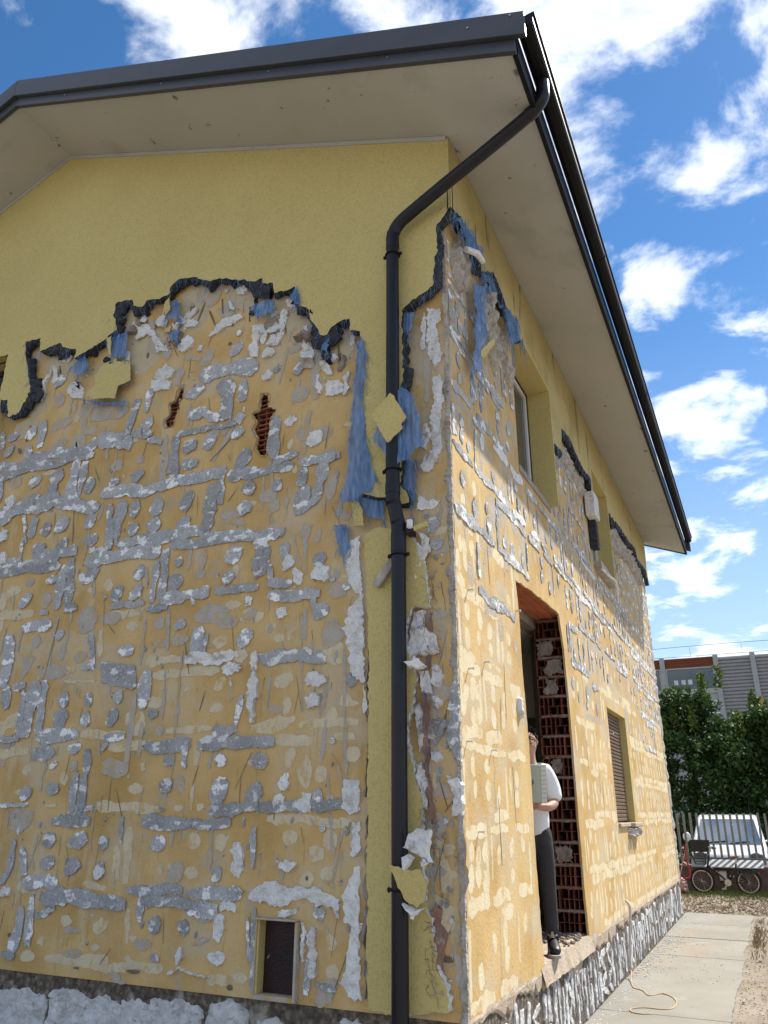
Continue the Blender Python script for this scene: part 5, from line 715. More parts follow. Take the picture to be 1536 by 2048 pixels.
q = MB(); q.box((-0.42, 1.3, 2.86), (-0.30, 3.5, 3.1)); q.build('lintel_beam', 'wall_mortar', dw)
q = MB(); vs = []; fs = []; nx, ny = 12, 40
for j in range(ny+1):
    for i in range(nx+1):
        x = -0.32+0.345*i/nx; y = 1.56+1.78*j/ny; z = 0.03+0.012*noise.noise((x*9, y*9, 1))+0.008*noise.noise((x*30, y*30, 1))-(0.03 if i == nx else 0)-(0.10 if i == nx else 0)
        vs.append((x if i < nx else x+0.005+.01*noise.noise((0, y*8, 4)), y, z))
for j in range(ny):
    for i in range(nx): a = j*(nx+1)+i; fs.append((a, a+1, a+nx+2, a+nx+1))
mesh_obj('threshold', vs, fs, 'dust_tan', dw)
q = MB(); rg = random.Random(15)
for i in range(130):
    s = rg.uniform(.006, .03); q.ell((rg.uniform(-.6, -.02), rg.uniform(2.5, 3.24), 0.035+s*.3), (s, s*rg.uniform(.6, 1), s*.5), 5, 4)
o = q.build('rubble', 'wall_mortar', dw); o['kind'] = 'stuff'
q = MB(); q.box((-4.3, 0.3, 2.1), (-4.2, 4.6, 2.86)); q.box((-4.2, 4.5, 2.1), (-0.42, 4.6, 2.86)); q.box((-4.2, 0.3, 2.1), (-0.42, 0.4, 2.86)); q.box((-4.3, 0.3, 2.86), (-0.42, 4.6, 2.95)); q.build('room_upper_walls', 'room_white', house)
q = MB(); q.box((-4.32, 0.3, 0.03), (-4.22, 4.6, 2.1)); q.box((-4.2, 4.48, 0.03), (-0.42, 4.58, 2.1)); q.box((-4.2, 0.32, 0.03), (-0.42, 0.42, 2.1)); q.box((-0.45, 3.6, 0.03), (-0.31, 4.6, 2.95)); q.box((-0.45, 0.3, 0.03), (-0.31, 1.3, 2.95)); q.build('room_green_walls', 'green_paint', house)
q = MB(); q.box((-4.3, 0.3, -0.06), (-0.3, 4.6, 0.02)); q.build('room_floor', 'room_floor', house)
# ------------------------------------------------------------------ cladding still hanging on
def rag_open(pts, step=0.025, amp=0.012, seed=1):
    out = []
    for a, b in zip(pts, pts[1:]):
        d = math.hypot(b[0]-a[0], b[1]-a[1]); n = max(1, int(d/step))
        for k in range(n):
            x, y = a[0]+(b[0]-a[0])*k/n, a[1]+(b[1]-a[1])*k/n; dx, dy = (b[0]-a[0])/(d or 1), (b[1]-a[1])/(d or 1)
            j = amp*(noise.noise((x*22, y*22, seed))*1.2+random.uniform(-.7, .7)) if 0 < k else 0; out.append((x-dy*j, y+dx*j))
    out.append(pts[-1]); return out
def dark_edge(edge, P, w0, w1, parent, seed, grow=(0.004, 0.05), side_=1):
    """graphite foam core showing past the broken paint coat: a lumpy roll along the torn line"""
    vs = []; fs = []; n = len(edge)
    for i, (x, y) in enumerate(edge):
        a = edge[max(0, i-1)]; b = edge[min(n-1, i+1)]; d = math.hypot(b[0]-a[0], b[1]-a[1]) or 1; nx, ny = (b[1]-a[1])/d*side_, -(b[0]-a[0])/d*side_
        g = grow[0]+(grow[1]-grow[0])*max(0, min(1, 0.32+1.35*noise.noise((x*3.3, y*3.3, seed))+0.7*noise.noise((x*13, y*13, seed))+random.uniform(-.1, .1)))
        prof = [(-0.02, w1-0.004), (g*0.55, w1-0.006-0.012*random.random()), (g*random.uniform(.95, 1.05), (w0+w1)/2+.015*noise.noise((x*20, y*20, 4))), (g*(.8+.3*noise.noise((x*12, y*12, 7))), w0+0.01), (-0.03, w0)]
        vs += [P(x+nx*t, y+ny*t, w_) for t, w_ in prof]
    for i in range(n-1):
        for k in range(4): a = i*5+k; fs.append((a, a+1, a+6, a+5))
    rgd = random.Random(seed)
    for k in range(max(3, n//16)):
        x, y = edge[rgd.randrange(2, max(3, n-2))]; r_ = rgd.uniform(.018, .05); a0 = rgd.uniform(0, 6)
        pts = [(x+r_*rgd.uniform(.6, 1.3)*math.cos(a0+i*1.05), y-.02+r_*rgd.uniform(.6, 1.3)*math.sin(a0+i*1.05)) for i in range(6)]
        v, f = relief(pts, (w1-w0)*rgd.uniform(.45, .92), P, .016, .008, seed*10+k, w0=w0, rough=.35, fill=.02, inset=.004); mesh_obj('foam_chunk', v, f, 'eps_dark', parent)
    return mesh_obj('torn_foam_edge', vs, fs, 'eps_dark', parent)
def fringe(edge, P, w_, parent, n, seed, ln=(0.03, 0.16)):
    rg = random.Random(seed); q = MB()
    for i in range(n):
        x, y = rg.choice(edge); l = rg.uniform(*ln); dx = rg.uniform(-.6, .6)*l; pts = []
        for k in range(5):
            t = k/4; pts.append(P(x+dx*t+rg.uniform(-.008, .008), y+rg.uniform(-.01, .01)-l*t, w_+rg.uniform(-.03, .02)*t+.004))
        q.tube(pts, rg.uniform(.0008, .0019), 3, caps=False)
    o = q.build('mesh_fringe', 'blue_strand', parent); o['kind'] = 'stuff'; return o

A_line = [(-9.0, 4.9), (-7.9, 4.75), (-7.1, 5.05), (-6.4, 4.8), (-6.0, 4.9), (-6.0, 5.52), (-4.84, 5.52), (-4.84, 5.02)]+[tuple(t) for t in D['A_EDGE']]+[(0.089, 5.55)]
A_jag = rag_open(A_line, 0.025, 0.010, 1)
cladA = slab([(0.089, 6.27), (RX, 8.04), (-9.0, 6.27)]+A_jag, [], onA, 0.012, T, 'gable_cladding', ('cladding_paint', 'eps_dark'), house, torn=True, jit=0.014)
edge_run = [q for q in A_jag if q[0] > -4.83 and q[1] > 3.3 or q[1] > 4.6]
iA = A_jag.index(next(q for q in A_jag if abs(q[0]+4.819) < .03 and q[1] < 5.0)); rp = next(i for i, q in enumerate(A_jag) if i > iA and q[0] > -0.70 and q[1] < 4.62)
dark_edge(A_jag[iA:rp], onA, 0.008, T, cladA, 3, (0.0, 0.15))
rq = next(i for i, q in enumerate(A_jag) if i > rp and q[0] > -0.36 and q[1] > 4.0); dark_edge(A_jag[rq:], onA, 0.01, T, cladA, 6, (0.01, 0.06))
dark_edge(A_jag[rp:rq], onA, 0.01, T-0.01, cladA, 8, (0.002, 0.02))
fringe(A_jag[iA:rp], onA, 0.085, cladA, 240, 5); fringe(A_jag[rq:], onA, 0.08, cladA, 60, 6)
# narrow cladding strip left behind the downpipe
low = ragged(D['A_LOW'], 0.02, 0.009, 4); strip = slab(low, [], onA, 0.004, 0.06, 'cladding_strip', ('cladding_paint', 'foam_white'), house, torn=True, jit=0.012)
for (x, z0, z1, m_, hw) in ((-0.625, 0.05, 1.05, 'gravel', .018), (-0.632, 1.15, 2.2, 'gravel', .010), (-0.19, 1.0, 2.3, 'gravel', .018), (-0.19, .1, .55, 'gravel', .025)):
    zs = [z0+(z1-z0)*i/10 for i in range(11)]; v, f = relief(band([(x+random.uniform(-.012, .012)+(0.03*math.sin(z*3) if x > -.3 else 0), z) for z in zs], hw), .03, onA, .03, .01, int(z0*100)+7, rough=.8); mesh_obj('mesh_bedding', v, f, 'wall_mortar' if x < -.3 else 'gravel_red', strip)
fringe([(-0.22+random.uniform(-.04, .03), 0.4+2.0*random.random()) for _ in range(60)], onA, 0.05, strip, 60, 44, (.03, .09))

def sheet(pts, P, w_, name, mat, parent, seed, wr=0.02, amp=0.01, fill=0.03):
    q = ragged(pts, 0.02, amp, seed); n = len(q); xs = [x for x, _ in q]; ys = [y for _, y in q]; al = list(q); x0, x1, y0, y1 = min(xs), max(xs), min(ys), max(ys)
    for i in range(int((x1-x0)/fill)+1):
        for j in range(int((y1-y0)/fill)+1): al.append((x0+(i+random.random())*fill, y0+(j+random.random())*fill))
    V, E, F, *_ = delaunay_2d_cdt([Vector(a) for a in al], [(i, (i+1) % n) for i in range(n)], [], 1, 1e-6)
    vs = [P(v.x, v.y, w_+wr*(noise.noise((v.x*9, v.y*3, seed))*1.1+0.6*noise.noise((v.x*26, v.y*8, seed+2)))) for v in V]
    return mesh_obj(name, vs, [tuple(f) for f in F], mat, parent, smooth=True)
def flap(pts, P, w_, th, parent, seed, tilt=0.0, name='cladding_flap', mats=('cladding_paint', 'wall_mortar')):
    yc = sum(b for _, b in pts)/len(pts); xc = sum(a for a, _ in pts)/len(pts)
    PP = lambda u, v, w2: P(u, v, w2+tilt*(v-yc)+0.5*tilt*(u-xc))
    return slab(ragged(pts, 0.015, 0.007, seed), [], PP, w_-th, w_, name, mats, parent, torn=True, jit=0.004)
for i, (w_, pts) in enumerate(D['A_BLUE']):
    pw = 0.20 if i == 1 else w_
    sheet(pts, onA, pw, 'mesh_scrap', 'blue_mesh', cladA if i not in (4, 5) else strip, 30+i, 0.024 if i in (0, 1) else 0.016, 0.014)
    fringe([tuple(p) for p in pts], onA, pw, cladA if i not in (4, 5) else strip, 26 if i else 70, 60+i, (0.04, 0.20 if i == 0 else 0.10))
for i, (w_, pts) in enumerate(D['A_FLAP']):
    flap(pts, onA, w_, 0.010, cladA if i < 6 else strip, 90+i, tilt=(-0.12, 0.05, 0.04, 0.1, 0.08, 0.0, 0.22, 0)[i])
for i, (w_, pts) in enumerate(D['A_CHIP']):
    v, f = relief(pts, 0.022 if w_ < .1 else 0.03, onA, .018, .008, 130+i, w0=max(0, w_-.03), rough=.7, fill=.022, inset=.01); mesh_obj('foam_lump', v, f, 'foam_white' if i not in (11, 12) else 'mortar_grey', strip)
# white foam edge beside the strip under the blue mesh, reddish fibre mess beside the pipe
q = MB(); rg = random.Random(8)
for i in range(170):
    z = rg.choice([rg.uniform(.1, .5), rg.uniform(.85, 1.25), rg.uniform(1.5, 1.75), rg.uniform(2.0, 2.6)]); x = -0.20+rg.uniform(-.05, .06); a = rg.uniform(-1.5, 1.5); l = rg.uniform(.03, .09)
    q.tube([onA(x, z, .03+rg.uniform(0, .05)), onA(x+l*.5*math.cos(a), z+l*.5*math.sin(a), .05+rg.uniform(0, .05)), onA(x+l*math.cos(a)+.01, z+l*math.sin(a)-.02, .05+rg.uniform(0, .06))], .0016, 3, caps=False)
o = q.build('fibre_tangle', 'gravel_red', strip); o['kind'] = 'stuff'

# cladding on the long wall
e1 = [tuple(t) for t in D['B_EDGE']]; e2 = [tuple(t) for t in D['B_EDGE2']]; e3 = [tuple(t) for t in D['B_EDGE3']]
B1 = rag_open([(-0.086, 5.53)]+e1[1:], 0.03, 0.012, 3)
B2 = rag_open([(3.075, 4.90)]+e2[1:]+[(5.31, 5.1), (5.47, 5.1)], 0.03, 0.016, 4)
B3 = rag_open([(6.635, 5.32)]+e3[1:]+[(LEN+.09, 5.36)], 0.05, 0.03, 5)
polyB = [(-0.086, 6.275)]+B1+[(1.95, 5.548), (3.075, 5.548)]+B2+[(5.47, 5.578), (6.635, 5.578)]+B3+[(LEN+.09, 6.275)]
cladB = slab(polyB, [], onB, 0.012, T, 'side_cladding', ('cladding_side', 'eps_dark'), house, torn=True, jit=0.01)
dark_edge(B1, onB, .008, T, cladB, 12, (.01, .07), 1); dark_edge(B2[2:-2], onB, .008, T, cladB, 13, (.01, .09), 1); dark_edge(B3, onB, .008, T, cladB, 14, (.02, .13), 1)
fringe(B1, onB, .09, cladB, 80, 15); fringe(B2, onB, .09, cladB, 60, 16); fringe(B3, onB, .09, cladB, 50, 17, (.03, .12))
for i, pts in enumerate(D['B_BLUE']): sheet(pts, onB, (.115, .115, .075, .06)[i], 'mesh_scrap', 'blue_mesh', cladB, 160+i, .03, .02); fringe([tuple(p) for p in pts], onB, (.115, .115, .075, .06)[i], cladB, 60, 170+i, (.05, .30))
flap(D['B_flap'], onB, .09, .01, cladB, 181, .1)
def lump(pts, P, h, parent, seed, w0=0, mat='foam_white'): v, f = relief(pts, h, P, .02, .012, seed, w0=w0, rough=.8, fill=.025, inset=.015); return mesh_obj('foam_lump', v, f, mat, parent)
lump([(0.10,5.18),(0.18,5.45),(0.42,5.55),(0.50,5.35),(0.36,5.05),(0.2,4.95)], onB, .05, cladB, 190, mat='corner_plaster'); lump([(0.72,5.1),(0.85,5.5),(1.1,5.55),(1.25,5.3),(1.3,4.95),(1.15,4.75),(0.95,4.9)], onB, .05, cladB, 191, mat='corner_plaster'); lump([(1.3,5.3),(1.5,5.4),(1.75,5.1),(1.7,4.85),(1.5,4.9)], onB, .04, cladB, 192, mat='corner_plaster')
q = MB(); q.tube([(0.10, 0.22, 5.36), (0.155, 0.36, 5.40), (0.15, 0.52, 5.44)], [.026, .03, .024], 7); q.build('foam_lump', 'foam_white', cladB)
lump([(3.2,4.7),(3.25,4.95),(3.5,5.0),(3.9,5.25),(4.3,5.25),(4.9,5.15),(5.2,5.1),(4.9,4.9),(4.4,5.05),(3.9,5.0),(3.5,4.75)], onB, .03, cladB, 193, mat='corner_plaster')
lump([(6.8,5.1),(7.5,5.35),(8.4,5.40),(9.4,5.5),(10.3,5.45),(10.9,5.3),(10.2,5.1),(9.0,5.15),(8.0,5.0),(7.2,4.9)], onB, .04, cladB, 194, mat='corner_plaster')
# board of white foam and its dark core left beside the second window
q = MB(); q.box((0.012, 5.30, 4.35), (0.105, 5.455, 5.0)); q.build('foam_core', 'eps_dark', cladB)
q = MB(); q.box((0.02, 5.10, 4.74), (0.15, 5.42, 5.08), M=Matrix.Translation((0,0,0))); bevel(q.build('foam_board', 'foam_white', cladB), .012, 2)

# ------------------------------------------------------------------ windows
def window(name, y0, y1, z0, z1, proud, deep, frame, shutter=None, reveal='cladding_paint', near=False, sill=True):
    q = MB(); q.box((-deep-.03, y1, z0), (proud, y1+.028, z1+.028)); 
    if near: q.box((-deep-.03, y0-.028, z0), (proud, y0, z1+.028))
    q.box((-deep-.03, y0, z1), (proud, y1, z1+.027)); win = q.build(name, reveal, house)
    f = MB(); t = .06
    for a, b in (((y0, z0), (y0+t, z1)), ((y1-t, z0), (y1, z1)), ((y0+t, z1-t), (y1-t, z1)), ((y0+t, z0), (y1-t, z0+t)), (((y0+y1)/2-.04, z0+t), ((y0+y1)/2+.04, z1-t))): f.box((-deep-.06, a[0], a[1]), (-deep+.0, b[0], b[1]))
    bevel(f.build('window_frame', frame, win), .006, 1)
    for a, b in ((y0+t, (y0+y1)/2-.04), ((y0+y1)/2+.04, y1-t)):
        g = MB(); g.box((-deep-.035, a, z0+t), (-deep-.028, b, z1-t)); g.build('window_pane', 'tinted_glass', win)
    if shutter:
        z = z0+.01
        while z < z1-.02:
            g = MB(); pr = [(-deep+.005, y0+.02, z), (-deep+.02, y0+.02, z+.008), (-deep+.022, y0+.02, z+.034), (-deep+.005, y0+.02, z+.042)]; g.prism(pr, (0, y1-y0-.04, 0)); g.build('shutter_slat', shutter, win); z += .045
    q = MB(); q.box((-deep-.4, y0-.1, z0-.1), (-deep-.38, y1+.1, z1+.1)); q.build('curtain', 'room_white', win)
    return win
w1 = window('window', 1.86, 3.06, 4.13, 5.53, T+.003, 0.17, 'frame_white'); w2 = window('window', 5.47, 6.62, 4.22, 5.56, T+.003, 0.12, 'frame_white'); w3 = window('window', 5.37, 6.72, 0.96, 2.29, 0.004, 0.10, 'frame_dark', 'shutter_brown')
q = MB(); q.box((-.169, 3.035, 4.13), (-.16, 3.058, 5.53)); q.box((-.169, 1.87, 5.50), (-.16, 3.035, 5.529)); q.build('window_gasket', 'frame_dark', w1)
q = MB(); q.box((-.12, 5.40, 0.905), (.03, 6.15, .953)); q.box((-.12, 6.16, 0.90), (.085, 6.80, .95)); o = q.build('window_sill', 'dust_tan', w3); bevel(o, .01, 2)
lump([(6.0, .80), (6.2, .76), (6.7, .80), (6.75, .895), (6.05, .895)], onB, .05, w3, 201, mat='corner_plaster')
q = MB(); q.box((-.1, 1.86, 4.06), (.012, 3.06, 4.128)); q.build('window_sill', 'wall_mortar', w1); q = MB(); q.box((-.1, 5.47, 4.12), (.10, 6.62, 4.215)); q.build('window_sill', 'corner_plaster', w2)
q = MB(); q.tube(spline([(.10, 5.5, 4.1), (.11, 6.0, 4.13), (.11, 6.5, 4.19), (.10, 6.62, 4.05), (.09, 6.63, 3.9)], 4), .018, 6); q.build('sealant_bead', 'foam_white', w2)
# gable window, only its right jamb enters the view
q = MB(); q.box((-4.84, -T+.003, 4.35), (-4.812, .18, 5.548)); q.box((-6.0, -T+.003, 5.52), (-4.84, .18, 5.548)); w4 = q.build('window', 'cladding_paint', house)
q = MB(); q.box((-6.0, .12, 4.35), (-4.84, .18, 4.41)); q.box((-6, .12, 5.46), (-4.84, .18, 5.52)); q.box((-4.9, .12, 4.41), (-4.84, .18, 5.46)); q.box((-6, .12, 4.41), (-5.94, .18, 5.46)); q.build('window_frame', 'frame_dark', w4)
q = MB(); q.box((-5.94, .145, 4.41), (-4.9, .15, 5.46)); q.build('window_pane', 'tinted_glass', w4)

# meter hatch low in the gable wall
q = MB(); t = .012
q.box((hx0-t, -.03, hz0), (hx0, .09, hz1+t)); q.box((hx1, -.05, hz0-.02), (hx1+t*1.5, .09, hz1)); q.box((hx0-t-.01, -.065, hz1+t*.1), (hx1+t, .09, hz1+t)); q.box((hx0-t, -.02, hz0-.03), (hx1+t, .09, hz0-.002)); hatch = q.build('meter_hatch', 'trace_grey', house); bevel(hatch, .003, 1)
q = MB(); q.box((hx0, .055, hz0), (hx1, .07, hz1)); q.build('hatch_door', 'hatch_green', hatch)
q = MB(); q.box((hx0+.001, -.02, hz0), (hx0+.014, .054, hz1)); q.build('hatch_reveal', 'cladding_paint', hatch)
q = MB(); q.tube([(hx0+.04, .05, .20), (hx0+.055, .05, .22)], .006, 6); q.build('hatch_lock', 'steel', hatch)

# ------------------------------------------------------------------ roof, fascia, gutter
Y0, Y1, EX = -0.85, 11.45, 0.87
sof = MB()
for s in (1, -1):
    X = lambda x: x if s == 1 else 2*RX-x
    sof.add([(X(EX), Y0, soff(EX)), (RX, Y0, soff(RX)), (RX, Y1, soff(RX)), (X(EX), Y1, soff(EX))], [(0, 1, 2, 3)])
roofb = MB(); th = 0.30
for s in (1, -1):
    X = lambda x: x if s == 1 else 2*RX-x
    nrow = 16
    for k in range(nrow):
        f0, f1 = k/nrow, (k+1)/nrow; xa, xb = EX-.01+(RX-EX+.01)*f0, EX-.01+(RX-EX+.01)*f1
        roofb.prism([(X(xa), Y0-.005, soff(xa)+th-.06), (X(xb), Y0-.005, soff(xb)+th-.06), (X(xb), Y0-.005, soff(xb)+th-.04), (X(xa), Y0-.005, soff(xa)+th-.015)], (0, Y1-Y0+.01, 0))
roof = roofb.build('roof', 'roof_tile', house)
sof.build('soffit', 'soffit_paint', roof)
for s in (1, -1):
    X = lambda x: x if s == 1 else 2*RX-x
    for (yy0, yy1, lo, hi, xe, nm) in ((Y0-.012, Y0+.03, -.02, .105, EX, 'verge_board'), (Y0-.055, Y0-.012, .085, .305, EX+.085, 'verge_flashing'), (Y1-.03, Y1+.012, -.02, .105, EX, 'verge_board'), (Y1+.012, Y1+.055, .085, .305, EX+.085, 'verge_flashing')):
        q = MB(); q.prism([(X(xe), yy0, soff(xe)+lo+(0.0 if nm == 'verge_board' else .0)), (RX, yy0, soff(RX)+lo), (RX, yy0, soff(RX)+hi), (X(xe), yy0, soff(xe)+hi)], (0, yy1-yy0, 0)); bevel(q.build(nm, 'fascia_metal', roof), .006, 2)
q = MB()
for x, hh in ((0.86, .27), (0.55, .20), (-0.1, .05), (-1.2, .05), (-2.4, .05), (-3.7, .05)):
    z = soff(x)+hh; yy = Y0-.056 if hh > .1 else Y0-.013; q.tube([(x, yy, z), (x, yy-.006, z)], .009, 6)
q.build('fascia_screws', 'steel', roof)
q = MB()      # light fillet where the gable wall meets the soffit
for s in (1, -1):
    X = lambda x: x if s == 1 else 2*RX-x
    q.prism([(X(.07), -T-.001, soff(.07)-.045), (RX, -T-.001, soff(RX)-.045), (RX, -T-.001, soff(RX)-.004), (X(.07), -T-.001, soff(.07)-.004)], (0, -.012, 0))
q.build('soffit_fillet', 'soffit_paint', roof)
q = MB(); prof = [(EX-.03, soff(EX)-.02), (EX+.004, soff(EX)-.024), (EX+.012, soff(EX)+.02), (EX+.004, soff(EX)+.08), (EX+.004, soff(EX)+.22), (EX-.03, soff(EX)+.22)]
for s in (1, -1):
    X = lambda x: x if s == 1 else 2*RX-x
    q = MB(); q.prism([(X(a), Y0+.031, b) for a, b in prof], (0, Y1-Y0-.062, 0)); q.build('eave_board', 'gutter_metal', roof)
gb = 6.205; gp = [(EX+.006, gb+.085), (EX+.006, gb+.03), (EX+.02, gb+.008), (EX+.045, gb), (EX+.09, gb), (EX+.118, gb+.008), (EX+.128, gb+.03), (EX+.132, gb+.088), (EX+.145, gb+.094), (EX+.145, gb+.103), (EX+.128, gb+.103)]
for s in (1, -1):
    X = lambda x: x if s == 1 else 2*RX-x
    ins = [(EX+.122, gb+.098), (EX+.122, gb+.032), (EX+.112, gb+.014), (EX+.09, gb+.007), (EX+.045, gb+.007), (EX+.024, gb+.014), (EX+.012, gb+.034), (EX+.012, gb+.085)]
    ring = [(X(a), b) for a, b in gp+ins]; n = len(ring); q = MB()
    q.add([(a, Y0+.03, b) for a, b in ring]+[(a, Y1-.03, b) for a, b in ring], [(i, (i+1) % n, n+(i+1) % n, n+i) for i in range(n)])
    for yy in (Y0+.026, Y1-.034): q.prism([(X(a), yy, b) for a, b in gp], (0, .008, 0))
    gut = q.build('gutter', 'gutter_metal', roof)
    for yy in (1.9, 4.9, 7.9):
        q = MB(); q.prism([(X(a+(.004 if a > EX+.08 else 0)), yy, b-.004) for a, b in gp[:8]], (0, .012, 0)); q.build('gutter_joint', 'gutter_metal', roof)

# downpipe
dp_pts = spline([(.935, -.33, 6.23), (.935, -.33, 6.12), (.925, -.325, 6.05), (.87, -.315, 5.985), (.78, -.30, 5.94), (.45, -.265, 5.795), (.10, -.23, 5.645), (-.20, -.195, 5.515), (-.31, -.185, 5.455), (-.362, -.18, 5.38), (-.374, -.18, 5.27), (-.374, -.18, 4.4), (-.374, -.18, 3.16), (-.368, -.175, 3.06), (-.352, -.155, 2.93), (-.345, -.15, 2.83), (-.345, -.15, 2.0), (-.345, -.15, 1.0), (-.345, -.15, .1), (-.345, -.15, -.45)], 6)
q = MB(); q.tube(dp_pts, .05, 20); pipe = q.build('downpipe', 'pipe_metal', house, smooth=True)
def collar(p0, p1, r, nm='pipe_socket', mat='pipe_metal'): q = MB(); q.tube([p0, p1], r, 20); return bevel(q.build(nm, mat, pipe, smooth=False), .002, 1)
collar((-.374, -.18, 5.22), (-.374, -.18, 5.34), .0535); collar((-.374, -.18, 3.12), (-.374, -.18, 3.20), .0535); collar((-.345, -.15, 2.70), (-.345, -.15, 2.84), .0535); collar((.86, -.313, 5.975), (.80, -.304, 5.948), .0535)
for x, y, z in ((-.374, -.18, 5.16), (-.374, -.18, 3.30), (-.345, -.15, 2.68), (-.345, -.15, 0.64)):
    q = MB(); q.tube([(x+.056*math.cos(a*math.pi/8), y+.056*math.sin(a*math.pi/8), z) for a in range(16)], .006, 6, closed=True); q.box((x-.078, y-.008, z-.010), (x-.056, y+.008, z+.010)); q.box((x+.056, y-.008, z-.010), (x+.078, y+.008, z+.010)); q.tube([(x-.07, y, z-.016), (x-.07, y, z+.016)], .005, 6); q.tube([(x, y+.05, z), (x, -.03, z)], .006, 6); q.build('pipe_clip', 'gutter_metal', pipe)
# torn-off insulated cable stub and its bracket behind the pipe
q = MB(); q.box((-.03, -.018, -.13), (.03, .018, .13), M=Matrix.Translation((-.46, -.10, 2.60)) @ Matrix.Rotation(R(38), 4, 'Y')); bevel(q.build('foam_lump', 'corner_plaster', pipe), .006, 1)
q = MB(); q.box((-.30, -.15, 2.83), (-.262, -.04, 2.91)); q.build('pipe_clip', 'pipe_metal', pipe)
q = MB(); q.box((-.05, -.02, -.018), (.05, .03, .018), M=Matrix.Translation((-.19, -.13, 2.87)) @ Matrix.Rotation(R(-14), 4, 'Y') @ Matrix.Rotation(R(10), 4, 'X')); flap_o = q.build('cladding_flap', 'cladding_paint', strip); bevel(flap_o, .004, 1)
q = MB(); q.box((-.02, -.03, -.03), (.02, .0, .035), M=Matrix.Translation((-.255, -.15, 2.885))); bevel(q.build('foam_lump', 'foam_white', strip), .008, 1)
q = MB(); q.tube(spline([(.02, 5.28, .14), (.06, 5.22, .11), (.065, 5.20, 0.03), (.05, 5.15, -.15), (.04, 5.1, -.35), (.05, 5.0, -.5)], 6), .015, 10); q.build('wall_conduit', 'conduit_grey', house, smooth=True)
# ------------------------------------------------------------------ background: sound barrier, wires, trees
BY = 55.0; post_x = [-15.3, -12.5, -9.7, -6.9, -4.08, -0.47, 1.92, 4.31, 6.7, 9.1, 11.5, 13.9]
barrier = thing('sound_barrier', 'tall grey ribbed noise barrier with glazed bays behind the trees', 'barrier', (0, BY, GZ))
for x in post_x:
    q = MB(); q.box((x-.17, BY-.25, GZ), (x+.17, BY+.1, 11.56)); bevel(q.build('barrier_post', 'barrier_post', barrier), .02, 1)
for a, b in zip(post_x, post_x[1:]):
    if b < -0.4 and a > -10:
        q = MB(); z = 10.80
        while z < 11.4: q.box((a+.17, BY-.1, z), (b-.17, BY, z+.15)); q.box((a+.17, BY-.04, z+.15), (b-.17, BY, z+.175)); z += .175
        q.build('red_louvre', 'barrier_red', barrier)
        q = MB(); q.box((a+.17, BY-.16, 10.70), (b-.17, BY, 10.79)); q.box((a+.17, BY-.16, 8.95), (b-.17, BY, 9.27)); q.box((a+.17, BY-.16, 9.27), (a+.26, BY, 10.70)); q.box((b-.26, BY-.16, 9.27), (b-.17, BY, 10.70)); q.build('glazing_frame', 'zinc_sheet', barrier)
        q = MB(); q.box((a+.26, BY-.06, 9.27), (b-.26, BY-.04, 10.70)); q.build('barrier_pane', 'tinted_glass', barrier)
        q = MB(); q.box((a+.17, BY-.08, GZ), (b-.17, BY, 7.6)); q.box((a+.17, BY-.08, 7.63), (b-.17, BY, 8.94)); q.build('concrete_panel', 'barrier_concrete', barrier)
        q = MB()
        for k, xx in enumerate((a+.65, a+1.15, a+1.6)): q.box((xx, BY-.075, 9.62), (xx+.28, BY-.07, 9.95))
        q.build('pane_stickers', 'spray_white', barrier)
    else:
        q = MB(); z = GZ
        while z < 11.35: q.prism([(a+.17, BY-.02, z), (a+.17, BY-.10, z+.03), (a+.17, BY-.10, z+.17), (a+.17, BY-.02, z+.20), (a+.17, BY, z+.24), (a+.17, BY, z)], (b-a-.34, 0, 0)); z += .24
        q.build('ribbed_panel', 'barrier_panel', barrier)
def spray(pts, mat, dz=0): v, f = flat_poly(pts, lambda u, v_, w_: (u, BY-.262+dz-w_, v_), 0, .1, .02, 5); mesh_obj('graffiti', v, f, mat, barrier)
spray([(.95,5.9),(1.45,6.9),(1.5,5.9)], 'spray_red'); spray([(1.62,5.75),(1.75,6.8),(1.9,6.1),(2.25,6.2),(2.3,5.8)], 'spray_red'); spray([(2.35,5.9),(2.5,6.9),(2.9,6.9),(2.9,6.6),(2.65,6.5),(2.65,5.9)], 'spray_red'); spray([(1.5,7.0),(1.75,7.3),(2.3,7.3),(2.3,7.2),(1.8,7.15),(1.65,6.9)], 'spray_red', -.004); spray([(1.85,7.6),(2.0,8.6),(2.2,8.5),(2.15,7.5)], 'spray_orange', -.004); spray([(.85,5.7),(.85,7.1),(2.5,7.1),(2.6,5.6)], 'spray_white', .01); spray([(-2.6,6.3),(-2.4,7.0),(-2.3,6.4),(-2.1,7.0),(-2.0,6.9),(-2.25,6.2),(-2.4,6.6)], 'spray_red')
for i, (z, lab) in enumerate(((13.2, 'topmost of the overhead railway wires above the barrier'), (12.5, 'middle overhead railway wire above the barrier'), (12.18, 'lowest overhead railway wire just above the barrier top'))):
    q = MB(); q.tube([(-30+60*k/20, 60, z+.10*math.cos(k*math.pi/5)*(i == 0)) for k in range(21)], .018, 5)
    if i == 0:
        for k in range(14): x = -24.6+3.7*k; q.tube([(x, 60, 13.2), (x, 60, 12.5)], .010, 4)
    if i == 1:
        for k in range(14): x = -24.1+3.7*k; q.tube([(x, 60, 12.5), (x, 60, 12.18)], .010, 4)
    tag(q.build('overhead_wire', 'wire_metal'), lab, 'wire', 'overhead railway wires')

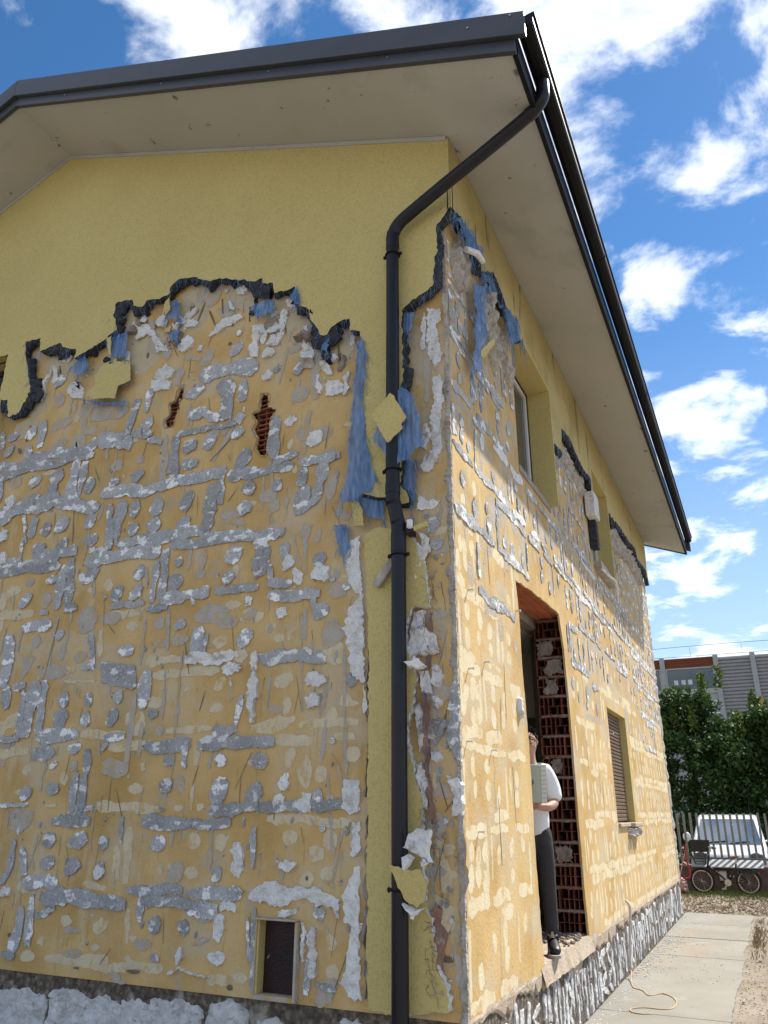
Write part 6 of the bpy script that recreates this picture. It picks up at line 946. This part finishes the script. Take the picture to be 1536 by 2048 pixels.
def leaves(name, centers, nper, rad, size, mat, parent, seed, up=0.3):
    rg = np.random.default_rng(seed); C = np.repeat(np.array(centers)[:, :3], nper, 0); rr = np.repeat(np.array(centers)[:, 3], nper)
    n = len(C); d = rg.normal(size=(n, 3)); d /= np.linalg.norm(d, axis=1)[:, None]; pos = C+d*(rr*rg.random(n)**0.45)[:, None]*np.array([1, 1, .8])
    ax = rg.normal(size=(n, 3)); ax[:, 2] -= up; ax /= np.linalg.norm(ax, axis=1)[:, None]
    nr = rg.normal(size=(n, 3))+np.array([0, 0, 1.1]); sd_ = np.cross(ax, nr); sd_ /= np.linalg.norm(sd_, axis=1)[:, None]+1e-9; nn = np.cross(sd_, ax)
    s = size*rg.uniform(.6, 1.3, n)[:, None]
    v = np.stack([pos, pos+ax*s*.45+sd_*s*.27+nn*s*.08, pos+ax*s, pos+ax*s*.45-sd_*s*.27+nn*s*.08], 1).reshape(-1, 3)
    me = bpy.data.meshes.new(name); me.vertices.add(4*n); me.vertices.foreach_set('co', v.ravel()); me.loops.add(4*n); me.loops.foreach_set('vertex_index', np.arange(4*n, dtype=np.int32)); me.polygons.add(n); me.polygons.foreach_set('loop_start', np.arange(0, 4*n, 4, dtype=np.int32)); me.polygons.foreach_set('loop_total', np.full(n, 4, dtype=np.int32)); me.update(calc_edges=True); me.validate()
    me.materials.append(MAT[mat]); o = bpy.data.objects.new(name, me); COL.objects.link(o); o.parent = parent
    if parent.type == 'EMPTY': o.matrix_parent_inverse = Matrix.Translation(parent.location).inverted()
    return o
def tree(name, label, x, y, h, rad, seed, ncl=70, shoots=10, low=0.12):
    rg = random.Random(seed); t = thing(name, label, 'tree', (x, y, GZ), 'trees between the fence and the barrier')
    q = MB(); top = h*.75; tp = [(x+.12*math.sin(k*1.3+seed), y+.1*math.cos(k*1.7), GZ+top*k/6) for k in range(7)]; q.tube(tp, [.16-.02*k for k in range(7)], 8); tips = []
    for i in range(12):
        k = rg.randrange(1, 6); b = Vector(tp[k]); a = rg.uniform(0, 6.28); l = rad*rg.uniform(.5, .9); e = b+Vector((math.cos(a)*l, math.sin(a)*l, rg.uniform(.3, 1.2))); q.tube([b, (b+e)/2+Vector((0, 0, .12)), e], [.055, .035, .012], 5); tips.append(e)
    q.build('trunk', 'bark', t)
    cen = []
    for i in range(ncl):
        z = rg.uniform(low, 1)**.85; prof = math.sin(math.pi*min(1, .18+.78*z))**.6; a = rg.uniform(0, 6.28); r = rad*prof*rg.uniform(.35, 1.0); cen.append((x+math.cos(a)*r, y+math.sin(a)*r*.8, GZ+h*z*.93+rg.uniform(-.2, .2), rg.uniform(.35, .62)))
    leaves('crown', cen, 190, 0, .15, 'leaf_dark', t, seed)
    sh = []
    for i in range(shoots):
        a = rg.uniform(0, 6.28); r = rad*rg.uniform(.2, .95); z0 = GZ+h*rg.uniform(.55, .98); 
        for k in range(5): sh.append((x+math.cos(a)*r+rg.uniform(-.05, .05), y+math.sin(a)*r*.8, z0+.14*k, .17-.02*k))
    leaves('young_shoots', sh, 30, 0, .14, 'leaf_bright', t, seed+50, up=-.4)
    return t
tree('leafy_tree', 'dense dark green tree beside the far house corner, behind the white van', -0.6, 23.2, 5.7, 2.1, 3, 125, 22)
tree('leafy_tree', 'broad green tree at the right picture edge behind the fence', 1.9, 24.0, 5.0, 2.0, 8, 110, 22)
q = MB(); cen = [(random.uniform(-6, 8), 21.4+random.uniform(-.4, 1.2), GZ+random.uniform(.1, 1.5), random.uniform(.4, .7)) for _ in range(85)]
ug = thing('hedge', 'dark overgrown hedge right behind the parked white van', 'hedge', (1, 21.6, GZ)); leaves('foliage', cen, 170, 0, .14, 'leaf_dark', ug, 77)

# ------------------------------------------------------------------ fence, low wall
q = MB(); q.box((-6, 16.2, GZ-.1), (7, 16.42, -.06)); lw = tag(q.build('low_wall', 'low_wall_plaster'), 'low dark reddish garden wall carrying the grey slat fence', 'wall'); bevel(lw, .01, 1)
q = MB(); q.box((-.5, -.28, -.012), (1.02, .10, .012), M=Matrix.Translation((.26, 16.25, .03)) @ Matrix.Rotation(R(22), 4, 'X')); tag(bevel(q.build('zinc_cover', 'zinc_sheet'), .004, 1), 'sloping grey sheet metal cover lying on the low wall behind the bicycle', 'metal sheet')
fence = thing('slat_fence', 'grey metal fence of upright slats on the low wall', 'fence', (0, 16.5, -.06))
x = -3.6
while x < 6.5:
    q = MB(); q.box((x-.025, 16.48, -.02), (x+.025, 16.52, 1.075+random.uniform(-.008, .008))); q.build('slat', 'fence_paint', fence); x += .149
for z in (.06,): q = MB(); q.box((-6, 16.52, z), (7, 16.55, z+.05)); q.build('rail', 'fence_paint', fence)
for x in (-4.5, -2.0, 2.9, 5.4): q = MB(); q.box((x-.03, 16.42, -.06), (x+.03, 16.48, 1.02)); q.build('post', 'fence_paint', fence)
mbx = thing('letter_box', 'black letter box hung on the fence behind the bicycle handlebar', 'letter box', (0, 16.2, .23)); q = MB(); q.box((-.23, 16.26, .23), (.2, 16.46, .49)); bevel(q.build('box', 'plain_black', mbx), .015, 2); q = MB(); q.box((-.17, 16.245, .42), (.14, 16.258, .46)); q.build('flap', 'car_plastic', mbx)
ub = thing('utility_box', 'small pale utility box on the low wall behind the bicycle', 'utility box', (.41, 16.15, -.34)); q = MB(); q.box((.33, 16.12, -.36), (.49, 16.198, -.15)); bevel(q.build('case', 'conduit_grey', ub), .012, 2); q = MB(); q.box((.35, 16.112, -.33), (.47, 16.118, -.18)); q.build('door', 'frame_white', ub)

# ------------------------------------------------------------------ white van behind the fence
van = thing('parked_van', 'white compact van parked nose-on behind the slat fence', 'van', (.52, 19.2, GZ))
hw_ = lambda z: .86-.15*max(0, (z-.35)/.72); cx = .52
prof = [(17.55, -.35), (17.36, -.28), (17.33, -.02), (17.42, .14), (17.75, .24), (18.15, .33), (18.95, .96), (19.25, 1.04), (21.2, 1.03), (21.45, .9), (21.6, .3), (21.55, -.35)]
n = len(prof); vs = [(cx-hw_(z), y, z) for y, z in prof]+[(cx+hw_(z), y, z) for y, z in prof]
q = MB(); q.add(vs, [tuple(range(n)), tuple(range(2*n-1, n-1, -1))]+[(i, n+i, n+(i+1) % n, (i+1) % n) for i in range(n)]); body = q.build('body', 'car_white', van); bevel(body, .07, 4)
for pl_ in body.data.polygons: pl_.use_smooth = True
ws = lambda s, f: (cx+s*(hw_(.33+.63*f)-.10), 18.15+.8*f, .33+.63*f)
q = MB(); a, b, c, d = [Vector(ws(*k)) for k in ((-1, .04), (1, .04), (1, .94), (-1, .94))]; nn = Vector((0, -.63, .8)).normalized()*.012; q.add([v+nn for v in (a, b, c, d)], [(0, 1, 2, 3)]); q.build('windscreen', 'screen_glass', van)
q = MB(); q.tube([a+nn*1.5+Vector((.15, 0, 0)), a+nn*2+Vector((.75, .06, .05))], .011, 5); q.tube([a+nn*1.5+Vector((.8, 0, 0)), a+nn*2+Vector((1.25, .05, .04))], .011, 5); q.build('wiper', 'car_plastic', van)
for s in (-1, 1):
    q = MB(); zz = lambda z: cx+s*(hw_(z)+.008)
    q.add([(zz(.36), 18.75, .36), (zz(.36), 20.0, .36), (zz(.88), 20.0, .88), (zz(.88), 19.15, .88)], [(0, 1, 2, 3)]); q.build('side_window', 'tinted_glass', van)
    q = MB(); q.ell((cx+s*1.0, 18.45, .50), (.10, .06, .115), 12, 8); q.tube([(cx+s*.84, 18.5, .42), (cx+s*.96, 18.46, .44)], .025, 6); q.build('wing_mirror', 'car_white', van, smooth=True)
    q = MB(); q.ell((cx+s*.62, 17.42, .08), (.17, .09, .11), 12, 8); q.build('headlight', 'tinted_glass', van, smooth=True)
    for yy in (18.0, 20.8):
        q = MB(); q.tube([(cx+s*.70, yy, GZ+.3), (cx+s*.88, yy, GZ+.3)], .3, 20); wh = q.build('wheel', 'tyre', van); q = MB(); q.tube([(cx+s*.86, yy, GZ+.3), (cx+s*.89, yy, GZ+.3)], .19, 16); q.build('rim', 'steel', wh)
q = MB(); q.box((cx-.5, 17.31, -.2), (cx+.5, 17.36, -.02)); q.build('grille', 'car_plastic', van)
q = MB(); q.box((cx-.8, 17.30, -.36), (cx+.8, 17.5, -.22)); bevel(q.build('bumper', 'car_plastic', van), .03, 2)
q = MB(); q.tube([(cx+.55, 19.5, 1.03), (cx+.56, 19.7, 1.35)], .006, 5); q.build('aerial', 'plain_black', van)

# ------------------------------------------------------------------ bicycle
bike = thing('bicycle', 'black small-wheeled bicycle with front basket parked along the low wall', 'bicycle', (.46, 15.7, GZ)); by = 15.7; wr = .235; zc = GZ+wr+.01
F, Rr = Vector((-.01, by, zc)), Vector((.94, by, zc))
for c in (F, Rr):
    q = MB(); q.tube([(c.x+wr*math.cos(k*math.pi/16), by, c.z+wr*math.sin(k*math.pi/16)) for k in range(32)], .021, 8, closed=True); wh = q.build('wheel', 'tyre', bike, smooth=True)
    q = MB(); q.tube([(c.x+(wr-.03)*math.cos(k*math.pi/16), by, c.z+(wr-.03)*math.sin(k*math.pi/16)) for k in range(32)], .013, 6, closed=True); q.build('rim', 'tyre_cream', wh, smooth=True)
    q = MB(); q.tube([c+Vector((0, -.04, 0)), c+Vector((0, .04, 0))], .022, 8)
    for k in range(18): a = k*math.pi/9; q.tube([c+Vector((0, (-1)**k*.03, 0)), c+Vector((math.cos(a)*(wr-.03), 0, math.sin(a)*(wr-.03)))], .0018, 4)
    q.build('spokes', 'steel', wh)
    q = MB(); q.tube([(c.x+(wr+.03)*math.cos(k*math.pi/16), by, c.z+(wr+.03)*math.sin(k*math.pi/16)) for k in (range(1, 14) if c is F else range(0, 13))], .012, 6); q.build('mudguard', 'plain_black', bike)
V3 = Vector; head_ = V3((.15, by, .02)); seat = V3((.70, by, -.12)); bb = V3((.52, by, zc-.02))
q = MB(); q.tube(spline([head_+V3((0, 0, -.06)), V3((.34, by, -.18)), bb], 6), .021, 8); q.tube([bb, seat, V3((.74, by, .03))], .018, 8)
for s in (-1, 1): q.tube([bb+V3((0, s*.02, 0)), Rr+V3((0, s*.05, 0))], .010, 6); q.tube([seat+V3((0, s*.02, 0)), Rr+V3((0, s*.05, 0))], .009, 6); q.tube(spline([head_+V3((-.02, s*.03, -.09)), V3((.06, by+s*.045, -.25)), F+V3((0, s*.045, 0))], 4), .010, 6)
q.tube([head_+V3((-.02, 0, -.09)), head_+V3((.05, 0, .16))], .019, 8); q.build('frame', 'plain_black', bike, smooth=True)
q = MB(); q.tube([head_+V3((.05, 0, .16)), head_+V3((.09, 0, .33))], .013, 8); q.tube(spline([V3((.34, by-.27, .33)), V3((.24, by-.22, .36)), V3((.22, by, .36)), V3((.24, by+.22, .36)), V3((.34, by+.27, .33))], 5), .011, 8); q.build('handlebar', 'steel', bike, smooth=True)
q = MB(); 
for s in (-1, 1): q.tube([V3((.26, by+s*.235, .353)), V3((.35, by+s*.275, .328))], .016, 8)
q.build('grip', 'plain_black', bike)
q = MB(); q.add([(.58, by, .17), (.64, by-.04, .18), (.76, by-.085, .19), (.84, by-.08, .20), (.86, by, .205), (.84, by+.08, .20), (.76, by+.085, .19), (.64, by+.04, .18), (.60, by, .13), (.82, by-.05, .14), (.82, by+.05, .14)], [(0, 1, 2, 3, 4, 5, 6, 7), (0, 8, 1), (1, 8, 9, 2), (2, 9, 3), (3, 9, 10, 5, 4), (5, 10, 6), (6, 10, 8, 7), (7, 8, 0), (8, 10, 9)]); sd2 = q.build('saddle', 'leather_brown', bike, smooth=True); sb_ = sd2.modifiers.new('s', 'SUBSURF'); sb_.levels = 2; sb_.render_levels = 2
q = MB(); q.tube([V3((.735, by, .02)), V3((.755, by, .15))], .014, 8); q.build('seat_post', 'steel', bike)
bk = MB()
for k in range(5):
    z = .0+.055*k; e = .02*k; P4 = [(-.10-e, by-.13-e*.5, z), (.10+e*.3, by-.13-e*.5, z), (.10+e*.3, by+.13+e*.5, z), (-.10-e, by+.13+e*.5, z)]
    for a, b in zip(P4, P4[1:]+P4[:1]): bk.tube([a, b], .004, 4)
for k in range(9): f = k/8; bk.tube([(-.10+.2*f, by-.13, 0), (-.18+.304*f, by-.17, .22)], .003, 4); bk.tube([(-.10+.2*f, by+.13, 0), (-.18+.304*f, by+.17, .22)], .003, 4); bk.tube([(-.10, by-.13+.26*f, 0), (-.18, by-.17+.34*f, .22)], .003, 4); bk.tube([(-.10+.2*f, by-.13, 0), (-.10+.2*f, by+.13, 0)], .003, 4); bk.tube([(.10, by-.13+.26*f, 0), (.124, by-.17+.34*f, .22)], .003, 4)
bk.build('basket', 'plain_black', bike)
q = MB(); 
for s in (-.06, 0, .06): q.tube([V3((.76, by+s, -.11)), V3((1.18, by+s, -.11))], .007, 6)
for s in (-.06, .06): q.tube([V3((1.1, by+s, -.11)), Rr+V3((0, s, 0))], .006, 6)
q.box((.80, by-.055, -.17), (1.12, by+.055, -.12)); q.build('rack', 'plain_black', bike)
q = MB(); q.box((1.16, by-.03, -.18), (1.19, by+.03, -.12)); q.build('rear_light', 'red_paint', bike)
q = MB(); q.tube([bb+V3((0, -.06, 0)), bb+V3((0, .06, 0))], .012, 6); q.tube([bb+V3((0, -.05, 0)), bb+V3((-.09, -.06, -.12))], .009, 6); q.tube([bb+V3((0, .05, 0)), bb+V3((.09, .06, .12))], .009, 6); q.box((bb.x-.14, by-.14, bb.z-.135), (bb.x-.05, by-.06, bb.z-.11)); q.box((bb.x+.05, by+.06, bb.z+.11), (bb.x+.14, by+.14, bb.z+.135)); q.tube([bb+V3((0, -.035, 0)), bb+V3((0, -.03, 0))], .07, 16); q.build('crank', 'steel', bike)
q = MB(); q.tube([bb+V3((.02, .05, -.02)), V3((.36, by-.16, GZ+.02))], .009, 6); q.build('kick_stand', 'steel', bike)
# bits and pieces by the corner
ht = thing('hand_truck', 'red tubular barrow handle standing by the far house corner', 'hand truck', (-.3, 15.6, GZ)); q = MB(); q.tube(spline([(-.26, 15.6, .40), (-.29, 15.6, .1), (-.24, 15.6, -.12), (-.27, 15.6, -.28), (-.42, 15.6, -.32), (-.5, 15.6, -.5)], 6), .02, 8); q.build('handle', 'red_paint', ht, smooth=True); q = MB(); q.tube([(-.5, 15.55, GZ+.09), (-.5, 15.65, GZ+.09)], .09, 14); q.build('wheel', 'tyre', ht)
q = MB(); q.tube([(-.27, 15.75, .34), (-.36, 15.72, .08), (-.58, 15.6, GZ+.02)], .014, 8); tag(q.build('wooden_stick', 'pale_wood'), 'pale wooden stick leaning beside the red barrow handle', 'stick')
v, f = relief([(-.62, GZ), (-.30, GZ), (-.32, -.34), (-.42, -.27), (-.55, -.36)], .16, lambda u, v_, w_: (u, 15.45-w_, v_), .03, .01, 9, rough=.3, inset=.06); q = MB(); q.add(v, f); q.box((-.58, 15.45, GZ), (-.34, 15.52, -.36)); tag(q.build('rubble_bag', 'pink_plastic', smooth=False), 'pinkish plastic rubble bag on the ground by the far house corner', 'bag')

# ------------------------------------------------------------------ cable on the path
cp = [(.05, 4.98, -.50), (.08, 4.75, -.56), (.14, 4.5, GZ+.014), (.19, 4.45, GZ+.013), (.25, 4.38, GZ+.014), (.33, 4.2, GZ+.013), (.43, 4.34, GZ+.014), (.53, 4.24, GZ+.013), (.60, 4.0, GZ+.013), (.59, 3.75, GZ+.013), (.51, 3.66, GZ+.013), (.36, 3.66, GZ+.013), (.26, 3.56, GZ+.014), (.28, 3.44, GZ+.014), (.36, 3.40, GZ+.014), (.45, 3.44, GZ+.013)]
q = MB(); q.tube(spline(cp, 8), .0065, 6); tag(q.build('electric_cable', 'cable_beige', smooth=True), 'thin beige cable looping over the concrete path at the wall foot', 'cable')

# ------------------------------------------------------------------ loose stuff: pebbles, crumbs, grass, straw
def scatter(name, n, pos, size, mat, seed, lab, cat, flat_=.6):
    rg = random.Random(seed); q = MB()
    for i in range(n): x, y, z = pos(rg); s = size(rg); q.ell((x, y, z), (s*rg.uniform(.7, 1.2), s*rg.uniform(.7, 1.2), s*flat_), 5, 3)
    o = q.build(name, mat); o['kind'] = 'stuff'; o['label'] = lab; o['category'] = cat; return o
scatter('pebbles', 4200, lambda g: (1.12+abs(g.gauss(0, 1.0)), g.uniform(0.5, 14), GZ+.002), lambda g: g.uniform(.004, .010)*(2.2 if g.random() < .06 else 1), 'pebble', 1, 'small pale stones scattered over the soil beside the path', 'gravel')
scatter('plaster_crumbs', 1100, lambda g: (abs(g.gauss(.03, .13))+.02, g.uniform(0, 11), GZ+.010), lambda g: g.uniform(.003, .011), 'foam_white', 2, 'white crumbs of plaster and foam along the wall foot', 'debris')
scatter('path_grit', 420, lambda g: (g.uniform(.1, 1.1), g.uniform(1, 11.4), GZ+.008), lambda g: g.uniform(.002, .006), 'plinth_dark', 3, 'dark grit strewn over the concrete path', 'debris')
scatter('soil_clods', 500, lambda g: (g.uniform(-.2, 5), g.uniform(11.6, 14.5), GZ+.005), lambda g: g.uniform(.01, .035), 'dirt_ground', 6, 'brown clods of soil in front of the bicycle', 'soil')
def blades(name, n, pos, hgt, mat, seed, lab, cat, lean=.5):
    rg = random.Random(seed); vs = []; fs = []
    for i in range(n):
        p = pos(rg)
        if p is None: continue
        x, y = p; h = hgt(rg); a = rg.uniform(0, 6.28); wd = rg.uniform(.004, .009); l = lean*h*rg.uniform(.2, 1); b = rg.uniform(0, 6.28); k = len(vs)
        vs += [(x-wd*math.cos(a), y-wd*math.sin(a), GZ-.02), (x+wd*math.cos(a), y+wd*math.sin(a), GZ-.02), (x+l*.4*math.cos(b), y+l*.4*math.sin(b), GZ+h*.6), (x+l*math.cos(b), y+l*math.sin(b), GZ+h)]; fs += [(k, k+1, k+2), (k+1, k+3, k+2)]
    o = mesh_obj(name, vs, fs, mat); o['kind'] = 'stuff'; o['label'] = lab; o['category'] = cat
def gpos(g):
    x, y = g.uniform(-3, 6), 16.15-abs(g.gauss(0, .8)); return (x, y) if noise.noise((x*1.5, y*1.5, 2))+g.uniform(-.3, .6) > 0 and y > 12.5 else None
blades('grass', 15000, gpos, lambda g: g.uniform(.03, .11), 'grass_blade', 5, 'short green grass around the parked bicycle', 'grass')
blades('dry_grass', 7000, lambda g: (g.uniform(-2, 5), g.uniform(11.65, 15)), lambda g: g.uniform(.01, .035), 'straw', 7, 'dry mown grass and straw in front of the bicycle', 'grass', 2.5)
blades('weeds', 520, lambda g: (1.15+abs(g.gauss(0, .10)), g.choice([g.gauss(8.4, .35), g.gauss(9.4, .3), g.uniform(7, 11)])), lambda g: g.uniform(.015, .055), 'straw', 8, 'thin weeds along the right edge of the path', 'weeds', .9)

# ------------------------------------------------------------------ the man in the doorway
B0 = Vector((-0.150, 2.095, 0.036)); fwd = Vector((.255, -.967, 0)).normalized(); lft = Vector((.967, .255, 0)).normalized()
W = lambda l, f, z: B0+lft*l+fwd*f+Vector((0, 0, z))
man = thing('person', 'person in white T-shirt and dark trousers standing half hidden in the doorway', 'person', tuple(B0))
def skinned(name, nodes, edges, mat, parent, root=0, lv=2):
    me = bpy.data.meshes.new(name); me.from_pydata([tuple(W(*n[:3])) for n in nodes], edges, []); me.materials.append(MAT[mat]); o = bpy.data.objects.new(name, me); COL.objects.link(o); o.parent = parent
    if parent.type == 'EMPTY': o.matrix_parent_inverse = Matrix.Translation(parent.location).inverted()
    md = o.modifiers.new('skin', 'SKIN'); md.use_smooth_shade = True; md.branch_smoothing = .3
    for i, n in enumerate(nodes): sv = me.skin_vertices[0].data[i]; r = n[3]; sv.radius = r if isinstance(r, tuple) else (r, r); sv.use_root = (i == root)
    ss = o.modifiers.new('sub', 'SUBSURF'); ss.levels = lv; ss.render_levels = lv; return o
nod = [(0, 0, .90, (.115, .085)), (0, 0, 1.08, (.115, .08)), (0, .01, 1.26, (.135, .085)), (0, 0, 1.38, (.12, .07)), (0, 0, 1.425, .066), (0, .02, 1.472, (.072, .080)), (0, .032, 1.525, (.090, .102)), (0, .012, 1.60, (.100, .122)), (0, .0, 1.655, (.094, .112)), (0, 0, 1.688, (.058, .070))]
edg = [(i, i+1) for i in range(9)]
def chain(start, pts):
    k = start
    for p_ in pts: nod.append(p_); edg.append((k, len(nod)-1)); k = len(nod)-1
    return k
for s in (-1, 1):
    k = chain(3, [(s*.140, 0, 1.345, .046), (s*.190, .005, 1.21, .042), (s*.198, .05, 1.10, .044), (s*.14, .19, 1.065, .036), (s*.05, .235, 1.075, .026)])
    kp = chain(k, [(s*.01, .25, 1.085, (.034, .020))])
    for j, (dz, ln) in enumerate(((.028, .065), (.010, .075), (-.010, .070), (-.028, .055))): chain(kp, [(s*-.02, .262, 1.085+dz, .0105), (s*(-.02-ln*.5), .262, 1.088+dz, .0095), (s*(-.02-ln), .250, 1.09+dz, .008)])
    chain(k, [(s*.035, .235, 1.115, .012), (s*.01, .235, 1.145, .010)])
    chain(0, [(s*.09, 0, .80, (.075, .075)), (s*.095, .02, .48, .052), (s*.10, -.01, .28, .052), (s*.105, -.02, .09, .036), (s*.115, .08, .035, .036), (s*.12, .15, .03, .03)])
    chain(7, [(s*.094, -.005, 1.585, (.013, .026))])
chain(6, [(0, .122, 1.572, .016)])
bodym = skinned('body', nod, edg, 'skin', man)
N_ = [(0, 0, .79, (.17, .14)), (0, .0, 1.02, (.158, .124)), (0, .012, 1.22, (.178, .125)), (0, .0, 1.345, (.165, .098)), (0, -.005, 1.415, (.085, .075))]; E_ = [(0, 1), (1, 2), (2, 3), (3, 4)]
for s in (-1, 1): n0 = len(N_); N_ += [(s*.150, 0, 1.372, .068), (s*.190, 0, 1.25, .070), (s*.204, .035, 1.105, .067)]; E_ += [(3, n0), (n0, n0+1), (n0+1, n0+2)]
skinned('t_shirt', N_, E_, 'shirt_white', man)
N_ = [(0, 0, 1.0, (.145, .112)), (0, 0, .86, (.152, .118))]; E_ = [(0, 1)]
for s in (-1, 1): n0 = len(N_); N_ += [(s*.088, 0, .76, (.092, .095)), (s*.098, .022, .50, (.064, .07)), (s*.105, -.008, .28, (.056, .062)), (s*.11, -.018, .115, (.05, .055))]; E_ += [(1, n0), (n0, n0+1), (n0+1, n0+2), (n0+2, n0+3)]
skinned('trousers', N_, E_, 'trouser_grey', man)
for s in (-1, 1):
    sh_ = skinned('shoe', [(s*.106, -.05, .075, (.045, .055)), (s*.112, .05, .055, (.05, .05)), (s*.12, .13, .045, (.052, .04)), (s*.124, .20, .035, (.042, .028)), (s*.106, -.03, .135, (.052, .055))], [(0, 1), (1, 2), (2, 3), (0, 4)], 'plain_black', man)
    q = MB(); outl = [(-.10, .03), (-.09, -.035), (0, -.045), (.12, -.055), (.2, -.045), (.245, 0), (.22, .045), (.12, .055), (0, .045), (-.08, .035)]
    q.prism([W(s*.114+b, a, 0.0) for a, b in outl], (0, 0, .018)); q.build('sole', 'shoe_sole', sh_)
    q = MB(); q.box((-.008, -.004, -.02), (.008, .004, .02), M=Matrix.Translation(W(s*.108, .035, .135))); q.build('tongue_tab', 'folder_green', sh_)
# hair: a cap of short spikes over the crown
q = MB(); rg = random.Random(4)
for i in range(520):
    th_ = rg.uniform(0, 6.283); ph = math.acos(rg.uniform(.12, 1)); d = Vector((math.sin(ph)*math.cos(th_), math.sin(ph)*math.sin(th_), math.cos(ph)))
    if (d.y > .25 and d.z < .70) or d.z < .2: continue
    c = (d.x*.088, .003+d.y*.110, 1.598+d.z*.108); l = .030 if d.z > .6 else .012; e = (c[0]+d.x*l+rg.uniform(-.006, .006), c[1]+d.y*l+(.012 if d.z > .6 else 0), c[2]+d.z*l*1.2)
    q.tube([W(*c), W((c[0]+e[0])/2, (c[1]+e[1])/2, (c[2]+e[2])/2), W(*e)], [.011, .009, .002], 4, caps=False)
q.build('hair', 'hair_dark', man)
q = MB()
for s in (-1, 1): q.tube([W(s*.036+.029*math.cos(k*math.pi/6), .132-.012*abs(math.cos(k*math.pi/6)), 1.592+.022*math.sin(k*math.pi/6)) for k in range(12)], .0028, 5, closed=True); q.tube([W(s*.065, .120, 1.597), W(s*.091, .04, 1.602), W(s*.090, -.01, 1.598)], .0028, 5)
q.tube([W(-.008, .133, 1.598), W(.008, .133, 1.598)], .0025, 5); q.build('glasses', 'plain_black', man)
for s in (-1, 1):
    q = MB(); c = W(s*.034, .106, 1.592); q.ell(tuple(c), (.011, .011, .008), 10, 7); e = q.build('eye', 'eye_white', man, smooth=True); q = MB(); c = W(s*.034, .1165, 1.592); q.ell(tuple(c), (.005, .002, .005), 8, 6); q.build('iris', 'plain_black', e)
    q = MB(); q.tube([W(s*.015, .122, 1.622), W(s*.034, .122, 1.628), W(s*.056, .110, 1.623)], [.003, .005, .003], 5); q.build('eyebrow', 'hair_dark', man)
q = MB(); q.tube([W(-.026, .112, 1.528), W(0, .121, 1.531), W(.026, .112, 1.528)], [.002, .004, .002], 6); q.build('mouth', 'gravel_red', man)
fo = thing('folder', 'pale green document folder held against the chest of the person in the doorway', 'folder', tuple(W(-.04, .28, 1.11)))
FM_ = Matrix.Translation(W(-.015, .285, 1.25)) @ Matrix(((lft.x, fwd.x, 0, 0), (lft.y, fwd.y, 0, 0), (0, 0, 1, 0), (0, 0, 0, 1))) @ Matrix.Rotation(R(-6), 4, 'X') @ Matrix.Rotation(R(2), 4, 'Y')
q = MB(); q.box((-.15, -.012, -.145), (.155, .012, .145), M=FM_); bevel(q.build('cover', 'folder_green', fo), .004, 1)
q = MB(); q.box((.112, .0125, -.144), (.154, .0155, .144), M=FM_); q.build('printed_band', 'folder_print', fo)
q = MB(); n = 14; q.add([FM_ @ Vector((.02+.035*math.cos(2*math.pi*k/n), .0140, .01+.03*math.sin(2*math.pi*k/n))) for k in range(n)], [tuple(range(n))]); q.build('round_emblem', 'folder_mark', fo)
